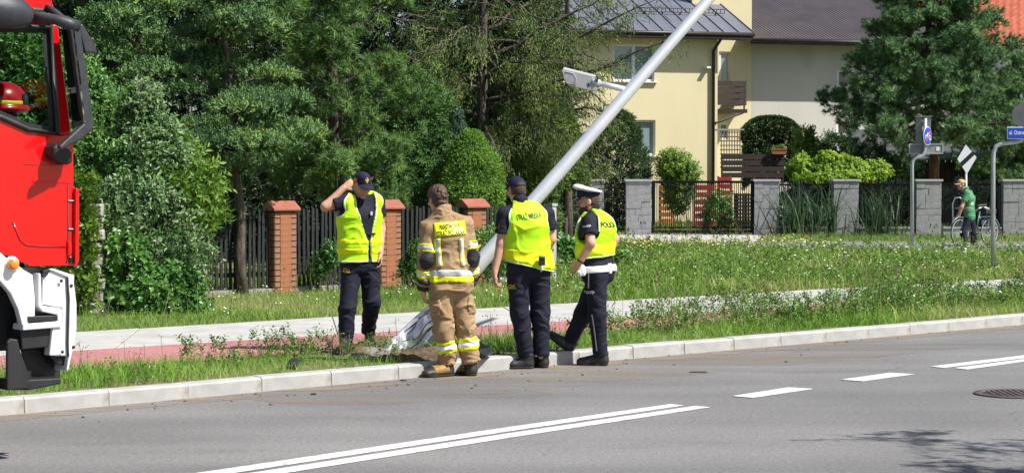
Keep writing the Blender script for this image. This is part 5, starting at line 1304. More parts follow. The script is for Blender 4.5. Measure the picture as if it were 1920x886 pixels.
T_LEAF = [leafspray(9, .36, .085, 1.0, .1, s) for s in range(4)]
T_BROAD = [leafspray(8, .50, .15, .8, .1, 10 + s) for s in range(4)]
T_COMP = [leafspray(13, .42, .075, 1.1, .15, 20 + s, .95) for s in range(4)]
T_VINE = [leafspray(5, .5, .24, .7, .2, 30 + s, 1.2) for s in range(4)]

g2 = lambda *c: [tuple(x) for x in c]
L_jun = leaf_mat('juniper_foliage', [(0.039, 0.096, 0.035), (0.122, 0.233, 0.080), (0.272, 0.388, 0.084)], .6, .07)
L_pine = leaf_mat('pine_needles', [(0.039, 0.088, 0.022), (0.092, 0.186, 0.038), (0.199, 0.315, 0.063)], .55, .07)
L_pine2 = leaf_mat('blue_green_needles', [(0.039, 0.096, 0.035), (0.097, 0.198, 0.067), (0.210, 0.347, 0.105)], .55, .07)
L_hang = leaf_mat('spruce_needles', [(0.042, 0.071, 0.019), (0.105, 0.156, 0.041), (0.230, 0.283, 0.079)], .6, .07)
L_yew = leaf_mat('yew_foliage', [(0.030, 0.078, 0.022), (0.067, 0.152, 0.035), (0.137, 0.252, 0.058)], .55, .07)
L_olive = leaf_mat('olive_cypress_foliage', [(0.049, 0.092, 0.022), (0.109, 0.177, 0.038), (0.210, 0.294, 0.063)], .6, .07)
L_cone = leaf_mat('dwarf_spruce_foliage', [(0.085, 0.19, 0.025), (0.15, 0.29, 0.04), (0.22, 0.38, 0.055)], .6, .2)
L_blue = leaf_mat('silver_spruce_foliage', [(0.06, 0.11, 0.075), (0.10, 0.16, 0.11)], .6, .15)
L_silver = leaf_mat('silvery_leaves', [(0.055, 0.14, 0.038), (0.125, 0.23, 0.07), (0.25, 0.33, 0.17)], .45, .25, .5)
L_dark = leaf_mat('glossy_dark_leaves', [(0.04, 0.13, 0.022), (0.085, 0.215, 0.038), (0.16, 0.31, 0.06)], .38, .25, .5)
L_light = leaf_mat('yellow_green_leaves', [(0.09, 0.21, 0.025), (0.15, 0.29, 0.04), (0.22, 0.32, 0.055)], .45, .35)
L_ivy = leaf_mat('creeper_leaves', [(0.06, 0.125, 0.018), (0.13, 0.23, 0.03), (0.20, 0.32, 0.045)], .45, .3)
L_vine = leaf_mat('vine_leaves', [(0.10, 0.21, 0.018), (0.19, 0.33, 0.025), (0.30, 0.44, 0.04)], .5, .4)
L_thuja = leaf_mat('thuja_foliage', [(0.013, 0.038, 0.010), (0.032, 0.077, 0.018), (0.066, 0.139, 0.030)], .6, .07)
L_hedge = leaf_mat('hedge_leaves', [(0.02, 0.05, 0.014), (0.04, 0.085, 0.02), (0.085, 0.12, 0.03)], .5, .2)
L_back = leaf_mat('shade_dark_foliage', [(0.010, 0.028, 0.012), (0.02, 0.046, 0.018), (0.035, 0.068, 0.025)], .65, .07)  # darkened to carry the shade between crowns and behind the steel fence
m_bark = M('grey_brown_bark', (0.045, 0.035, 0.027), (0.13, 0.11, 0.09), scale=7, rough=.95, bump=1.0, bscale=18, stretch=(3, 3, .7))
m_bark_r = M('red_brown_bark', (0.10, 0.05, 0.03), (0.20, 0.11, 0.065), scale=7, rough=.95, bump=1.0, bscale=16, stretch=(3, 3, .8))
m_twig = M('dead_twig', (0.09, 0.075, 0.055), (0.20, 0.175, 0.14), scale=8, rough=.9)

class Plant:
    def __init__(s, name, label, cat, base, group=None):
        s.root = empty(name, base, label, cat, group); s.b = np.array(base[:]); s.P = []; s.D = []; s.S = []; s.T = []; s.wood = MB(); s.trunkmb = MB()
    def spray(s, P, D, S, T): s.P.append(np.atleast_2d(P)); s.D.append(np.atleast_2d(D)); s.S.append(np.atleast_1d(S)); s.T.append(np.atleast_1d(T)); return s
    def limb(s, pts, r0, r1, trunk=False, n=6):
        k = len(pts); (s.trunkmb if trunk else s.wood).tube([tuple(p) for p in pts], [r0 + (r1 - r0) * i / (k - 1) for i in range(k)], n); return s
    def done(s, tmpl, mat, bark=None, crown='crown', roll=True, seed=1, trunk='trunk', limbs='limbs'):
        rg = np.random.default_rng(seed); bark = bark or m_bark
        if s.trunkmb.v: s.trunkmb.build(trunk, bark, s.root)
        if s.wood.v: s.wood.build(limbs, bark, s.root)
        if s.P:
            V, Fc, T = stamp(tmpl, np.concatenate(s.P), np.concatenate(s.D), np.concatenate(s.S), np.concatenate(s.T), rg, roll)
            link(crown, mesh_np(crown, V, Fc, [mat], tint=T), s.root)
        return s.root
def curve(a, b, sag=0.0, n=7, wob=.0, rg=rp_):
    a, b = np.asarray(a, float), np.asarray(b, float); t = np.linspace(0, 1, n)[:, None]; p = a + (b - a) * t; p[:, 2] += sag * 4 * (t * (1 - t))[:, 0]
    if wob: p[1:-1] += rg.normal(0, wob, (n - 2, 3))
    return p
def sphere_dirs(n, rg): v = rg.normal(size=(n, 3)); return v / np.linalg.norm(v, axis=1, keepdims=True)
def tintfield(P, b, base=.45, amp=.5, fr=1.3, seed=0): return base + amp * (vnoise(P + b, fr, seed) - .5) * 1.6

def pad(pl, c, r, n, size, rg, up=.7, b0=.45, top=True):
    """one puff of foliage: sprays over the upper and outer face of a flattened lump"""
    d = sphere_dirs(n, rg)
    if top: d[:, 2] = np.abs(d[:, 2]) * np.where(rg.random(n) < .90, 1, -1)
    p = c + d * np.asarray(r) * rg.uniform(.72, 1.06, (n, 1)); D = d / np.asarray(r) * np.mean(r); D = D + np.array([0, 0, up]) + rg.normal(0, .3, (n, 3))
    pl.spray(p, D, size * rg.uniform(.7, 1.25, n), tintfield(p, pl.b, b0, .45, 2.2, 3) + .22 * d[:, 2] * 0 + rg.normal(0, .12, n) + (rg.random() - .5) * .22)
def puffy_tree(label, px, Y, H, zlo, rad, npads, seed, tmpl, mat, size=.15, per=120, padr=(.50, .50, .26), lean=0.0, name='juniper_tree', group=None, trunk_r=.10, b0=.42, prof=None, base=None, cutback=True):
    rg = np.random.default_rng(seed); bp = base if base is not None else at(px, 500, Y); bp = Vector((bp.x, Y, VZ)); pl = Plant(name, label, 'tree', bp, group)
    top = np.array((lean, 0, H)); tk = curve((0, 0, -.1), top, 0, 9, .04, rg); pl.limb(tk, trunk_r, .015, True, 8)
    for i in range(npads):
        t = (i + .5) / npads; z = zlo + (H - zlo) * (t + rg.uniform(-.5, .5) / npads); h = (z - zlo) / (H - zlo); R_ = rad * (prof(h) if prof else (1 - h) ** .55 * (.6 + .4 * min(1, h * 5)))
        a = rg.uniform(0, 6.283)
        if cutback and math.sin(a) > .3 and rg.random() < .55: a = -a                # most of the visible side faces the road
        k = rg.uniform(.45, 1.05) * R_; c0 = np.array((lean * z / H, 0, z - .25 * k)); c = np.array((lean * z / H + k * math.cos(a), k * math.sin(a), z + rg.normal(0, .1)))
        cv = curve(c0, c, .05, 5, .03, rg); pl.limb(cv, .028, .008)
        sc_ = rg.uniform(.65, 1.3); pad(pl, c, np.array(padr) * sc_, int(per * sc_ ** 2), size, rg, .6, b0 + rg.normal(0, .08))
        for q in range(1):
            c2 = c0 + (c - c0) * rg.uniform(.35, .85) + rg.normal(0, .22, 3) * np.array((1, 1, .5)); pad(pl, c2, np.array(padr) * rg.uniform(.35, .6), int(per * .28), size, rg, .5, b0 - .08)
    return pl.done(tmpl, mat, seed=seed)

# --- the two blue green junipers over the fence, left
JB = at(458, 500, 28.35)
puffy_tree('blue green juniper with a bare trunk standing before the dark picket fence', 458, 28.35, 4.9, 1.75, 1.15, 23, 5, T_JUN, L_jun, .125, 260, (.44, .44, .17), lean=-.25, trunk_r=.085, b0=.50)
puffy_tree('tall blue green juniper with layered clumps, above the leafy shrubs', 265, 31.5, 6.2, 1.9, 1.75, 26, 6, T_JUN, L_jun, .14, 270, (.55, .55, .19), b0=.46)
puffy_tree('dense green juniper filling the gap left of the long needled pine', 395, 34.0, 6.8, 1.2, 1.7, 23, 8, T_JUN, L_jun, .145, 230, (.56, .56, .20), b0=.40)
puffy_tree('leftmost tall juniper, its crown behind the fire engine mirror', 110, 33.0, 6.5, 1.5, 2.0, 22, 9, T_JUN, L_jun, .155, 230, (.58, .58, .21), b0=.40)

# --- the long needled pine
def pine(name, label, base, H, zlo, rad, nl, seed, tmpl, mat, size, per_limb, lean=0.0, up=.45, trunk_r=.14, bark=None, prof=None, b0=.45, group=None, sub=.5):
    rg = np.random.default_rng(seed); pl = Plant(name, label, 'tree', base, group); top = np.array((lean, 0, H)); pl.limb(curve((0, 0, -.1), top, 0, 9, .05, rg), trunk_r, .02, True, 9)
    for i in range(nl):
        h = (i + rg.uniform(0, 1)) / nl; z = zlo + (H - zlo) * h; a = i * 2.399 + rg.uniform(-.4, .4)
        if math.sin(a) > .35 and rg.random() < .5: a = -a
        R_ = rad * (prof(h) if prof else (1 - h) ** .7 * (.75 + .25 * min(1, 5 * h))) * rg.uniform(.75, 1.12); c0 = np.array((lean * z / H, 0, z)); d = np.array((math.cos(a), math.sin(a), 0)); e = c0 + d * R_ + np.array((0, 0, up * R_ * rg.uniform(.4, 1.2)))
        cv = curve(c0, e, -.10 * R_, 7, .04, rg); pl.limb(cv, .02 + .018 * R_, .008)
        for j in range(per_limb):
            t = rg.uniform(.28, 1.0) ** .75; f = t * 6; k = min(5, int(f)); p = cv[k] + (cv[k + 1] - cv[k]) * (f - k); w_ = sub * R_ * (1.05 - t) * .9 + .10
            q = p + rg.normal(0, 1, 3) * np.array((w_, w_, w_ * .38)) + np.array((0, 0, .06)); 
            dd = unit((q - p) * np.array((1, 1, .5)) + d * .25 + np.array((0, 0, .30))) + rg.normal(0, .18, 3); m_ = rg.integers(3, 6)
            pp = q + rg.normal(0, size * .42, (m_, 3)); pl.spray(pp, np.tile(dd, (m_, 1)) + rg.normal(0, .28, (m_, 3)), size * rg.uniform(.75, 1.2, m_), tintfield(pp, pl.b, b0, .35, 1.6, seed) + rg.normal(0, .14, m_) + rg.normal(0, .08))
            if j % 5 == 0: pl.limb(curve(p, q, 0, 3), .008, .004, n=4)
    return pl.done(tmpl, mat, bark, seed=seed)
bp = at(648, 500, 33.6); bp.z = VZ
pine('pine_tree', 'bright green long needled pine above the man holding his ear', bp, 6.6, .9, 1.75, 38, 12, T_PINE, L_pine, .155, 26, lean=-.45, up=.6, b0=.50, prof=lambda h: (1 - h * .55) * (.55 + .45 * min(1, 4 * h)))

# --- larch-like spruce with long drooping branches
def hanging(name, label, base, H, limbs, seed, mat, size=.24, dens=26, trunk_r=.13, tk=True, b0=.45, extra=()):
    rg = np.random.default_rng(seed); pl = Plant(name, label, 'tree', base)
    if tk: pl.limb(curve((0, 0, -.1), (0, 0, H), 0, 8, .04, rg), trunk_r, .03, True, 9)
    def dress(cv, R_, n, hang=.8, t0=.15):
        t = rg.uniform(t0, 1, n); f = t * (len(cv) - 1); k = np.minimum(f.astype(int), len(cv) - 2); p = cv[k] + (cv[k + 1] - cv[k]) * (f - k)[:, None]; dl_ = cv[-1] - cv[0]; dl_ = dl_ / (np.linalg.norm(dl_) + 1e-6)
        drop = rg.uniform(0, 1, n) ** 1.4 * .34; p = p + rg.normal(0, .07, (n, 3)) - np.array((0, 0, 1)) * drop[:, None]; D = dl_ * .55 + np.array((0, 0, -hang)) + rg.normal(0, .38, (n, 3))
        pl.spray(p, D, size * rg.uniform(.6, 1.25, n), tintfield(p, pl.b, b0, .5, 1.5, seed) + rg.normal(0, .12, n))
    for c0, e, sag, n_ in limbs:
        c0 = np.asarray(c0); e = np.asarray(e); L = np.linalg.norm(e - c0); cv = curve(c0, e, sag, 9, .03, rg); pl.limb(cv, .016 + .011 * L, .006); dress(cv, L, int(dens * L * n_))
        for j in range(int(3.2 * L)):
            t = rg.uniform(.2, .97); f = t * 8; k = min(7, int(f)); p = cv[k] + (cv[k + 1] - cv[k]) * (f - k); dl_ = unit(e - c0); sd = np.array((-dl_[1], dl_[0], 0)) * rg.choice([-1, 1]); l2 = (.25 + .35 * (1 - t)) * min(L, 2.2) * .6; q = p + dl_ * l2 * .6 + sd * l2 * .7 + np.array((0, 0, rg.uniform(-.35, .05) * l2)); c2 = curve(p, q, .04, 5, .015, rg); pl.limb(c2, .009, .004, n=4); dress(c2, l2, int(dens * l2 * n_ * 1.1))
    for cv in extra: pl.limb(cv, .012, .003, n=4)
    return pl.done(T_HANG, mat, seed=seed)
def spruce_limbs(H, zlo, rad, n, seed, droop=.35, front=.5):
    rg = np.random.default_rng(seed); out = []
    for i in range(n):
        h = (i + rg.uniform(0, 1)) / n; z = zlo + (H - zlo) * h; a = i * 2.399 + rg.uniform(-.3, .3)
        if math.sin(a) > .3 and rg.random() < front: a = -a
        R_ = rad * (1 - h) ** .6 * rg.uniform(.7, 1.1); out.append(((0, 0, z), (R_ * math.cos(a), R_ * math.sin(a), z - droop * R_ * rg.uniform(.2, 1.2)), .12 * R_, 1.0))
    return out
bp = at(905, 500, 38.0); bp.z = VZ
def rel(px, py, Y, b): p = at(px, py, Y); return np.array((p.x - b.x, p.y - b.y, p.z - b.z))
lim = spruce_limbs(8.2, 2.2, 2.3, 40, 31)
for (x0, y0), (x1, y1), dY, n_ in (((910, 175), (1243, -6), -1.0, .7), ((925, 235), (1290, 62), -1.3, .45), ((905, 120), (1180, -20), -.6, .9), ((900, 215), (1160, 120), -1.5, .9), ((900, 90), (700, 30), -1.0, .8), ((902, 160), (742, 110), -1.2, .8), ((904, 60), (1120, -60), .4, 1), ((905, 150), (1075, 60), -1.4, 1.1), ((905, 190), (1100, 185), -1.0, 1.0)):
    lim.append((rel(x0, y0, 38.0, bp), rel(x1, y1, 38.0 + dY, bp), .10, n_))
rgx = np.random.default_rng(77); dead = []
for k in range(14):
    a = rel(rgx.uniform(690, 1010), rgx.uniform(0, 150), 38 - rgx.uniform(.4, 1.8), bp); dead.append(curve(a, a + np.array((rgx.uniform(-.9, .9), rgx.uniform(-.2, .2), rgx.uniform(-.5, .2))), .05, 5, .03, rgx))
hanging('spruce_tree', 'tall spruce with long drooping branches reaching over to the leaning post', bp, 8.4, lim, 33, L_hang, .24, 52, .15, extra=dead, b0=.55)
bp = at(1065, 500, 42.0); bp.z = VZ
hanging('spruce_tree', 'thin olive spruce with hanging twigs before the yellow house corner', bp, 7.2, spruce_limbs(7.4, 2.1, 1.45, 34, 41) , 43, L_hang, .25, 40, .11, b0=.62)

# --- dense cone and column shaped conifers behind the fence
def cone_tree(name, label, px, Y, ztop, zlo, rad, n, seed, tmpl, mat, size, prof, b0=.45, up=.35, lump=.35, cat='tree', trunk_r=.07, group=None, lum_f=2.4, out=1.0, thick=.75):
    rg = np.random.default_rng(seed); b = at(px, 500, Y); b = Vector((b.x, Y, VZ)); pl = Plant(name, label, cat, b, group); Z = ztop - VZ; zl = zlo - VZ
    pl.limb(curve((0, 0, -.1), (0, 0, Z * .6), 0, 6, .02, rg), trunk_r, .01, True, 7)
    h = rg.random(n); a = rg.uniform(0, 6.283, n); R_ = rad * np.array([prof(x) for x in h]); z = zl + (Z - zl) * h
    q = np.stack([R_ * np.cos(a), R_ * np.sin(a), z], 1); lm = vnoise(q + pl.b, lum_f, seed) - .5; ragged = 1 + lump * 2 * lm; rr_ = rg.uniform(thick, 1.0, n) * ragged; q[:, 0] *= rr_; q[:, 1] *= rr_; q[:, 2] += .12 * lm
    D = np.stack([np.cos(a) * out, np.sin(a) * out, np.full(n, up)], 1) + rg.normal(0, .3, (n, 3))
    pl.spray(q, D, size * rg.uniform(.7, 1.25, n), b0 + .9 * lm * .6 + rg.normal(0, .14, n)); return pl.done(tmpl, mat, seed=seed)
egg = lambda h: math.sqrt(max(0, 1 - h ** 2.2)) * (.80 + .20 * min(1, h * 4)); col_ = lambda h: (1 - h ** 3) ** .6 * (.8 + .2 * min(1, h * 3)); con = lambda h: (1 - h) ** .8 + .02; sph = lambda h: math.sqrt(max(0, 1 - (2 * h - 1) ** 2))
cone_tree('dwarf_spruce', 'bright green egg shaped dwarf spruce above the firefighter, right of his head', 884, 35.2, 2.58, .3, .64, 9000, 51, T_FINE, L_cone, .085, egg, .5, .5, .16, lum_f=3.5, thick=.9)
cone_tree('silver_spruce', 'small silvery spruce tip rising just behind the bright egg shaped spruce', 856, 36.3, 2.95, .6, .45, 1500, 52, T_YEW, L_blue, .13, con, .5, .4, .3)
cone_tree('yew_tree', 'dense green yew between the long needled pine and the egg shaped spruce', 770, 36.2, 3.7, .4, .95, 6500, 53, T_YEW, L_yew, .18, col_, .48, .15, .40)
cone_tree('cypress_tree', 'broad olive green cypress right of the egg shaped spruce', 978, 38.8, 4.0, .4, .88, 7500, 54, T_YEW, L_olive, .18, col_, .5, .45, .38)
cone_tree('cypress_tree', 'narrow olive green cypress beside the leaning post', 1058, 41.0, 3.2, 1.5, .52, 3200, 55, T_YEW, L_olive, .17, con, .42, .3, .4)
cone_tree('yew_tree', 'dark green yew behind the firefighter, left of the egg shaped spruce', 820, 38.6, 4.2, .4, .9, 4500, 56, T_YEW, L_yew, .19, col_, .34, .15, .4)
cone_tree('thuja', 'dark rounded thuja in front of the yellow house, below the leaning post', 1155, GY + 3.2, 3.7, .3, .98, 7000, 57, T_YEW, L_thuja, .19, col_, .45, .75, .25)
# a dark stand of conifers behind them all
for i, (px, Y, zt, rad) in enumerate(((60, 42, 9.2, 2.0), (200, 40, 8.8, 2.0), (345, 41, 9, 2.1), (500, 40, 8.6, 2.0), (610, 43, 9.4, 2.0), (735, 42, 8.0, 1.9), (845, 45, 9.0, 2.0), (960, 44, 8.8, 1.9), (985, 47, 8.4, 1.2), (-90, 40, 8.8, 2.3), (-260, 42, 9.0, 2.4), (-420, 41, 9.0, 2.4))):
    lab = ('dark conifer far behind the fire engine window', 'dark conifer behind the tall juniper above the shrubs', 'dark conifer between the two junipers', 'dark conifer left of the long needled pine', 'dark conifer straight behind the long needled pine', 'dark conifer right of the long needled pine', 'dark conifer just left of the drooping spruce', 'dark conifer just right of the drooping spruce trunk', 'dark conifer at the left end of the yellow house', 'dark conifer beyond the left edge, nearest the cab', 'dark conifer beyond the left edge, in the middle', 'dark conifer farthest beyond the left edge')[i]
    cone_tree('conifer_tree', lab, px, Y, zt, .2, rad, 2200 if px < -50 else 6000, 60 + i, T_YEW, L_back, .42 if px < -50 else .31, lambda h: (1 - h) ** .55, .4, -.1, .45, trunk_r=.16, group='dark conifers at the back', thick=.35)

# --- shrubs at the left, against the wall
def shrub(name, label, boxes, Y, n, seed, tmpl, mat, size, b0=.45, stems=9, group=None, up=.25, base_px=None, cat='shrub', fr=2.0, hollow=.5, lump=.40):
    """boxes: (px, py, half width px, half height px, depth offset) lumps that make the outline"""
    rg = np.random.default_rng(seed); bx = base_px or boxes[-1][0]; b = at(bx, 500, Y); b = Vector((b.x, Y, VZ)); pl = Plant(name, label, cat, b, group); tot = sum(w_ * h_ for _, _, w_, h_, _ in boxes); k = F / Y
    for px, py, w_, h_, dy in boxes:
        c = at(px, py, Y + dy); c = np.array((c.x - b.x, dy, c.z - b.z)); r = np.array((w_ / k, (w_ + h_) * .5 / k, h_ / k)); m_ = int(n * w_ * h_ / tot); d = sphere_dirs(m_, rg); d[:, 1] = np.where(rg.random(m_) < .7, -np.abs(d[:, 1]), d[:, 1])
        q = c + d * r * (rg.uniform(hollow ** 3, 1.06, (m_, 1)) ** (1 / 3)); lm = vnoise(q + pl.b, fr * 1.6, seed) - .5; q = q + d * (lm * lump)[:, None]; ok = q[:, 2] > .03; q, d, lm = q[ok], d[ok], lm[ok]
        D = d * .9 + np.array((0, -.15, up)) + rg.normal(0, .35, (len(q), 3)); pl.spray(q, D, size * rg.uniform(.7, 1.3, len(q)), b0 + .7 * lm + rg.normal(0, .16, len(q)))
        for j in range(max(2, stems // len(boxes))): pl.limb(curve((rg.normal(0, .12), rg.normal(0, .1), -.05), c + sphere_dirs(1, rg)[0] * r * .8, .08, 6, .04, rg), .016, .005, n=5)
    return pl.done(tmpl, mat, seed=seed, limbs='stems')
SY = 25.4
shrub('silverleaf_shrub', 'large shrub with narrow silvery leaves left of the picket fence', [(255, 235, 48, 62, .2), (292, 300, 58, 60, 0), (258, 385, 80, 60, -.2), (318, 480, 62, 60, -.25), (300, 410, 56, 60, -.1)], SY, 8000, 71, T_LEAF, L_silver, .155, .5, 22, base_px=285)
shrub('glossy_shrub', 'dark glossy leaved shrub low beside the creeper covered wall', [(255, 500, 55, 70, -.2), (280, 565, 62, 50, -.45), (225, 545, 34, 60, -.4), (320, 545, 45, 58, -.35), (345, 585, 40, 30, -.45)], SY - .2, 5200, 72, T_BROAD, L_dark, .145, .45, 16, base_px=270)
shrub('sumac_tree', 'small yellow green tree with drooping pointed leaves above the fence end', [(340, 345, 48, 42, 0), (318, 308, 42, 36, .1), (300, 280, 36, 30, .1), (368, 375, 30, 30, -.1)], SY + .1, 1700, 73, T_COMP, L_light, .25, .5, 8, base_px=330, cat='tree', up=-.7, lump=.12)
shrub('leafy_shrub', 'tall bright leafy shrub right beside the dark mirror of the fire engine', [(190, 220, 36, 75, .2), (165, 300, 40, 90, .2), (195, 365, 52, 62, -.1), (150, 180, 45, 60, .4), (235, 320, 40, 36, -.3), (215, 430, 52, 44, -.35), (300, 465, 44, 34, -.45), (345, 430, 30, 30, -.2)], SY + .1, 7200, 74, T_LEAF, L_dark, .16, .62, 12, base_px=180)
shrub('leafy_shrub', 'big leafy shrub seen through the cab window of the fire engine', [(40, 120, 80, 90, .5), (-20, 200, 110, 120, .4), (90, 200, 60, 110, .3), (50, 330, 100, 130, .2), (-120, 250, 110, 160, .4)], SY + .6, 11000, 75, T_LEAF, L_dark, .17, .55, 18, base_px=40)
shrub('leafy_shrub', 'leafy shrub under the fire engine, behind its bumper', [(60, 520, 90, 110, .3), (-80, 480, 110, 150, .3)], SY + .2, 2600, 76, T_BROAD, L_dark, .20, .5, 10, base_px=60)
# drooping sprigs that reach past the shrub
rg = np.random.default_rng(91)
pl = Plant('leafy_sprig', 'pale silvery sprigs reaching from the shrub across the pickets', 'shrub', G(330, 600)); b = G(330, 600)
for (x0, y0), (x1, y1), sg in (((330, 450), (412, 484), .10), ((330, 430), (398, 452), .12), ((325, 470), (385, 515), .06), ((310, 420), (372, 398), .05)):
    a = at(x0, y0, 24.9); e = at(x1, y1, 24.5); cv = curve(np.array(a[:]) - b, np.array(e[:]) - b, sg, 12); pl.limb(cv, .006, .003, n=4); D = np.gradient(cv, axis=0); pl.spray(np.repeat(cv, 2, 0) + rg.normal(0, .012, (24, 3)), np.repeat(D, 2, 0) * 6 + rg.normal(0, .4, (24, 3)), rg.uniform(.08, .12, 24), rg.uniform(.5, 1, 24))
pl.done([leafspray(3, .8, .17, .5, .1, 5)], L_silver, limbs='stems')
# stone wall with creeper
m_stone = M('field_stone', (0.26, 0.24, 0.21), (0.40, 0.38, 0.34), scale=5, rough=.95, bump=.6, bscale=24)
wy = 24.35; wl_ = empty('stone_wall', at(100, 500, wy), 'rough grey stone wall overgrown with creeper behind the fire engine bumper', 'wall'); wl_.location.z = VZ; rs = random.Random(8)
x0 = at(-60, 500, wy).x - wl_.location.x; x1 = at(176, 500, wy).x - wl_.location.x
mb = MB(); mb.box(((x0 + x1) / 2, .22, .68), (x1 - x0 - .05, .25, 1.36)); mb.build('core', m_mortar, wl_)
stone_me = []
for k in range(6):
    mb = MB(); a, b_, h_ = rs.uniform(.20, .30), .16, rs.uniform(.12, .16); mb.box((0, 0, 0), (a, b_, h_)); me = mb.mesh('stone', m_stone); me.transform(Matrix.Diagonal((1, 1, 1, 1)))
    for v in me.vertices: v.co += Vector((rs.uniform(-.02, .02), rs.uniform(-.02, .02), rs.uniform(-.015, .015)))
    stone_me.append(me)
z = .07; 
while z < 1.35:
    x = x0 + rs.uniform(0, .1)
    while x < x1 - .1:
        o = link('stone', stone_me[rs.randrange(6)], wl_, (x + .12, .10 + rs.uniform(-.012, .012), z), (0, rs.uniform(-.06, .06), 0)); b_ = o.modifiers.new('bevel', 'BEVEL'); b_.width = .02; b_.segments = 2; x += .27
    z += .15
rg = np.random.default_rng(93); n = 2600; pl = Plant('creeper', 'bright green creeper hanging down the stone wall beside the bumper', 'climber', Vector((at(150, 500, wy).x, wy, VZ))); q = np.stack([at(0, 0, wy).x * 0 + rg.uniform(x0, x1 + .05, n) + wl_.location.x - pl.b[0], rg.normal(-.10, .06, n), rg.random(n) ** .7 * 1.75], 1)
lm = vnoise(q + pl.b, 3.2, 4); ok = (lm > .36) | (q[:, 2] > .75); q = q[ok]; lm = lm[ok]; pl.spray(q, np.tile((0, -.7, -.45), (len(q), 1)) + rg.normal(0, .4, (len(q), 3)), rg.uniform(.10, .17, len(q)), .55 + .6 * (lm - .5) + rg.normal(0, .15, len(q)))
for k in range(14): xx = rg.uniform(x0, x1) + wl_.location.x - pl.b[0]; pl.limb(curve((xx, -.02, 0), (xx + rg.normal(0, .2), -.05, 1.6), 0, 6, .03, rg), .008, .004, n=4)
pl.done(T_BROAD, L_ivy, limbs='stems')
# shrubs along the picket fence
shrub('garden_shrub', 'green shrub at the foot of the picket fence between the man and the firefighter', [(772, 492, 20, 28, -.2), (776, 468, 14, 18, -.1)], 29.6, 600, 81, T_YEW, L_yew, .15, .62, 6, base_px=770, up=.6)
shrub('garden_shrub', 'thin climbing shrub on the pickets left of the man holding his ear', [(622, 480, 14, 24, -.1), (603, 500, 10, 18, -.1)], 29.2, 140, 82, T_LEAF, L_dark, .16, .3, 6, base_px=610)
shrub('garden_shrub', 'low weedy shrub beside the last brick pillar under the leaning post', [(915, 470, 20, 30, -.2)], 31.0, 300, 83, T_LEAF, L_dark, .15, .55, 5, base_px=915)
shrub('garden_shrub', 'leafy green shrub behind the leaning post, left of the policeman', [(1050, 475, 28, 28, -.2), (1070, 495, 22, 22, -.4), (1045, 505, 26, 20, -.4), (1160, 498, 16, 16, -.2)], 36, 1000, 84, T_BROAD, L_dark, .20, .68, 6, base_px=1055)
shrub('dry_shrub', 'dry brownish flowering shrub left of the policeman by the grey fence', [(1063, 418, 20, 24, 0)], 48, 420, 85, T_FINE, leaf_mat('dry_flower_heads', [(0.12, 0.11, 0.05), (0.24, 0.20, 0.10), (0.30, 0.26, 0.15)]), .18, .5, 6, base_px=1063)

# --- right side: big pine, bushes, clipped hedge, vine
bp = at(1752, 500, GY + 6.5); bp.z = VZ
pine('pine_tree', 'huge dark green pine with layered branches between the grey house and the red roof', bp, 9.4, 2.8, 3.6, 50, 101, T_PINE_F, L_pine2, .17, 80, lean=-.25, up=.06, trunk_r=.20, bark=m_bark_r, b0=.46, prof=lambda h: (1 - h) ** .85 * (.92 + .08 * min(1, 4 * h)) + .05, sub=.42)
bp = at(1905, 500, GY + 9); bp.z = VZ
pine('pine_tree', 'smaller green pine at the right edge before the white house', bp, 5.4, 1.2, 2.2, 26, 102, T_PINE_F, L_pine2, .17, 50, up=.15, trunk_r=.12, bark=m_bark_r, b0=.62)
shrub('vine_shrub', 'bright lime green vine spilling over the grey garden wall', [(1500, 318, 26, 22, 0), (1545, 318, 38, 26, -.1), (1595, 325, 42, 24, 0), (1635, 325, 30, 20, 0), (1560, 335, 70, 14, -.3)], GY + 2.2, 5600, 103, T_VINE, L_vine, .13, .6, 10, base_px=1560)
shrub('garden_bush', 'light green round bush behind the left part of the sliding gate', [(1272, 322, 28, 26, 0), (1272, 355, 18, 44, .1), (1258, 310, 18, 16, 0)], GY + 2.6, 1500, 104, T_LEAF, L_ivy, .24, .62, 8, base_px=1272)
shrub('garden_bush', 'dark low bush behind the middle of the sliding gate', [(1345, 400, 22, 26, -.4)], GY + 1.6, 420, 105, T_LEAF, L_dark, .2, .3, 5, base_px=1345)
shrub('garden_bush', 'pale feathery shrub right of the clipped hedge', [(1515, 275, 18, 30, 0), (1530, 290, 18, 22, 0)], GY + 7, 520, 106, T_FINE, L_ivy, .28, .7, 6, base_px=1520)
shrub('garden_bush', 'low dark conifer between the vine and the big pine', [(1570, 285, 40, 35, .5), (1620, 300, 50, 30, .5), (1680, 320, 50, 24, .4)], GY + 4.5, 2200, 107, T_YEW, L_thuja, .24, .5, 6, base_px=1620)
for px, hw_, lab, sd in ((1510, 50, 'added hedge, dark for the shade behind the left steel fence panel', 141), (1662, 52, 'added hedge, dark for the shade behind the middle steel fence panel', 142), (1825, 60, 'added hedge, dark for the shade behind the fence panel next to the cyclist', 143), (1075, 45, 'added hedge, dark for the shade behind the steel fence left of the small gate', 144)):  # added hedges; their dark leaves stand in for shade behind the bars
    shrub('shade_hedge', lab, [(px, 385, hw_, 42, 0)], GY + 1.9, 1300, sd, T_YEW, L_back, .24, .25, 4, base_px=px, lump=.2, cat='hedge', group='hedges added for the shade behind the fence')
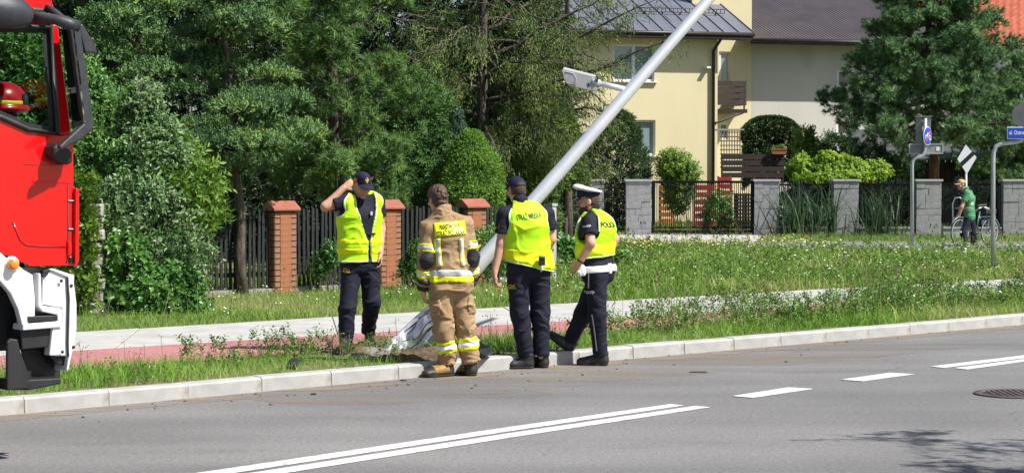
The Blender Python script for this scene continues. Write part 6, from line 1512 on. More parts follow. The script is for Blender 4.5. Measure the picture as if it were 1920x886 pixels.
# clipped hedge with an arched niche
rg = np.random.default_rng(108); n = 9000; hY = TY + 1.6; b = at(1445, 300, hY); b.z = VZ; pl = Plant('clipped_hedge', 'dark clipped hedge with domed top and an arched niche', 'hedge', b); k = F / hY; c0 = at(1445, 275, hY); R0 = 54 / k
x = rg.uniform(-1, 1, n); top_ = np.sqrt(np.maximum(0, 1 - np.abs(x) ** 2.6)); zt = at(1445, 224, hY).z - VZ; zs = at(1445, 268, hY).z - VZ
u = rg.random(n); z = np.where(u < .45, zs + (zt - zs) * top_, rg.uniform(.4, 1, n) * (zs + (zt - zs) * top_)); y = np.where(u < .45, rg.uniform(-.45, .45, n), -.45 + rg.normal(0, .05, n)); q = np.stack([x * R0, y, z], 1)
ni = (np.abs(x * R0 - .18) < .30) & (z < zs + .15) & (z > zs - 1.0) & (y < -.2); q[ni, 1] += .55
D = np.stack([x * .5, np.where(y < -.2, -.8, 0), np.where(u < .45, 1.0, .2)], 1) + rg.normal(0, .3, (n, 3)); pl.spray(q, D, rg.uniform(.13, .22, n), .45 + .9 * (vnoise(q + pl.b, 2.5, 5) - .5) + rg.normal(0, .14, n)); pl.limb(curve((0, 0, 0), (0, 0, 1.6)), .06, .03, True); pl.done(T_FINE, L_hedge)
# planter greens
q = pl_.location; rg = np.random.default_rng(110); n = 60; lp_ = np.stack([rg.uniform(-.22, .22, n), rg.uniform(-.08, .08, n), np.full(n, .17)], 1)
V_, F_, T_ = stamp(T_LEAF, lp_, np.tile((0, 0, 1.0), (n, 1)) + rg.normal(0, .4, (n, 3)), rg.uniform(.08, .16, n), rg.uniform(.3, 1, n), rg); link('seedlings', mesh_np('seedlings', V_, F_, [L_ivy], tint=T_), pl_)

# --- blades: grasses and reeds
def blade_t(seg=4, w=.03, bend=.6, seed=0):
    r = np.random.default_rng(seed); v = []; f = []; az = r.uniform(0, 6.28); bz = bend * r.uniform(.4, 1.3)
    for i in range(seg + 1):
        t = i / seg; x = bz * t ** 2.2; z = t * (1 - .28 * bz * t); ww = w * (1 - t ** 1.6) + .0015; v += [(x, -ww, z), (x, ww, z)]
        if i: k = 2 * (i - 1); f += [(k, k + 1, k + 3), (k, k + 3, k + 2)]
    return np.array(v), np.array(f)
T_BLADE = [blade_t(3, .022, b, s) for s, b in enumerate((.15, .35, .6, .85))]
T_BLADE_FAR = [blade_t(2, .040, b, s) for s, b in enumerate((.2, .45, .7))]
T_REED = [blade_t(6, .014, b, s) for s, b in enumerate((.25, .45, .65, .85))]
def clump(name, label, px, py, Y, n, H, spread, mat, seed, tmpl=T_REED, group=None, cat='grass clump'):
    rg = np.random.default_rng(seed); b = G(px, py) if Y is None else Vector((at(px, 400, Y).x, Y, VZ)); P = np.stack([rg.normal(0, spread * .35, n), rg.normal(0, spread * .25, n), np.full(n, -.02)], 1); D = np.stack([P[:, 0] * .45, P[:, 1] * .45, np.full(n, 1.0)], 1) + rg.normal(0, .08, (n, 3)); V, Fc, T = stamp(tmpl, P, D, H * rg.uniform(.55, 1.1, n), rg.uniform(0, 1, n), rg)
    o = link(name, mesh_np(name, V, Fc, [mat], tint=T), None, b); return tag(o, label, cat, group)
L_reed = leaf_mat('reed_blades', [(0.035, 0.085, 0.045), (0.065, 0.125, 0.06), (0.11, 0.17, 0.085)], .5, .3)
clump('reed_grass', 'tall arching reed grass in front of the left steel fence panel', 1503, 0, GY - .5, 170, 1.6, .8, L_reed, 120)
clump('reed_grass', 'tall arching reed grass in front of the middle steel fence panel', 1648, 0, GY - .4, 110, 1.5, .7, L_reed, 121)
clump('reed_grass', 'thin reed grass at the left of the first steel fence panel beside a block pier', 1560, 0, GY - .3, 30, 1.8, .2, L_reed, 122)
clump('yucca', 'upright sword leaved yucca left of the policeman', 1063, 0, 49.0, 60, 1.15, .6, L_reed, 123, [blade_t(4, .035, b, s) for s, b in enumerate((.2, .5, .8))], cat='plant')
# ------------------------------------------------------------------ the people
def between(a, b, t): return a + (b - a) * t
def slab(F, z0, z1, n=(0, 0, 1)):
    F.clip((0, 0, z1), n); F.clip((0, 0, z0), -np.asarray(n, float)); return F
def band_on_limb(F, a, b, t0, t1):
    n = unit(b - a); F.clip(between(a, b, t1), n); F.clip(between(a, b, t0), -n); return F
def vest_field(p, g, armr=.105, z_bottom=None, tiltn=None, h=.008):
    lo, hi = p.box_of(['pelvis', 'waist', 'chest', 'neck', 'shR', 'shL'], .24); F = SDF(lo, hi, h); p.torso(F, g)
    J = p.J; u = p.r
    for q, s_ in (('R', 1), ('L', -1)):
        a = J['sh' + q]; c = a + u * s_ * .035
        F.cone(c + V3(0, 0, .10), c - V3(0, 0, .085) , armr * .98, armr, .012, cut=True)
    F.ell(J['neck'] + p.f * .03 + V3(0, 0, .055), (.085, .085, .085), None, .015, cut=True)
    F.clip(z_bottom if z_bottom is not None else J['pelvis'] + V3(0, 0, .02), tiltn if tiltn is not None else (0, 0, -1))
    return F
def arm_piping(p, F, v):
    d = F.d
    for q in (-1, 1): F.d = d.copy(); F.clip(p.J['neck'], p.r * q); field_mesh('piping', F, m_vedge, v)
def shirt(p, mat, sleeve=.62, g=.010, fold=(.006, (6, 6, 14), 1, .15), ra=.074, rb=.072):
    lo, hi = p.box_of(['pelvis', 'waist', 'chest', 'neck', 'shR', 'shL', 'elR', 'elL'], .2); F = SDF(lo, hi, .008); p.torso(F, g); J = p.J
    for q in 'RL':
        a, b = J['sh' + q], J['el' + q]; F.cone(a, between(a, b, sleeve), ra, rb, .02); n = unit(b - a); c = between(a, b, sleeve)
        def fn(X, Y_, Z, c=c, n=n):
            al = (X - c[0]) * n[0] + (Y_ - c[1]) * n[1] + (Z - c[2]) * n[2]
            return np.maximum(-al, np.sqrt((X - c[0]) ** 2 + (Y_ - c[1]) ** 2 + (Z - c[2]) ** 2) - .125)
        F.cutfn(fn)
    F.cone(J['neck'] - p.f * .0 - V3(0, 0, .02), J['neck'] + V3(0, 0, .048) - p.f * .004, .076, .071, .012)
    F.cone(J['neck'] + p.f * .012 + V3(0, 0, .03), J['neck'] + V3(0, 0, .12) + p.f * .02, .060, .062, .0, cut=True)
    return field_mesh('shirt', F, mat, p.root, fold)

# ---- 1: city guard with his hand at his ear, facing us beyond the torn pole base
def man_at_ear():
    Y = 19.3
    p = Person('person in open yellow vest and navy cap facing us, hand raised to his ear', Y, 674, VZ, (.42, -.91), dict(
        pelvis=(675, 496, 0), waist=(674, 458, .0), chest=(674, 405, 0), neck=(673, 374, .01), head=(678, 345, -.035),
        shR=(646, 377, -.08), shL=(707, 374, .08), elR=(610, 387, -.14), wrR=(645, 352, -.10), elL=(714, 430, .10), wrL=(713, 474, .0),
        hipR=(659, 502, -.03), hipL=(692, 500, .03), knR=(652, 575, -.12), knL=(697, 565, .02), anR=(648, 645, -.12), anL=(690, 622, .25)), bulk=1, build=(1.0, 1.02))
    p.headframe((.52, -.78, -.36), roll=-.03)
    p.body({'R': ((.55, .12, .40), (.3, .4, .1), (.35, -.8, .2)), 'L': ((.08, .02, -1), (-.9, -.1, 0), (-.1, -1, 0))})
    J = p.J
    p.trousers(m_navy, .098, .082, .067)
    shirt(p, m_navy, .60)
    # vest, open at the front, with the two bands and its pale piping
    zb = J['pelvis'] + V3(0, 0, .03)
    cen = J['chest'] + p.f * .14 + p.r * (-.01)
    def opening(X, Y_, Z, extra=0.0):
        lat = (X - cen[0]) * p.r[0] + (Y_ - cen[1]) * p.r[1]; fw = (X - J['chest'][0]) * p.f[0] + (Y_ - J['chest'][1]) * p.f[1]
        wdt = .016 + .34 * np.clip((Z - (J['waist'][2] + .04)), 0, .30) ** 1.15 + extra
        lat2 = lat + .02 + .06 * np.clip(J['chest'][2] - Z, 0, .5)
        return np.maximum(np.abs(lat2) - wdt, -(fw - .02))
    F = vest_field(p, .030, .078, zb); F.cutfn(opening)
    v = field_mesh('vest', F, m_vest, p.root, (.010, (7, 7, 9), 2, .2))
    for z0, z1 in ((J['waist'][2] + .010, J['waist'][2] + .052), (J['waist'][2] - .088, J['waist'][2] - .036)):
        F = vest_field(p, .0345, .078, zb); F.cutfn(opening); slab(F, z0, z1); field_mesh('reflective_band', F, m_vband, p.root, (.010, (7, 7, 9), 2, .2))
    F = vest_field(p, .034, .078, zb); F.cutfn(opening)
    F.clip(zb + V3(0, 0, .016), (0, 0, 1)); field_mesh('piping', F, m_vedge, v, (.010, (7, 7, 9), 2, .2))
    F = vest_field(p, .033, .070, zb + V3(0, 0, .2)); F2 = vest_field(p, .06, .086, zb + V3(0, 0, .2)); F.cutfn(lambda X, Y_, Z: F2.d); F.cutfn(lambda X, Y_, Z: np.linalg.norm(np.stack(np.broadcast_arrays(X - J['neck'][0], Y_ - J['neck'][1])), axis=0) - .12); arm_piping(p, F, v)
    F = vest_field(p, .034, .078, zb); F.cutfn(opening); F.cutfn(lambda X, Y_, Z: -opening(X, Y_, Z, .012)); field_mesh('piping', F, m_vedge, v, (.010, (7, 7, 9), 2, .2))
    # belt, buckle strap, shirt badge
    F = SDF(J['pelvis'] - .25, J['pelvis'] + .25, .008); p.torso(F, .022, low=True); slab(F, J['pelvis'][2] + .02, J['pelvis'][2] + .06); field_mesh('belt', F, m_blk, p.root)
    sb = bvh(v)
    mb = MB(); c = p.P(697, 438, -.10); mb.box(c, (.075, .02, .018), R(8)); mb.build('strap_clip', m_blk, v)
    mb = MB(); c = J['chest'] + p.f * .155 - p.r * .065 + V3(0, 0, .03); mb.box(c, (.02, .012, .035), R(25)); mb.build('badge', m_sil, p.root)
    # trousers print
    tb = bvh([o for o in col.objects if o.parent == p.root and o.name.startswith('trousers')][0])
    lettering('lettering', 'STRAŻ\nMIEJSKA', .026, m_gold, p.P(650, 507, -.2), (1, .12, -.14), (.1, 0, 1), p.root, width=.072, bold=.0006, surf=tb)
    # cap with eagle and side print
    cap = p.cap(m_navy2, .085); cb = bvh(cap); f, u, r = p.hf, p.hu, p.hr
    eagle = [(-.5, .55), (-.42, .1), (-.62, .6), (-.72, .05), (-.5, -.35), (-.25, -.45), (-.3, -.8), (0, -.95), (.3, -.8), (.25, -.45), (.5, -.35), (.72, .05), (.62, .6), (.42, .1), (.5, .55), (.2, .15), (.16, .5), (.22, .75), (.02, .95), (-.2, .8), (-.1, .5), (-.2, .15)]
    def emblem(name, poly, size, mat, c, x, y, n, par, surf, grid=1):
        V = []; x = np.asarray(x); y = np.asarray(y); n = np.asarray(n)
        for a, b in poly:
            q = c + x * a * size + y * b * size; hh = surf.ray_cast(Vector(q + n * .15), Vector(-n), .4); V.append(np.array(hh[0][:]) + n * .003 if hh[0] is not None else q)
        V.append(np.mean(V, 0) + n * .004); k = len(poly)
        return link(name, mesh_np(name, V, [(i, (i + 1) % k, k) for i in range(k)], [mat]), par)
    p.emblem = emblem
    emblem('cap_emblem', eagle, .028, m_gold, p.hc + u * .075 + f * .10 + r * .0, r * -1, u, f, cap, cb)
    lettering('lettering', 'STRAŻ\nMIEJSKA', .02, m_gold, Vector(p.hc + u * .052 + r * .085 + f * .01), Vector(f), Vector(u), cap, width=.062, bold=.001, surf=cb)
    F = SDF(p.hc - .2, p.hc + .2, .006); c = p.hc; F.ell(c + u * .002 - f * .012, (.0795, .0985, .098), (r, f, u), .01); F.clip(c - u * .065, -u); F.clip(c + u * .04, u); F.clip(c + f * .012, f); F.ell(c + r * .08 - u * .02, (.03, .03, .042), (r, f, u), 0, cut=True); F.ell(c - r * .08 - u * .02, (.03, .03, .042), (r, f, u), 0, cut=True)
    field_mesh('hair', F, m_hair2, p.root, it=1)
    p.shoe(J['anR'] * V3(1, 1, 0) + V3(.0, .03, 0.0), (-.15, -.98, 0), L=.30, boot=.09, W=1.1, name='boot')
    p.shoe(J['anL'] * V3(1, 1, 0) + V3(.0, .05, 0), (.35, -.93, 0), L=.30, boot=.09, W=1.1, name='boot')
    return p
P1 = man_at_ear()

# ---- 2: firefighter seen from behind
def firefighter():
    Y = 18.12
    p = Person('firefighter in tan turnout suit with yellow bands, seen from behind on the kerb', Y, 842, 0, (-.2, .98), dict(
        pelvis=(845, 538, 0), waist=(843, 500, 0), chest=(840, 446, 0), neck=(829, 402, -.01), head=(821, 372, .02),
        shL=(803, 428, -.05), shR=(874, 421, .05), elL=(798, 489, -.10), wrL=(794, 541, -.02), elR=(886, 484, .02), wrR=(880, 532, .12),
        hipL=(828, 552, -.02), hipR=(864, 548, .02), knL=(832, 618, -.05), knR=(872, 612, .03), anL=(840, 682, 0), anR=(883, 680, .03)), build=(.92, .94))
    p.headframe((-.50, .85, -.12)); J = p.J; u = p.r
    p.body({'L': ((.06, .02, -1), (.9, .35, 0), (.3, .95, 0)), 'R': ((-.1, .2, -1), (-.9, .2, 0), (-.3, .95, 0))})
    # trousers
    fo = (.020, (5.5, 5.5, 13), 4, .22)
    p.trousers(m_tan, .102, .089, .074, t=.96, fold=fo, hip=.124)
    for q in 'LR':
        a, b = J['kn' + q], J['an' + q]
        lo = np.minimum(a, b) - .16; hi = np.maximum(a, b) + .16
        for t0, t1, m, gg in ((.31, .40, m_yel, .020), (.40, .53, m_sil if 0 else m_white, .0215), (.53, .62, m_yel, .020)):
            F = SDF(lo, hi, .007); F.cone(a, b, .089 + gg - .012, .074 + gg - .012, 0); band_on_limb(F, a, b, t0, t1); field_mesh('reflective_band', F, m, p.root, fo)
        F = SDF(lo, hi, .007); F.cone(a, b, .089 + .006, .074 + .006, 0); band_on_limb(F, a, b, .925, .965); field_mesh('hem', F, m_tan, p.root, fo)
    # cargo pockets
    for q, sx in (('L', -1), ('R', 1)):
        c = between(J['hip' + q], J['kn' + q], .34) + u * sx * .072 + p.f * -.03; F = SDF(c - .2, c + .2, .007); a, b = J['hip' + q], J['kn' + q]
        F.cone(a, b, .112 + .018, .098 + .016, 0); band_on_limb(F, a, b, .14, .60); F.ell(c + u * sx * .03, (.085, .085, .135), None, .0)
        G_ = SDF(c - .2, c + .2, .007); G_.ell(c + u * sx * .02 - p.f * .01, (.085, .085, .125), None, 0); F2 = SDF(c - .2, c + .2, .007); F2.cone(a, b, .116, .102, 0); F2.d = np.maximum(F2.d, G_.d); band_on_limb(F2, a, b, .12, .62)
        field_mesh('cargo_pocket', F2, m_tan, p.root, fo)
    # coat
    hem = J['pelvis'] + V3(0, 0, -.045)
    def coat(g, arms=True, h=.008, hemz=None):
        lo, hi = p.box_of(['pelvis', 'waist', 'chest', 'neck', 'shR', 'shL', 'elR', 'elL', 'wrR', 'wrL'], .23); F = SDF(lo, hi, h)
        p.torso(F, .022 + g); F.cone(J['pelvis'] - u * .075 - V3(0, 0, .07), J['waist'] - u * .05, .124 + g, .112 + g, .03); F.cone(J['pelvis'] + u * .075 - V3(0, 0, .07), J['waist'] + u * .05, .124 + g, .112 + g, .03)
        F.clip(hem if hemz is None else hemz, (0, 0, -1))
        if arms:
            for q in 'RL':
                G2 = SDF(lo, hi, h); p.arm(G2, q, .070 + g, .062 + g, .052 + g, k=.03); n = unit(J['wr' + q] - J['el' + q]); G2.clip(between(J['el' + q], J['wr' + q], .97), n)
                kk = .02; d, e = F.d, G2.d; hh = np.clip(.5 + .5 * (d - e) / kk, 0, 1); F.d = d + (e - d) * hh - kk * hh * (1 - hh)
        return F
    F = coat(0)
    F.cone(J['neck'] - V3(0, 0, .03), J['neck'] + V3(0, 0, .055) + p.f * .01, .088, .080, .02); F.cone(J['neck'] + V3(0, 0, .03) + p.f * .01, J['neck'] + V3(0, 0, .15) + p.f * .03, .066, .070, 0, cut=True)
    cf = (.019, (5, 5, 9), 8, .26)
    ct = field_mesh('coat', F, m_tan, p.root, cf); sb = bvh(ct)
    # waist: silver band over yellow band
    zw = J['waist'][2]
    for z0, z1, m, g in ((zw - .078, zw - .026, m_sil, .010), (zw - .133, zw - .078, m_yel, .010)):
        F = coat(g, False); slab(F, z0, z1); field_mesh('reflective_band', F, m, p.root, cf)
    # sleeves: band, elbow patch, band, black cuff rings
    for q in 'LR':
        a, b, c = J['sh' + q], J['el' + q], J['wr' + q]
        def limb(g, h=.007):
            lo = np.minimum(np.minimum(a, b), c) - .15; hi = np.maximum(np.maximum(a, b), c) + .15; F = SDF(lo, hi, h); p.arm(F, q, .070 + g, .062 + g, .052 + g, k=.03); return F
        def ring(name, s0, s1, m, g=.012):
            F = limb(g)
            if s1 <= 1: band_on_limb(F, a, b, s0, s1)
            else: band_on_limb(F, b, c, s0 - 1, s1 - 1)
            field_mesh(name, F, m, p.root, cf)
        ring('reflective_band', .50, .56, m_yel); ring('reflective_band', .56, .68, m_sil, .0135); ring('reflective_band', .68, .74, m_yel)
        ring('reflective_band', 1.30, 1.37, m_yel); ring('reflective_band', 1.37, 1.47, m_white, .0135); ring('reflective_band', 1.47, 1.54, m_yel)
        ring('cuff_ring', 1.66, 1.76, m_blk, .012); ring('cuff_ring', 1.88, 1.99, m_blk, .010)
        F = limb(.013); ec = b + (unit(-p.f) * .06); F2 = SDF(F.lo, F.lo + F.h * (F.n - 1), F.h); F2.ell(ec + V3(0, 0, .0), (.072, .06, .090), None, 0); F.d = np.maximum(F.d, F2.d[:F.d.shape[0], :F.d.shape[1], :F.d.shape[2]]); field_mesh('elbow_patch', F, m_blk, p.root, cf)
    # back panel, two braces, lettering
    bc = p.P(845, 429, -.14); x = Vector((.985, .16, .085)); y = Vector((-.085, 0, 1)); n = -Vector(p.f)
    def plate(name, c, wd, ht, mat, lift, nx=14, ny=8, par=None, xx=None, yy=None):
        xx = (xx or x).normalized(); yy = yy or y; yy = (yy - xx * yy.dot(xx)).normalized(); V = []
        for j in range(ny + 1):
            for i in range(nx + 1):
                q = Vector(c) + xx * wd * (i / nx - .5) + yy * ht * (j / ny - .5); hh = sb.ray_cast(q + n * .3, -n, .8); V.append((hh[0] if hh[0] is not None else q) + n * lift)
        V = relax(np.array([v[:] for v in V]), np.array([(j * (nx + 1) + i, j * (nx + 1) + i + 1, (j + 1) * (nx + 1) + i + 1, (j + 1) * (nx + 1) + i) for j in range(ny) for i in range(nx)]), 0)
        Q = [(j * (nx + 1) + i, j * (nx + 1) + i + 1, (j + 1) * (nx + 1) + i + 1, (j + 1) * (nx + 1) + i) for j in range(ny) for i in range(nx)]
        o = link(name, mesh_np(name, V, Q, [mat], smooth=True), par or ct); so_ = o.modifiers.new('thickness', 'SOLIDIFY'); so_.thickness = .004; so_.offset = 1; return o
    pl = plate('back_panel', bc, .292, .125, m_yel, .006); 
    pb = bvh(pl)
    for tx, dz, wd, sz in (('PAŃSTWOWA', .030, .190, .066), ('STRAŻ POŻARNA', -.028, .262, .066)):
        V, T = text_mesh(tx, sz, wd, bold=.0008); xx = x.normalized(); yy = (y - xx * y.dot(xx)).normalized(); out = []
        for v in V:
            q = Vector(bc) + xx * v[0] + yy * (v[1] + dz); hh = pb.ray_cast(q + n * .3, -n, .8); out.append(((hh[0] if hh[0] is not None else q) + n * .0065)[:])
        link('lettering', mesh_np('lettering', out, T, [m_ink]), pl)
    for px, pw in ((822, .052), (868, .042)):
        c0 = p.P(px, 473, -.14); tilt = Vector((-.03 if px < 840 else .08, 0, 1))
        plate('brace_stripe', c0, pw, .255, m_yel, .005, 4, 14, yy=tilt); plate('brace_stripe', c0, pw * .55, .255, m_sil, .0092, 3, 14, yy=tilt)
    # arm badge (flag patch) on the left sleeve
    c0 = p.P(795, 444, -.05); mb = MB(); mb.box(c0 + V3(-.012, -.02, 0), (.012, .05, .055), R(-18)); mb.build('sleeve_patch', m_yel, p.root); mb = MB(); mb.box(c0 + V3(-.0185, -.024, 0), (.004, .03, .026), R(-18)); mb.build('sleeve_mark', m_ink, p.root)
    c0 = p.P(806, 571, -.03); mb = MB(); mb.box(c0, (.016, .03, .045), R(-10)); mb.build('pocket_tab', m_yel, p.root)
    # hair
    c, f, uu, r = p.hc, p.hf, p.hu, p.hr; F = SDF(c - .2, c + .2, .0055)
    F.ell(c + uu * .020 - f * .010, (.084, .106, .104), (r, f, uu), .01); F.ell(c + uu * .075 + f * .02, (.062, .070, .042), (r, f, uu), .02); F.ell(c - uu * .05 - f * .045, (.062, .052, .055), (r, f, uu), .02)
    F.clip(c - uu * .078, -uu); F.clip(c + f * .060 , f * 1.0 - uu * .35)
    for q in (-1, 1): F.ell(c + f * .035 + r * .085 * q - uu * .03, (.035, .042, .05), (r, f, uu), .006, cut=True)
    field_mesh('hair', F, m_hair, p.root, (.014, (26, 26, 20), 4, .06), it=1)
    m_bootyel = M('ochre_leather', (0.24, 0.135, 0.03), (0.34, 0.20, 0.05), scale=22, rough=.6); m_bootbr = M('dark_brown_leather', (0.022, 0.016, 0.013), (0.045, 0.034, 0.028), scale=20, rough=.5)
    for q, fw, yel in (('L', (-.84, -.50, 0), 1), ('R', (-.35, .90, 0), 1)):
        H = J['an' + q] * V3(1, 1, 0) - unit(fw) * .045; fw = unit(fw)
        o = p.shoe(H, fw, L=.315, W=1.22, boot=.10, mats=m_bootbr, name='boot')
        F = SDF(H - .4, H + .4, .0062); rr = np.cross(fw, V3(0, 0, 1)); F.cone(H + fw * .055 + V3(0, 0, .075), H + fw * .19 + V3(0, 0, .055), .058, .056, .02, rr, .82)
        F.clip(H + V3(0, 0, .040), (0, 0, -1)); F.clip(H + fw * .06, -fw); F.clip(H + V3(0, 0, .125), (0, 0, 1)); F.clip(H + fw * .215, fw); field_mesh('boot_panel', F, m_bootyel, o, it=1)
    return p
P2 = firefighter()

# ---- 3: city guard from behind
def guard_back():
    Y = 18.85
    p = Person('person in yellow city guard vest and plain navy cap seen from behind', Y, 986, 0, (-.22, .97), dict(
        pelvis=(992, 500, 0), waist=(988, 466, 0), chest=(985, 425, 0), neck=(975, 384, -.01), head=(969, 355, .03),
        shL=(946, 402, -.06), shR=(1024, 400, .06), elL=(939, 457, -.08), wrL=(927, 511, -.12), elR=(1034, 448, .08), wrR=(1020, 482, .24),
        hipL=(971, 510, -.03), hipR=(1010, 506, .03), knL=(975, 590, -.03), knR=(1013, 588, .04), anL=(987, 670, 0), anR=(1016, 668, .04)), build=(1.14, 1.10))
    p.headframe((-.42, .90, -.06)); J = p.J; u = p.r
    p.body({'L': ((.02, .03, -1), (.9, .3, 0), (.3, .95, 0)), 'R': ((-.7, .6, -.1), (-.5, -.5, -.5), (0, .3, .9))})
    p.trousers(m_navy, .106, .088, .070, hip=.118, fold=(.012, (5, 5, 13), 12, .18))
    shirt(p, m_navy, .66, .008, ra=.078, rb=.076)
    F = SDF(J['pelvis'] - .3, J['pelvis'] + .3, .008); p.torso(F, .020, low=True); slab(F, J['pelvis'][2] + .035, J['pelvis'][2] + .075); field_mesh('belt', F, m_blk, p.root)
    bp_ = p.P(985, 497, 0); tn = unit(V3(-.25, 0, -1)); vf = (.011, (5, 5, 8), 14, .22)
    F = vest_field(p, .028, .115, bp_, tn); v = field_mesh('vest', F, m_vest, p.root, vf); sb = bvh(v)
    zz = p.P(985, 477, 0); n2 = unit(V3(-.14, 0, -1))
    F = vest_field(p, .0325, .115, bp_ + V3(0, 0, .02), tn); F.clip(p.P(985, 467, 0), V3(.02, 0, 1)); field_mesh('reflective_band', F, m_vband, p.root, vf)
    F = vest_field(p, .032, .115, bp_, tn); F.clip(bp_ - tn * .016, -tn); field_mesh('piping', F, m_vedge, v, vf)
    F = vest_field(p, .031, .107, bp_ + V3(0, 0, .25)); F2 = vest_field(p, .06, .123, bp_ + V3(0, 0, .25)); F.cutfn(lambda X, Y_, Z: F2.d); F.cutfn(lambda X, Y_, Z: np.sqrt((X - J['neck'][0]) ** 2 + (Y_ - J['neck'][1]) ** 2) + 0 * Z - .13); arm_piping(p, F, v)
    lettering('lettering', 'STRAŻ MIEJSKA', .072, m_ink, p.P(993, 405, -.16), (.985, .16, .10), (-.1, 0, 1), v, width=.245, bold=.0006, surf=sb)
    # sleeve shield
    c0 = p.P(934, 427, -.10); sh = [(-.5, .6), (.5, .6), (.5, -.1), (0, -.75), (-.5, -.1)]
    sbv = bvh([o for o in col.objects if o.parent == p.root and o.name.startswith('shirt')][0])
    ax = V3(.75, -.66, 0); ay = V3(.05, 0, 1); nn = unit(V3(-.66, -.75, 0))
    P1.emblem('sleeve_badge', sh, .066, m_gold, c0, ax, ay, nn, p.root, sbv); P1.emblem('badge_field', sh, .052, m_navy, c0 + nn * .004, ax, ay, nn, p.root, sbv).location = tuple(nn * .006); P1.emblem('badge_mark', sh, .022, m_gold, c0, ax, ay, nn, p.root, sbv).location = tuple(nn * .011)
    lettering('lettering', 'STRAŻ\nMIEJSKA', .024, m_gold, p.P(962, 538, -.2), (1, .1, 0), (0, 0, 1), p.root, width=.07, bold=.0008, surf=bvh([o for o in col.objects if o.parent == p.root and o.name.startswith('trousers')][0]))
    # holster and keys on the belt
    mb = MB(); c = p.P(1016, 489, -.17); mb.box(c, (.06, .04, .085), R(10)); mb.box(c + V3(-.005, -.025, .03), (.045, .02, .03), R(10)); mb.build('belt_pouch', m_leather, p.root, bevel=.008)
    mb = MB(); c = p.P(1016, 498, -.19); mb.tube([c, c + V3(.005, 0, -.04), c + V3(-.01, 0, -.055)], .006, 6); mb.build('key_clip', m_sil, p.root)
    cap = p.cap(m_navy2, .075); c, f, uu, r = p.hc, p.hf, p.hu, p.hr
    # the arched gap above the adjusting strap at the back shows the hair
    F = SDF(c - .2, c + .2, .005); F.ell(c + uu * .018 - f * .006, (.0905, .1105, .1065), (r, f, uu), 0); F.ell(c - f * .11 + uu * .028, (.048, .05, .034), (r, f, uu), 0)
    E = SDF(c - .2, c + .2, .005); E.ell(c - f * .11 + uu * .034, (.048, .05, .036), (r, f, uu), 0); S = SDF(c - .2, c + .2, .005); S.ell(c + uu * .018 - f * .006, (.0905, .1105, .1065), (r, f, uu), 0); S.d = np.maximum(S.d, E.d); S.clip(c + uu * .034, -uu); field_mesh('cap_gap', S, m_hair2, cap, it=1)
    F = SDF(c - .2, c + .2, .006); F.ell(c + uu * .002 - f * .012, (.0795, .0985, .098), (r, f, uu), .01); F.clip(c - uu * .055, -uu); F.clip(c + uu * .04, uu); F.clip(c + f * .012, f)
    for q in (-1, 1): F.ell(c + r * .08 * q - uu * .02, (.03, .03, .042), (r, f, uu), 0, cut=True)
    field_mesh('hair', F, m_hair2, p.root, it=1)
    p.shoe(J['anL'] * V3(1, 1, 0) + V3(.07, 0, 0), (-.98, -.12, 0), L=.31, W=1.1, boot=.03)
    p.shoe(J['anR'] * V3(1, 1, 0) + V3(.045, -.02, 0), (-.62, .78, 0), L=.31, W=1.1, boot=.03)
    return p
P3 = guard_back()

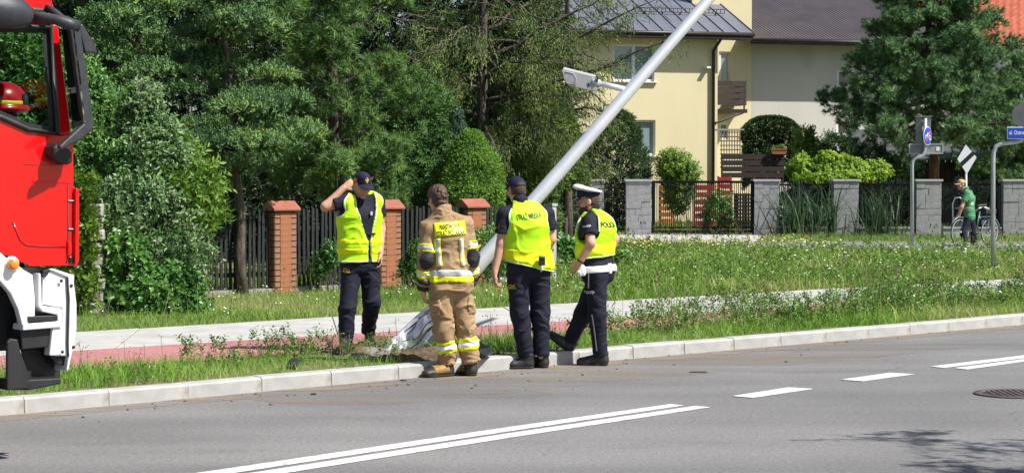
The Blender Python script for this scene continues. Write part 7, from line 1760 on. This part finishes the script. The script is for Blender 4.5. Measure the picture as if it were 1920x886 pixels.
# ---- 4: policeman stepping on the kerb, in profile
def policeman():
    Y = 19.2
    p = Person('police officer in profile with white topped peaked cap and white belt, foot on kerb', Y, 1118, 0, (-.80, .60), dict(
        pelvis=(1120, 509, 0), waist=(1117, 478, 0), chest=(1117, 434, 0), neck=(1110, 400, 0), head=(1103, 375, -.01),
        shL=(1104, 417, -.15), shR=(1136, 416, .15), elL=(1108, 456, -.24), wrL=(1088, 489, -.22), elR=(1152, 448, .17), wrR=(1140, 484, .10),
        hipL=(1117, 520, -.07), hipR=(1124, 518, .07), knL=(1119, 590, -.08), knR=(1093, 590, .12), anL=(1126, 668, -.05), anR=(1068, 640, .16)), build=(1.05, 1.12))
    p.headframe((-.97, .05, -.10)); J = p.J; u = p.r
    p.body({'L': ((-.55, .1, -.75), (.2, .9, -.1), (-.75, -.2, .5)), 'R': ((-.6, -.5, -.4), (.4, -.6, 0), (-.2, .2, .9))})
    p.trousers(m_navy, .108, .086, .068, hip=.124, fold=(.011, (5, 5, 12), 22, .18))
    shirt(p, m_navy, .62, .008, ra=.076, rb=.074)
    z0 = p.P(1115, 482, 0); tn = unit(V3(.10, 0, -1)); vf = (.009, (5, 5, 8), 25, .2)
    F = vest_field(p, .030, .118, z0, tn); v = field_mesh('vest', F, m_vest, p.root, vf); sb = bvh(v)
    for a, b in ((477, 457),):
        F = vest_field(p, .0345, .118, p.P(1115, a, 0), tn); F.clip(p.P(1115, b, 0), -tn); field_mesh('reflective_band', F, m_vband, p.root, vf)
    F = vest_field(p, .034, .118, z0, tn); F.clip(z0 - tn * .015, -tn); field_mesh('piping', F, m_vedge, v, vf)
    F = vest_field(p, .033, .110, z0 + V3(0, 0, .25)); F2 = vest_field(p, .06, .128, z0 + V3(0, 0, .25)); F.cutfn(lambda X, Y_, Z: F2.d); F.cutfn(lambda X, Y_, Z: np.sqrt((X - J['neck'][0]) ** 2 + (Y_ - J['neck'][1]) ** 2) + 0 * Z - .13); arm_piping(p, F, v)
    # shoulder and back panels of the brighter yellow
    for px in (1128,):
        c = J['chest'] - p.f * .15 + V3(0, 0, .02)
    lettering('lettering', 'POLICJA', .072, m_ink, Vector(J['chest'] - p.f * .2 + V3(0, 0, .062)), Vector(p.r), (0, 0, 1), v, width=.25, bold=.002, surf=sb)
    st = bvh([o for o in col.objects if o.parent == p.root and o.name.startswith('shirt')][0])
    lettering('lettering', 'POLICJA', .022, m_wprint, p.P(1101, 424, -.25), (1, .1, .2), (-.2, 0, 1), p.root, width=.075, bold=.001, surf=st)
    # waist of the shirt, white belt with pouches and gloves
    F = SDF(J['pelvis'] - .3, J['pelvis'] + .3, .008); p.torso(F, .030, low=True); F.cone(J['pelvis'] - u * .07, J['pelvis'] + u * .07, .146, .146, .02); F.clip(p.P(1117, 509.5, 0), (0.05, 0, -1)); F.clip(p.P(1117, 497, 0), (-.05, 0, 1)); field_mesh('belt', F, m_white, p.root)
    mb = MB(); c = p.P(1142, 503, -.06); mb.box(c, (.05, .06, .10), R(-20)); mb.build('belt_pouch', m_white, p.root, bevel=.012)
    mb = MB(); c = p.P(1112, 503, -.185); mb.box(c, (.030, .03, .052), R(0)); mb.build('belt_holder', m_blk, p.root, bevel=.006)
    F = SDF(p.P(1090, 510, -.2) - .15, p.P(1090, 510, -.2) + .15, .006)
    for x0, y0, x1, y1 in ((1087, 500, 1088, 515), (1092, 501, 1094, 513), (1083, 500, 1084, 508)): F.cone(p.P(x0, y0, -.19), p.P(x1, y1, -.20), .026, .020, .012)
    field_mesh('gloves', F, m_white, p.root, (.006, (20, 20, 20), 3, .1))
    mb = MB(); c = p.P(1086, 415, -.06); mb.box(c, (.06, .05, .10), R(30)); mb.tube([c + V3(0, 0, .05), c + V3(.01, 0, .10)], .007, 6); mb.build('chest_radio', m_blk, p.root, bevel=.008)
    F = SDF(J['wrL'] - .1, J['wrL'] + .1, .005); d = unit(J['wrL'] - J['elL']); F.cone(J['wrL'] - d * .03, J['wrL'] + d * .02, .036, .036, 0); band_on_limb(F, J['wrL'] - d * .03, J['wrL'] + d * .02, .35, .75); field_mesh('watch_strap', F, m_blk, p.root)
    # silver seam stripes on the outer leg and the pocket print
    tb = bvh([o for o in col.objects if o.parent == p.root and o.name.startswith('trousers')][0])
    def stripe(pts, wd=.010):
        V = []
        for x, y in pts:
            for sx in (-wd / 2, wd / 2):
                q = Vector(p.P(x, y, -.35)) + Vector((sx, 0, 0)); hh = tb.ray_cast(q, Vector((0, 1, 0)), .8); V.append(((hh[0] if hh[0] is not None else q + Vector((0, .2, 0))) + Vector((0, -.005, 0)))[:])
        k = len(pts); link('seam_stripe', mesh_np('seam_stripe', V, [(2 * i, 2 * i + 1, 2 * i + 3, 2 * i + 2) for i in range(k - 1)], [m_sil]), p.root)
    stripe([(1105, 506 + 4 * i) for i in range(10)]); stripe([(1111 + 10 * (i / 16) ** .8, 592 + 4.3 * i) for i in range(17)])
    lettering('lettering', 'POLICJA', .032, m_wprint, p.P(1107, 550, -.3), (1, 0, .06), (0, 0, 1), p.root, width=.095, bold=.0014, surf=tb)
    # cap
    c, f, uu, r = p.hc, p.hf, p.hu, p.hr; A = (r, f, uu)
    band = SDF(c - .3, c + .3, .006); q0 = c + uu * .050 - f * .008; band.ell(q0, (.090, .112, .20), A, 0); band.clip(q0 + uu * .040, uu - f * .18); band.clip(q0 - uu * .012, -uu); field_mesh('cap_band', band, m_navy2, p.root, it=1)
    top = SDF(c - .3, c + .3, .006); tu = unit(uu - f * .30); t0 = c + uu * .104 - f * .004
    tf = unit(f - tu * (f @ tu)); tr = np.cross(tf, tu); top.ell(t0, (.126, .146, .024), (tr, tf, tu), .0); top.ell(t0 + tf * .085 + tu * .010, (.07, .05, .020), (tr, tf, tu), .03); top.cone(q0 + uu * .045, t0 - tu * .005, .034, .038, .02, tu, 3.0); top.clip(q0 + uu * .034, -(uu - f * .18))
    cp = field_mesh('cap_top', top, m_white, p.root, it=2)
    vz = SDF(c - .3, c + .3, .005); vz.ell(c + f * .085 + uu * .034, (.086, .085, .05), A, 0); vz.cutfn(lambda X, Y_, Z: -np.abs((X - c[0]) * (uu[0] + .45 * f[0]) + (Y_ - c[1]) * (uu[1] + .45 * f[1]) + (Z - c[2]) * (uu[2] + .45 * f[2]) - .078 + 4 * ((X - c[0]) * r[0] + (Y_ - c[1]) * r[1] + (Z - c[2]) * r[2]) ** 2) + .006); vz.clip(c + f * .07, -f); field_mesh('visor', vz, m_lens, p.root, it=1)
    mb = MB(); mb.smooth = True; e = c + f * .108 + uu * .075; mb.box(e, (.012, .028, .032)); mb.build('cap_badge', m_sil, p.root, bevel=.004)
    # short hair and beard
    F = SDF(c - .2, c + .2, .0055); F.ell(c + uu * .004 - f * .012, (.0795, .0985, .099), A, .01); F.clip(c - uu * .060, -uu); F.clip(c + uu * .06, uu); F.clip(c + f * .02, f)
    for q in (-1, 1): F.ell(c + r * .08 * q - uu * .02 + f * .004, (.03, .028, .042), A, 0, cut=True)
    field_mesh('hair', F, m_hair2, p.root, it=1)
    F = SDF(c - .25, c + .25, .0055); F.ell(c + f * .022 - uu * .070, (.0645, .071, .066), A, .02); F.ell(c + f * .068 - uu * .112, (.034, .034, .030), A, .02)
    F.clip(c - uu * .052, uu - f * .15 ); F.clip(c + f * .005, -f); F.ell(c + f * .115 - uu * .066, (.03, .03, .014), A, .004, cut=True); F.ell(c + f * .10 - uu * .035, (.05, .05, .028), A, .006, cut=True)
    field_mesh('beard', F, m_hair2, p.root, (.004, (50, 50, 50), 2, .02), it=1)
    p.shoe(J['anL'] * V3(1, 1, 0) + V3(.075, 0, 0), (-.99, .10, 0), L=.31, W=1.08, boot=.02)
    # the other foot rests its heel by the kerb, toe up
    Hh = p.P(1069, 664, .16); fw = unit(V3(-.80, .10, .62)); p.shoe(Hh, fw, unit(V3(.60, .02, .80)), L=.31, W=1.08, boot=.02)
    return p
P4 = policeman()
# ------------------------------------------------------------------ grass, weeds and flowers on the verges
L_grass = leaf_mat('verge_grass', [(0.115, 0.24, 0.026), (0.18, 0.35, 0.04), (0.27, 0.44, 0.07), (0.42, 0.44, 0.16)], .55, .35)
L_mead = leaf_mat('meadow_grass', [(0.11, 0.225, 0.026), (0.175, 0.32, 0.042), (0.265, 0.395, 0.07), (0.38, 0.40, 0.15)], .6, .35)
L_weed = leaf_mat('weed_leaves', [(0.09, 0.17, 0.035), (0.15, 0.27, 0.05), (0.23, 0.34, 0.08)], .5, .3)
L_stalk = leaf_mat('seed_heads', [(0.15, 0.12, 0.065), (0.24, 0.21, 0.11), (0.30, 0.32, 0.14)], .8, .1)
m_flower = M('white_petals', (0.72, 0.72, 0.68), (0.82, 0.82, 0.78), scale=20, rough=.7); m_yflower = M('yellow_petals', (0.62, 0.52, 0.06), (0.75, 0.65, 0.12), scale=20, rough=.7)
def area(A, B, n, rg, x0=-12, x1=28, tpow=1.0, dens=None):
    """n random places between two polylines (even length parameter), kept inside x0..x1"""
    P = []; LA = poly_len(A)[-1]; LB = poly_len(B)[-1]; K = 400; a = np.array([along(A, LA * i / K)[0][:] for i in range(K + 1)]); b = np.array([along(B, LB * i / K)[0][:] for i in range(K + 1)])
    ok = np.where((a[:, 0] > x0) & (a[:, 0] < x1))[0]; lo, hi = ok[0], ok[-1]; f = rg.uniform(lo, hi, n); i = np.minimum(f.astype(int), K - 1); w = (f - i)[:, None]; t = rg.random(n)[:, None] ** tpow
    pa = a[i] * (1 - w) + a[i + 1] * w; pb = b[i] * (1 - w) + b[i + 1] * w; p = pa * (1 - t) + pb * t; p[:, 2] = VZ; return p
def see(P, m=450):
    """keep what stands in or near the picture"""
    px = 960 + F * P[:, 0] / P[:, 1]; return P[(px > -m) & (px < 1920 + m) & (P[:, 1] > 5)]
def grass(name, P, hgt, mat, rg, tmpl=T_BLADE, kind='stuff', lean=.35, b0=.45, fr=.9, vary=.5, parent=None):
    n = len(P); D = np.stack([rg.normal(0, lean, n), rg.normal(0, lean, n), np.ones(n)], 1); k = vnoise(P, fr, 12); S = hgt * rg.uniform(.55, 1.15, n) * (.65 + vary * 1.1 * k); T = b0 + 1.0 * (vnoise(P, .55, 3) - .5) + rg.normal(0, .2, n)
    V, Fc, T = stamp(tmpl, P + np.array((0, 0, -.01)), D, S, T, rg); o = link(name, mesh_np(name, V, Fc, [mat], tint=T), parent); 
    if kind: o['kind'] = kind
    return o
rg = np.random.default_rng(201)
KB2 = off(KERB, 0.16); kb = resample(KB2, np.linspace(0, poly_len(KB2)[-1], 60))
pit = np.array(G(780, 668)[:])
def clear(P, c, rx, ry): return P[((P[:, 0] - c[0]) / rx) ** 2 + ((P[:, 1] - c[1]) / ry) ** 2 > 1]
# verge between kerb and cycle path. Both polylines run parallel, so pair them by projection
def paired(A, B, n=160, x0=-11, x1=27):
    xs = np.linspace(x0, x1, n); 
    def yat(P, x):
        P = [Vector(p) for p in P]
        for a, b in zip(P, P[1:]):
            if a.x <= x <= b.x: return a.y + (b.y - a.y) * (x - a.x) / (b.x - a.x)
        return P[-1].y
    return np.array([(x, yat(A, x), yat(B, x)) for x in xs])
def fill(A, B, n, rg, x0=-11, x1=27, e0=0.0, e1=0.0, tp=1.0):
    t_ = paired(A, B, 300, x0, x1); wgt = np.maximum(t_[:, 2] - t_[:, 1], .01); i = rg.choice(len(t_), n, p=wgt / wgt.sum()); x = t_[i, 0] + rg.uniform(-.5, .5, n) * (x1 - x0) / 300; u = rg.random(n) ** tp; y = (t_[i, 1] + e0) * (1 - u) + (t_[i, 2] - e1) * u; return np.stack([x, y, np.full(n, VZ)], 1)
P = see(clear(fill(KB2, RED_F, 95000, rg), pit + np.array((-.2, .0, 0)), .85, .62)); grass('verge_grass', P, .15, L_grass, rg, lean=.4)
P = see(fill(KB2, RED_F, 20000, rg, 2.0, 27)); grass('verge_tall_grass', P, .25, L_grass, rg, lean=.32, b0=.5)
edge = see(fill(RED_F, off(RED_F, .10), 5000, rg)); grass('path_edge_grass', edge, .10, L_grass, rg)
edge = see(fill(off(PAV_B, -.05), off(PAV_B, .25), 9000, rg)); grass('pavement_edge_grass', edge, .13, L_mead, rg)
# grass in front of the picket fence, then the meadow up to the side street
FENCE = [fpt(-14), fpt(0), fpt(5.6)] ; far_edge = [Vector(p) for p in ([fpt(-14), fpt(0), fpt(5.5), G(1040, 455), G(1335, 464), G(1700, 470), G(2100, 473)])]
P = see(fill(PAV_B, far_edge, 150000, rg, -9, 22))
grass('meadow_grass', P, .13, L_mead, rg, T_BLADE_FAR, b0=.5)
P = see(fill(PAV_B, far_edge, 45000, rg, 1.2, 22, 0, 2.2)); grass('meadow_tall_grass', P, .21, L_mead, rg, T_BLADE_FAR, lean=.28, b0=.52, vary=.9)
P = see(fill([fpt(-14), fpt(0), fpt(5.6)], [p + Vector((-2, 3, 0)) for p in (fpt(-14), fpt(0), fpt(5.6))], 14000, rg, -9, 1)); grass('garden_lawn', P, .25, L_mead, rg, T_BLADE_FAR)
P = see(np.stack([rg.uniform(5, 20, 16000), rg.uniform(G(1335, 452).y + .05, GY - .05, 16000), np.full(16000, VZ)], 1)); P = P[(P[:, 0] > GF.x(1425))]; grass('wall_foot_grass', P, .14, L_mead, rg, T_BLADE_FAR, b0=.35)
P = see(np.stack([rg.uniform(1, 22, 14000), rg.uniform(GY + .8, GY + 12, 14000), np.full(14000, VZ)], 1)); grass('yard_lawn', P, .25, L_mead, rg, T_BLADE_FAR)
def stalks(name, P, H, rg, head, mat, hw=.016, hh=.05, lean=.10, stem=.0028):
    """thin stems with a seed head or flower each"""
    V = []; Fc = []; T = []
    for p in P:
        h = H * rg.uniform(.55, 1.15); top = p + np.array((rg.normal(0, lean * h), rg.normal(0, lean * h), h)); k = len(V); s = stem
        V += [p + (-s, 0, 0), p + (s, 0, 0), top + (s * .7, 0, 0), top + (-s * .7, 0, 0)]; Fc += [(k, k + 1, k + 2), (k, k + 2, k + 3)]; t = rg.random(); T += [.7] * 4
        if head == 'seed':
            for j in range(rg.integers(2, 5)):
                q = top + rg.normal(0, .028, 3) - (0, 0, rg.uniform(0, .25) * h * .4); k = len(V); w_ = hw * rg.uniform(.6, 1.2); V += [q + (-w_, 0, 0), q + (w_, 0, 0), q + (0, 0, hh * rg.uniform(.6, 1.2)), q + (0, w_, .01), q + (0, -w_, .01)]; Fc += [(k, k + 1, k + 2), (k + 3, k + 4, k + 2)]; T += [t * .8] * 5
    o = link(name, mesh_np(name, V, Fc, [mat], tint=T)); o['kind'] = 'stuff'; return o
# weeds: leafy rosettes and stalks
def weeds(name, P, size, tmpl, mat, rg, up=1.0, b0=.5): 
    n = len(P); D = np.tile((0, 0, up), (n, 1)) + rg.normal(0, .45, (n, 3)); V, Fc, T = stamp(tmpl, P, D, size * rg.uniform(.6, 1.3, n), b0 + rg.normal(0, .22, n), rg); o = link(name, mesh_np(name, V, Fc, [mat], tint=T)); o['kind'] = 'stuff'; return o
P = see(clear(fill(KB2, RED_F, 1500, rg), pit, .6, .5)); weeds('verge_weeds', P, .11, T_LEAF, L_weed, rg)
P = see(fill(KB2, RED_F, 1700, rg, .9, 27, .1, .0, .8)); P[:, 2] += rg.uniform(0, .20, len(P)); weeds('tall_weeds', P, .15, T_LEAF, L_weed, rg)
P = see(fill(off(RED_F, -.9), off(RED_F, .05), 2600, rg, .6, 9.5)); k = vnoise(P, 1.3, 6); P = P[k > .52]; P[:, 2] += rg.uniform(0, .30, len(P)) * vnoise(P, 1.3, 6) * 1.4; weeds('path_side_weeds', P, .13, T_LEAF, L_weed, rg, b0=.38); stalks('path_side_stalks', P[:260] * np.array((1, 1, 0)) + np.array((0, 0, VZ)), .55, rg, 'seed', L_stalk, .008, .03)
P = see(fill(PAV_B, far_edge, 3000, rg, 0, 22)); P[:, 2] += rg.uniform(0, .16, len(P)); weeds('meadow_weeds', P, .18, T_LEAF, L_weed, rg)
P = see(fill(KB2, RED_F, 420, rg, .9, 27, .15)); stalks('seed_stalks', P, .46, rg, 'seed', L_stalk, .008, .026)
P = see(fill(KB2, RED_F, 90, rg, -5, .9, .1)); P = clear(P, pit, .6, .5); stalks('clover_stalks', P, .27, rg, 'seed', L_stalk, .007, .014)
P = see(fill(PAV_B, far_edge, 700, rg, -8, 22)); stalks('meadow_stalks', P, .34, rg, 'seed', L_stalk, .010, .04)
P = see(np.concatenate([fill(far_edge, off(far_edge, .3), 260, rg, 2, 22), fill(FENCE, off(FENCE, .1), 160, rg, -6, .8)])); stalks('dock_stalks', P, .50, rg, 'seed', L_stalk, .018, .07)
def flowers(name, P, H, r, mat, rg, stem=True):
    V = []; Fc = []; n = 6
    for p in P:
        h = H * rg.uniform(.6, 1.15); q = p + np.array((rg.normal(0, .04), rg.normal(0, .04), h)); rr = r * rg.uniform(.6, 1.2); t = rg.uniform(-.4, .4, 2); k = len(V)
        V += [q + (0, 0, .008)] + [q + (rr * math.cos(a), rr * math.sin(a), rr * (math.cos(a) * t[0] + math.sin(a) * t[1] - .15)) for a in np.arange(n) * 6.283 / n]; Fc += [(k, k + 1 + i, k + 1 + (i + 1) % n) for i in range(n)]
    o = link(name, mesh_np(name, V, Fc, [mat])); o['kind'] = 'stuff'; return o
P = see(fill(PAV_B, far_edge, 200, rg, -9, 1.2)); flowers('clover_flowers', P, .15, .013, m_flower, rg)
P = see(fill(PAV_B, far_edge, 280, rg, 2.5, 12, .3, 2)); flowers('daisy_flowers', P, .20, .018, m_flower, rg)
P = see(fill([G(1300, 500), G(1600, 490), G(2100, 500)], far_edge, 130, rg, 6, 20)); flowers('wild_carrot_flowers', P, .26, .036, m_flower, rg)
P = see(fill([G(1120, 480), G(1500, 478)], [G(1120, 460), G(1500, 464)], 380, rg, 1.9, 7)); flowers('yellow_flowers', P, .26, .026, m_yflower, rg)
P = see(fill(KB2, RED_F, 160, rg, 4, 27)); flowers('verge_flowers', P, .30, .022, m_flower, rg)
# uprooted turf and bent weeds on the earth heap
P = np.stack([pit[0] + rg.normal(-.35, .38, 500), pit[1] + rg.normal(.12, .25, 500), np.full(500, VZ + .03)], 1); P[:, 2] += rg.uniform(0, .10, 500); weeds('uprooted_weeds', P[:22], .11, T_LEAF, L_weed, rg, .6); grass('uprooted_turf', P[:260], .12, L_grass, rg, lean=.9)
P = see(fill(off(KB2, .35), off(RED_F, -.35), 2600, rg, .9, 9.5)); k = vnoise(P, 1.1, 16); P = P[k > .54]; k = vnoise(P, 1.1, 16); P[:, 2] += rg.uniform(0, .42, len(P)) * (k - .3) * 1.6; weeds('ragged_weeds', P, .13, T_LEAF, L_weed, rg, b0=.42)
P = see(fill(off(RED_F, -.75), off(RED_F, .05), 1500, rg, -4.6, -1.2)); k = vnoise(P, 1.7, 26); P = P[k > .55]; P[:, 2] += rg.uniform(0, .20, len(P)); weeds('clover_weeds', P, .10, T_LEAF, L_weed, rg, b0=.25)
# ------------------------------------------------------------------ the man with the bicycle, the tree whose shade falls on the road
def cyclist():
    Y = G(1815, 461).y
    p = Person('man in green t-shirt and khaki cap standing astride a teal bicycle', Y, 1815, VZ, (-.80, .40), dict(
        pelvis=(1818, 407, 0), waist=(1818, 393, 0), chest=(1818, 372, 0), neck=(1811, 357, 0), head=(1803, 345.5, 0),
        shR=(1818, 362, .17), shL=(1813, 363, -.15), elL=(1803, 388, -.20), elR=(1806, 387, .22), wrL=(1798, 404, -.16), wrR=(1797, 402, .2),
        hipL=(1815, 411, -.08), hipR=(1821, 411, .08), knL=(1806, 436, -.14), knR=(1823, 436, .12), anL=(1812, 456, -.18), anR=(1826, 455, .18)), build=(.95, .95))
    p.headframe((-.93, -.25, -.10)); J = p.J
    p.body({'L': ((-.6, 0, -.8), (-.5, .3, .3), (0, .9, 0)), 'R': ((-.6, 0, -.8), (-.5, -.3, .3), (0, -.9, 0))})
    p.trousers(m_navy, .098, .082, .07)
    m_tee = cloth('green_tee', (0.06, 0.20, 0.09), (0.085, 0.25, 0.12)); sh = shirt(p, m_tee, .55, .012, ra=.078, rb=.078)
    F = SDF(J['pelvis'] - .3, J['pelvis'] + .3, .01); p.torso(F, .022, low=True); slab(F, J['pelvis'][2] + .0, J['waist'][2]); field_mesh('shirt_hem', F, m_tee, sh)
    st = bvh(sh); V = []; Q = []
    for (cx, cy, w_, h_) in ((1824, 366, .05, .035), (1826, 374, .055, .045), (1826, 382, .04, .045)):
        k = len(V); c = p.P(cx, cy, -.3)
        for dx, dz in ((-w_, -h_), (w_, -h_ * .6), (w_ * .8, h_), (-w_ * .7, h_ * .8)):
            q = Vector(c) + Vector((dx, 0, dz)); hh = st.ray_cast(q, Vector((0, 1, 0)), .8); V.append(((hh[0] if hh[0] is not None else q + Vector((0, .2, 0))) + Vector((0, -.006, 0)))[:])
        Q.append((k, k + 1, k + 2, k + 3))
    link('shirt_print', mesh_np('shirt_print', V, Q, [m_wprint]), sh)
    m_khaki = cloth('khaki_cap_cloth', (0.36, 0.25, 0.11), (0.46, 0.33, 0.16)); p.cap(m_khaki, .08)
    F = SDF(p.hc - .2, p.hc + .2, .007); c, f, u, r = p.hc, p.hf, p.hu, p.hr; F.ell(c + u * .0 - f * .012, (.0795, .0985, .098), (r, f, u), .01); F.clip(c - u * .06, -u); F.clip(c + u * .04, u); F.clip(c - f * .005, f); field_mesh('hair', F, m_hair2, p.root, it=1)
    p.shoe(J['anL'] * V3(1, 1, 0), (-.9, -.3, 0), L=.29); p.shoe(J['anR'] * V3(1, 1, 0), (-.9, -.3, 0), L=.29)
    # the bicycle, step-through, teal
    m_teal = M('teal_paint', (0.07, 0.17, 0.165), (0.095, 0.21, 0.20), scale=4, rough=.3); rt = Vector((at(1797, 446, Y).x, Y - .18, VZ)); bk = empty('bicycle', rt, 'teal step through bicycle with grey basket held by the man in green', 'bicycle')
    d = Vector((at(1867, 446, Y + .25).x - at(1797, 446, Y - .18).x, .43 + .3, 0)); d.normalize(); WB = 1.06; up = Vector((0, 0, 1)); nrm = d.cross(up); r0 = .335
    Q_ = lambda a, z, s=0.0: d * a + up * z + nrm * s
    for a in (0, WB):
        w_ = bpy.data.objects.new('wheel', None); col.objects.link(w_); w_.parent = bk; w_.location = Q_(a, r0)
        C = lambda t, r: d * r * math.cos(t) + up * r * math.sin(t); ts = np.linspace(0, 2 * math.pi, 37)
        mb = MB(); mb.tube([C(t, r0 - .018) for t in ts], .018, 6, False); mb.build('tyre', m_tyre, w_); mb = MB(); mb.tube([C(t, r0 - .042) for t in ts], .009, 5, False); mb.build('rim', m_sil, w_)
        mb = MB(); [mb.tube([C(t, .02), C(t + .2, r0 - .045)], .0018, 3) for t in np.linspace(0, 2 * math.pi, 29)[:-1]]; o = mb.build('spokes', m_sil, w_); o['kind'] = 'stuff'; mb = MB(); mb.tube([nrm * -.04, nrm * .04], .022, 8); mb.build('hub', m_sil, w_)
    mb = MB()
    for pts, r in (((Q_(0, r0), Q_(.12, .62), Q_(.18, .80)), .014), ((Q_(.17, .76), Q_(.35, .45), Q_(.55, .32)), .018), ((Q_(.14, .66), Q_(.33, .36), Q_(.55, .30)), .018), ((Q_(.55, .30), Q_(.70, .82)), .016), ((Q_(.55, .30), Q_(WB, r0)), .011), ((Q_(.67, .70), Q_(WB, r0)), .010)): mb.tube(list(pts), r, 7)
    mb.build('frame', m_teal, bk)
    mb = MB(); mb.tube([Q_(.18, .80), Q_(.15, .90), Q_(.12, .91, .1), Q_(.12, .90, .26)], .012, 6); mb.tube([Q_(.15, .90), Q_(.12, .91, -.1), Q_(.12, .90, -.26)], .012, 6); mb.build('handlebar', m_sil, bk)
    mb = MB(); mb.prism([Q_(.60, .92, .03), Q_(.60, .92, -.03), Q_(.84, .94, -.10), Q_(.88, .93, 0), Q_(.84, .94, .10)], (0, 0, .06)); mb.build('saddle', m_leather, bk, bevel=.015)
    mb = MB(); mb.tube([Q_(.62, .60), Q_(.66, .68), Q_(1.20, .70)], .008, 5); mb.tube([Q_(WB, r0, .05), Q_(1.10, .70, .05)], .007, 5); mb.tube([Q_(WB, r0, -.05), Q_(1.10, .70, -.05)], .007, 5); [mb.tube([Q_(.75, .70, s), Q_(1.2, .70, s)], .006, 5) for s in (-.06, .06)]; mb.build('luggage_rack', m_sil, bk)
    mb = MB(); ct_ = Q_(.95, .75); mb.prism([ct_ + d * -.18 + nrm * -.13, ct_ + d * .22 + nrm * -.13, ct_ + d * .22 + nrm * .13, ct_ + d * -.18 + nrm * .13], (0, 0, .13)); mb.build('bag', m_blk, bk, bevel=.03); mb = MB(); mb.tube([ct_ + d * -.2 + up * .10 + nrm * -.14, ct_ + d * .02 + up * .19 + nrm * -.15, ct_ + d * .24 + up * .12 + nrm * -.14], .022, 7); mb.build('bag_trim', m_white, bk)
    mb = MB(); C = lambda t, r: Q_(WB, r0) + d * r * math.cos(t) + up * r * math.sin(t); mb.tube([C(t, r0 + .025) for t in np.linspace(.15, 2.6, 12)], .018, 6); C0 = lambda t, r: Q_(0, r0) + d * r * math.cos(t) + up * r * math.sin(t); mb.tube([C0(t, r0 + .025) for t in np.linspace(.5, 2.6, 12)], .018, 6); mb.build('mudguards', m_teal, bk)
    mb = MB(); mb.tube([Q_(.55, .30, -.06), Q_(.55, .30, .06)], .05, 12); mb.tube([Q_(.55, .30, .06), Q_(.48, .16, .07)], .01, 5); mb.tube([Q_(.55, .30, -.06), Q_(.62, .44, -.07)], .01, 5); mb.box(Q_(.48, .16, .12), (.09, .09, .02)); mb.box(Q_(.62, .44, -.12), (.09, .09, .02)); mb.build('crank', m_leather, bk)
    hoop = empty('garden_hoop', Vector((at(1796, 400, Y + 1.5).x, Y + 1.5, VZ)), 'thin grey metal hoop standing behind the man with the bicycle', 'hoop'); mb = MB(); mb.tube([Vector((-.12, 0, 0)), Vector((-.13, 0, 1.0)), Vector((-.07, 0, 1.13)), Vector((.05, 0, 1.14)), Vector((.14, 0, 1.02)), Vector((.17, 0, .9))], .014, 6); mb.build('tube', m_galv, hoop)
    return p
P5 = cyclist()

# a broadleaved street tree on the camera's own verge, outside the frame: its branches shade the lower right of the road
rg = np.random.default_rng(301)
tb_ = Vector((7.7, 10.3, 0.1)); pl = Plant('street_tree', 'street tree outside the right edge whose branches shade the road', 'tree', tb_); pl.limb(curve((0, 0, -.1), (-.1, .1, 5.2), 0, 7, .04, rg), .14, .05, True, 9)
L_street = leaf_mat('street_tree_leaves', [(0.04, 0.10, 0.02), (0.08, 0.16, 0.03)])
for k in range(26):
    a = rg.uniform(0, 6.28); z = rg.uniform(2.6, 5.0); e = np.array((math.cos(a) * rg.uniform(1.2, 2.4), math.sin(a) * rg.uniform(1.2, 2.4), z + rg.uniform(.1, .8))); cv = curve((0, 0, z * .8), e, .15, 7, .05, rg); pl.limb(cv, .035, .008); m_ = 90; i = rg.integers(2, 7, m_); q = cv[i] + rg.normal(0, .2, (m_, 3)); pl.spray(q, rg.normal(0, 1, (m_, 3)), rg.uniform(.2, .34, m_), rg.random(m_))
pl.done(T_LEAF, L_street)
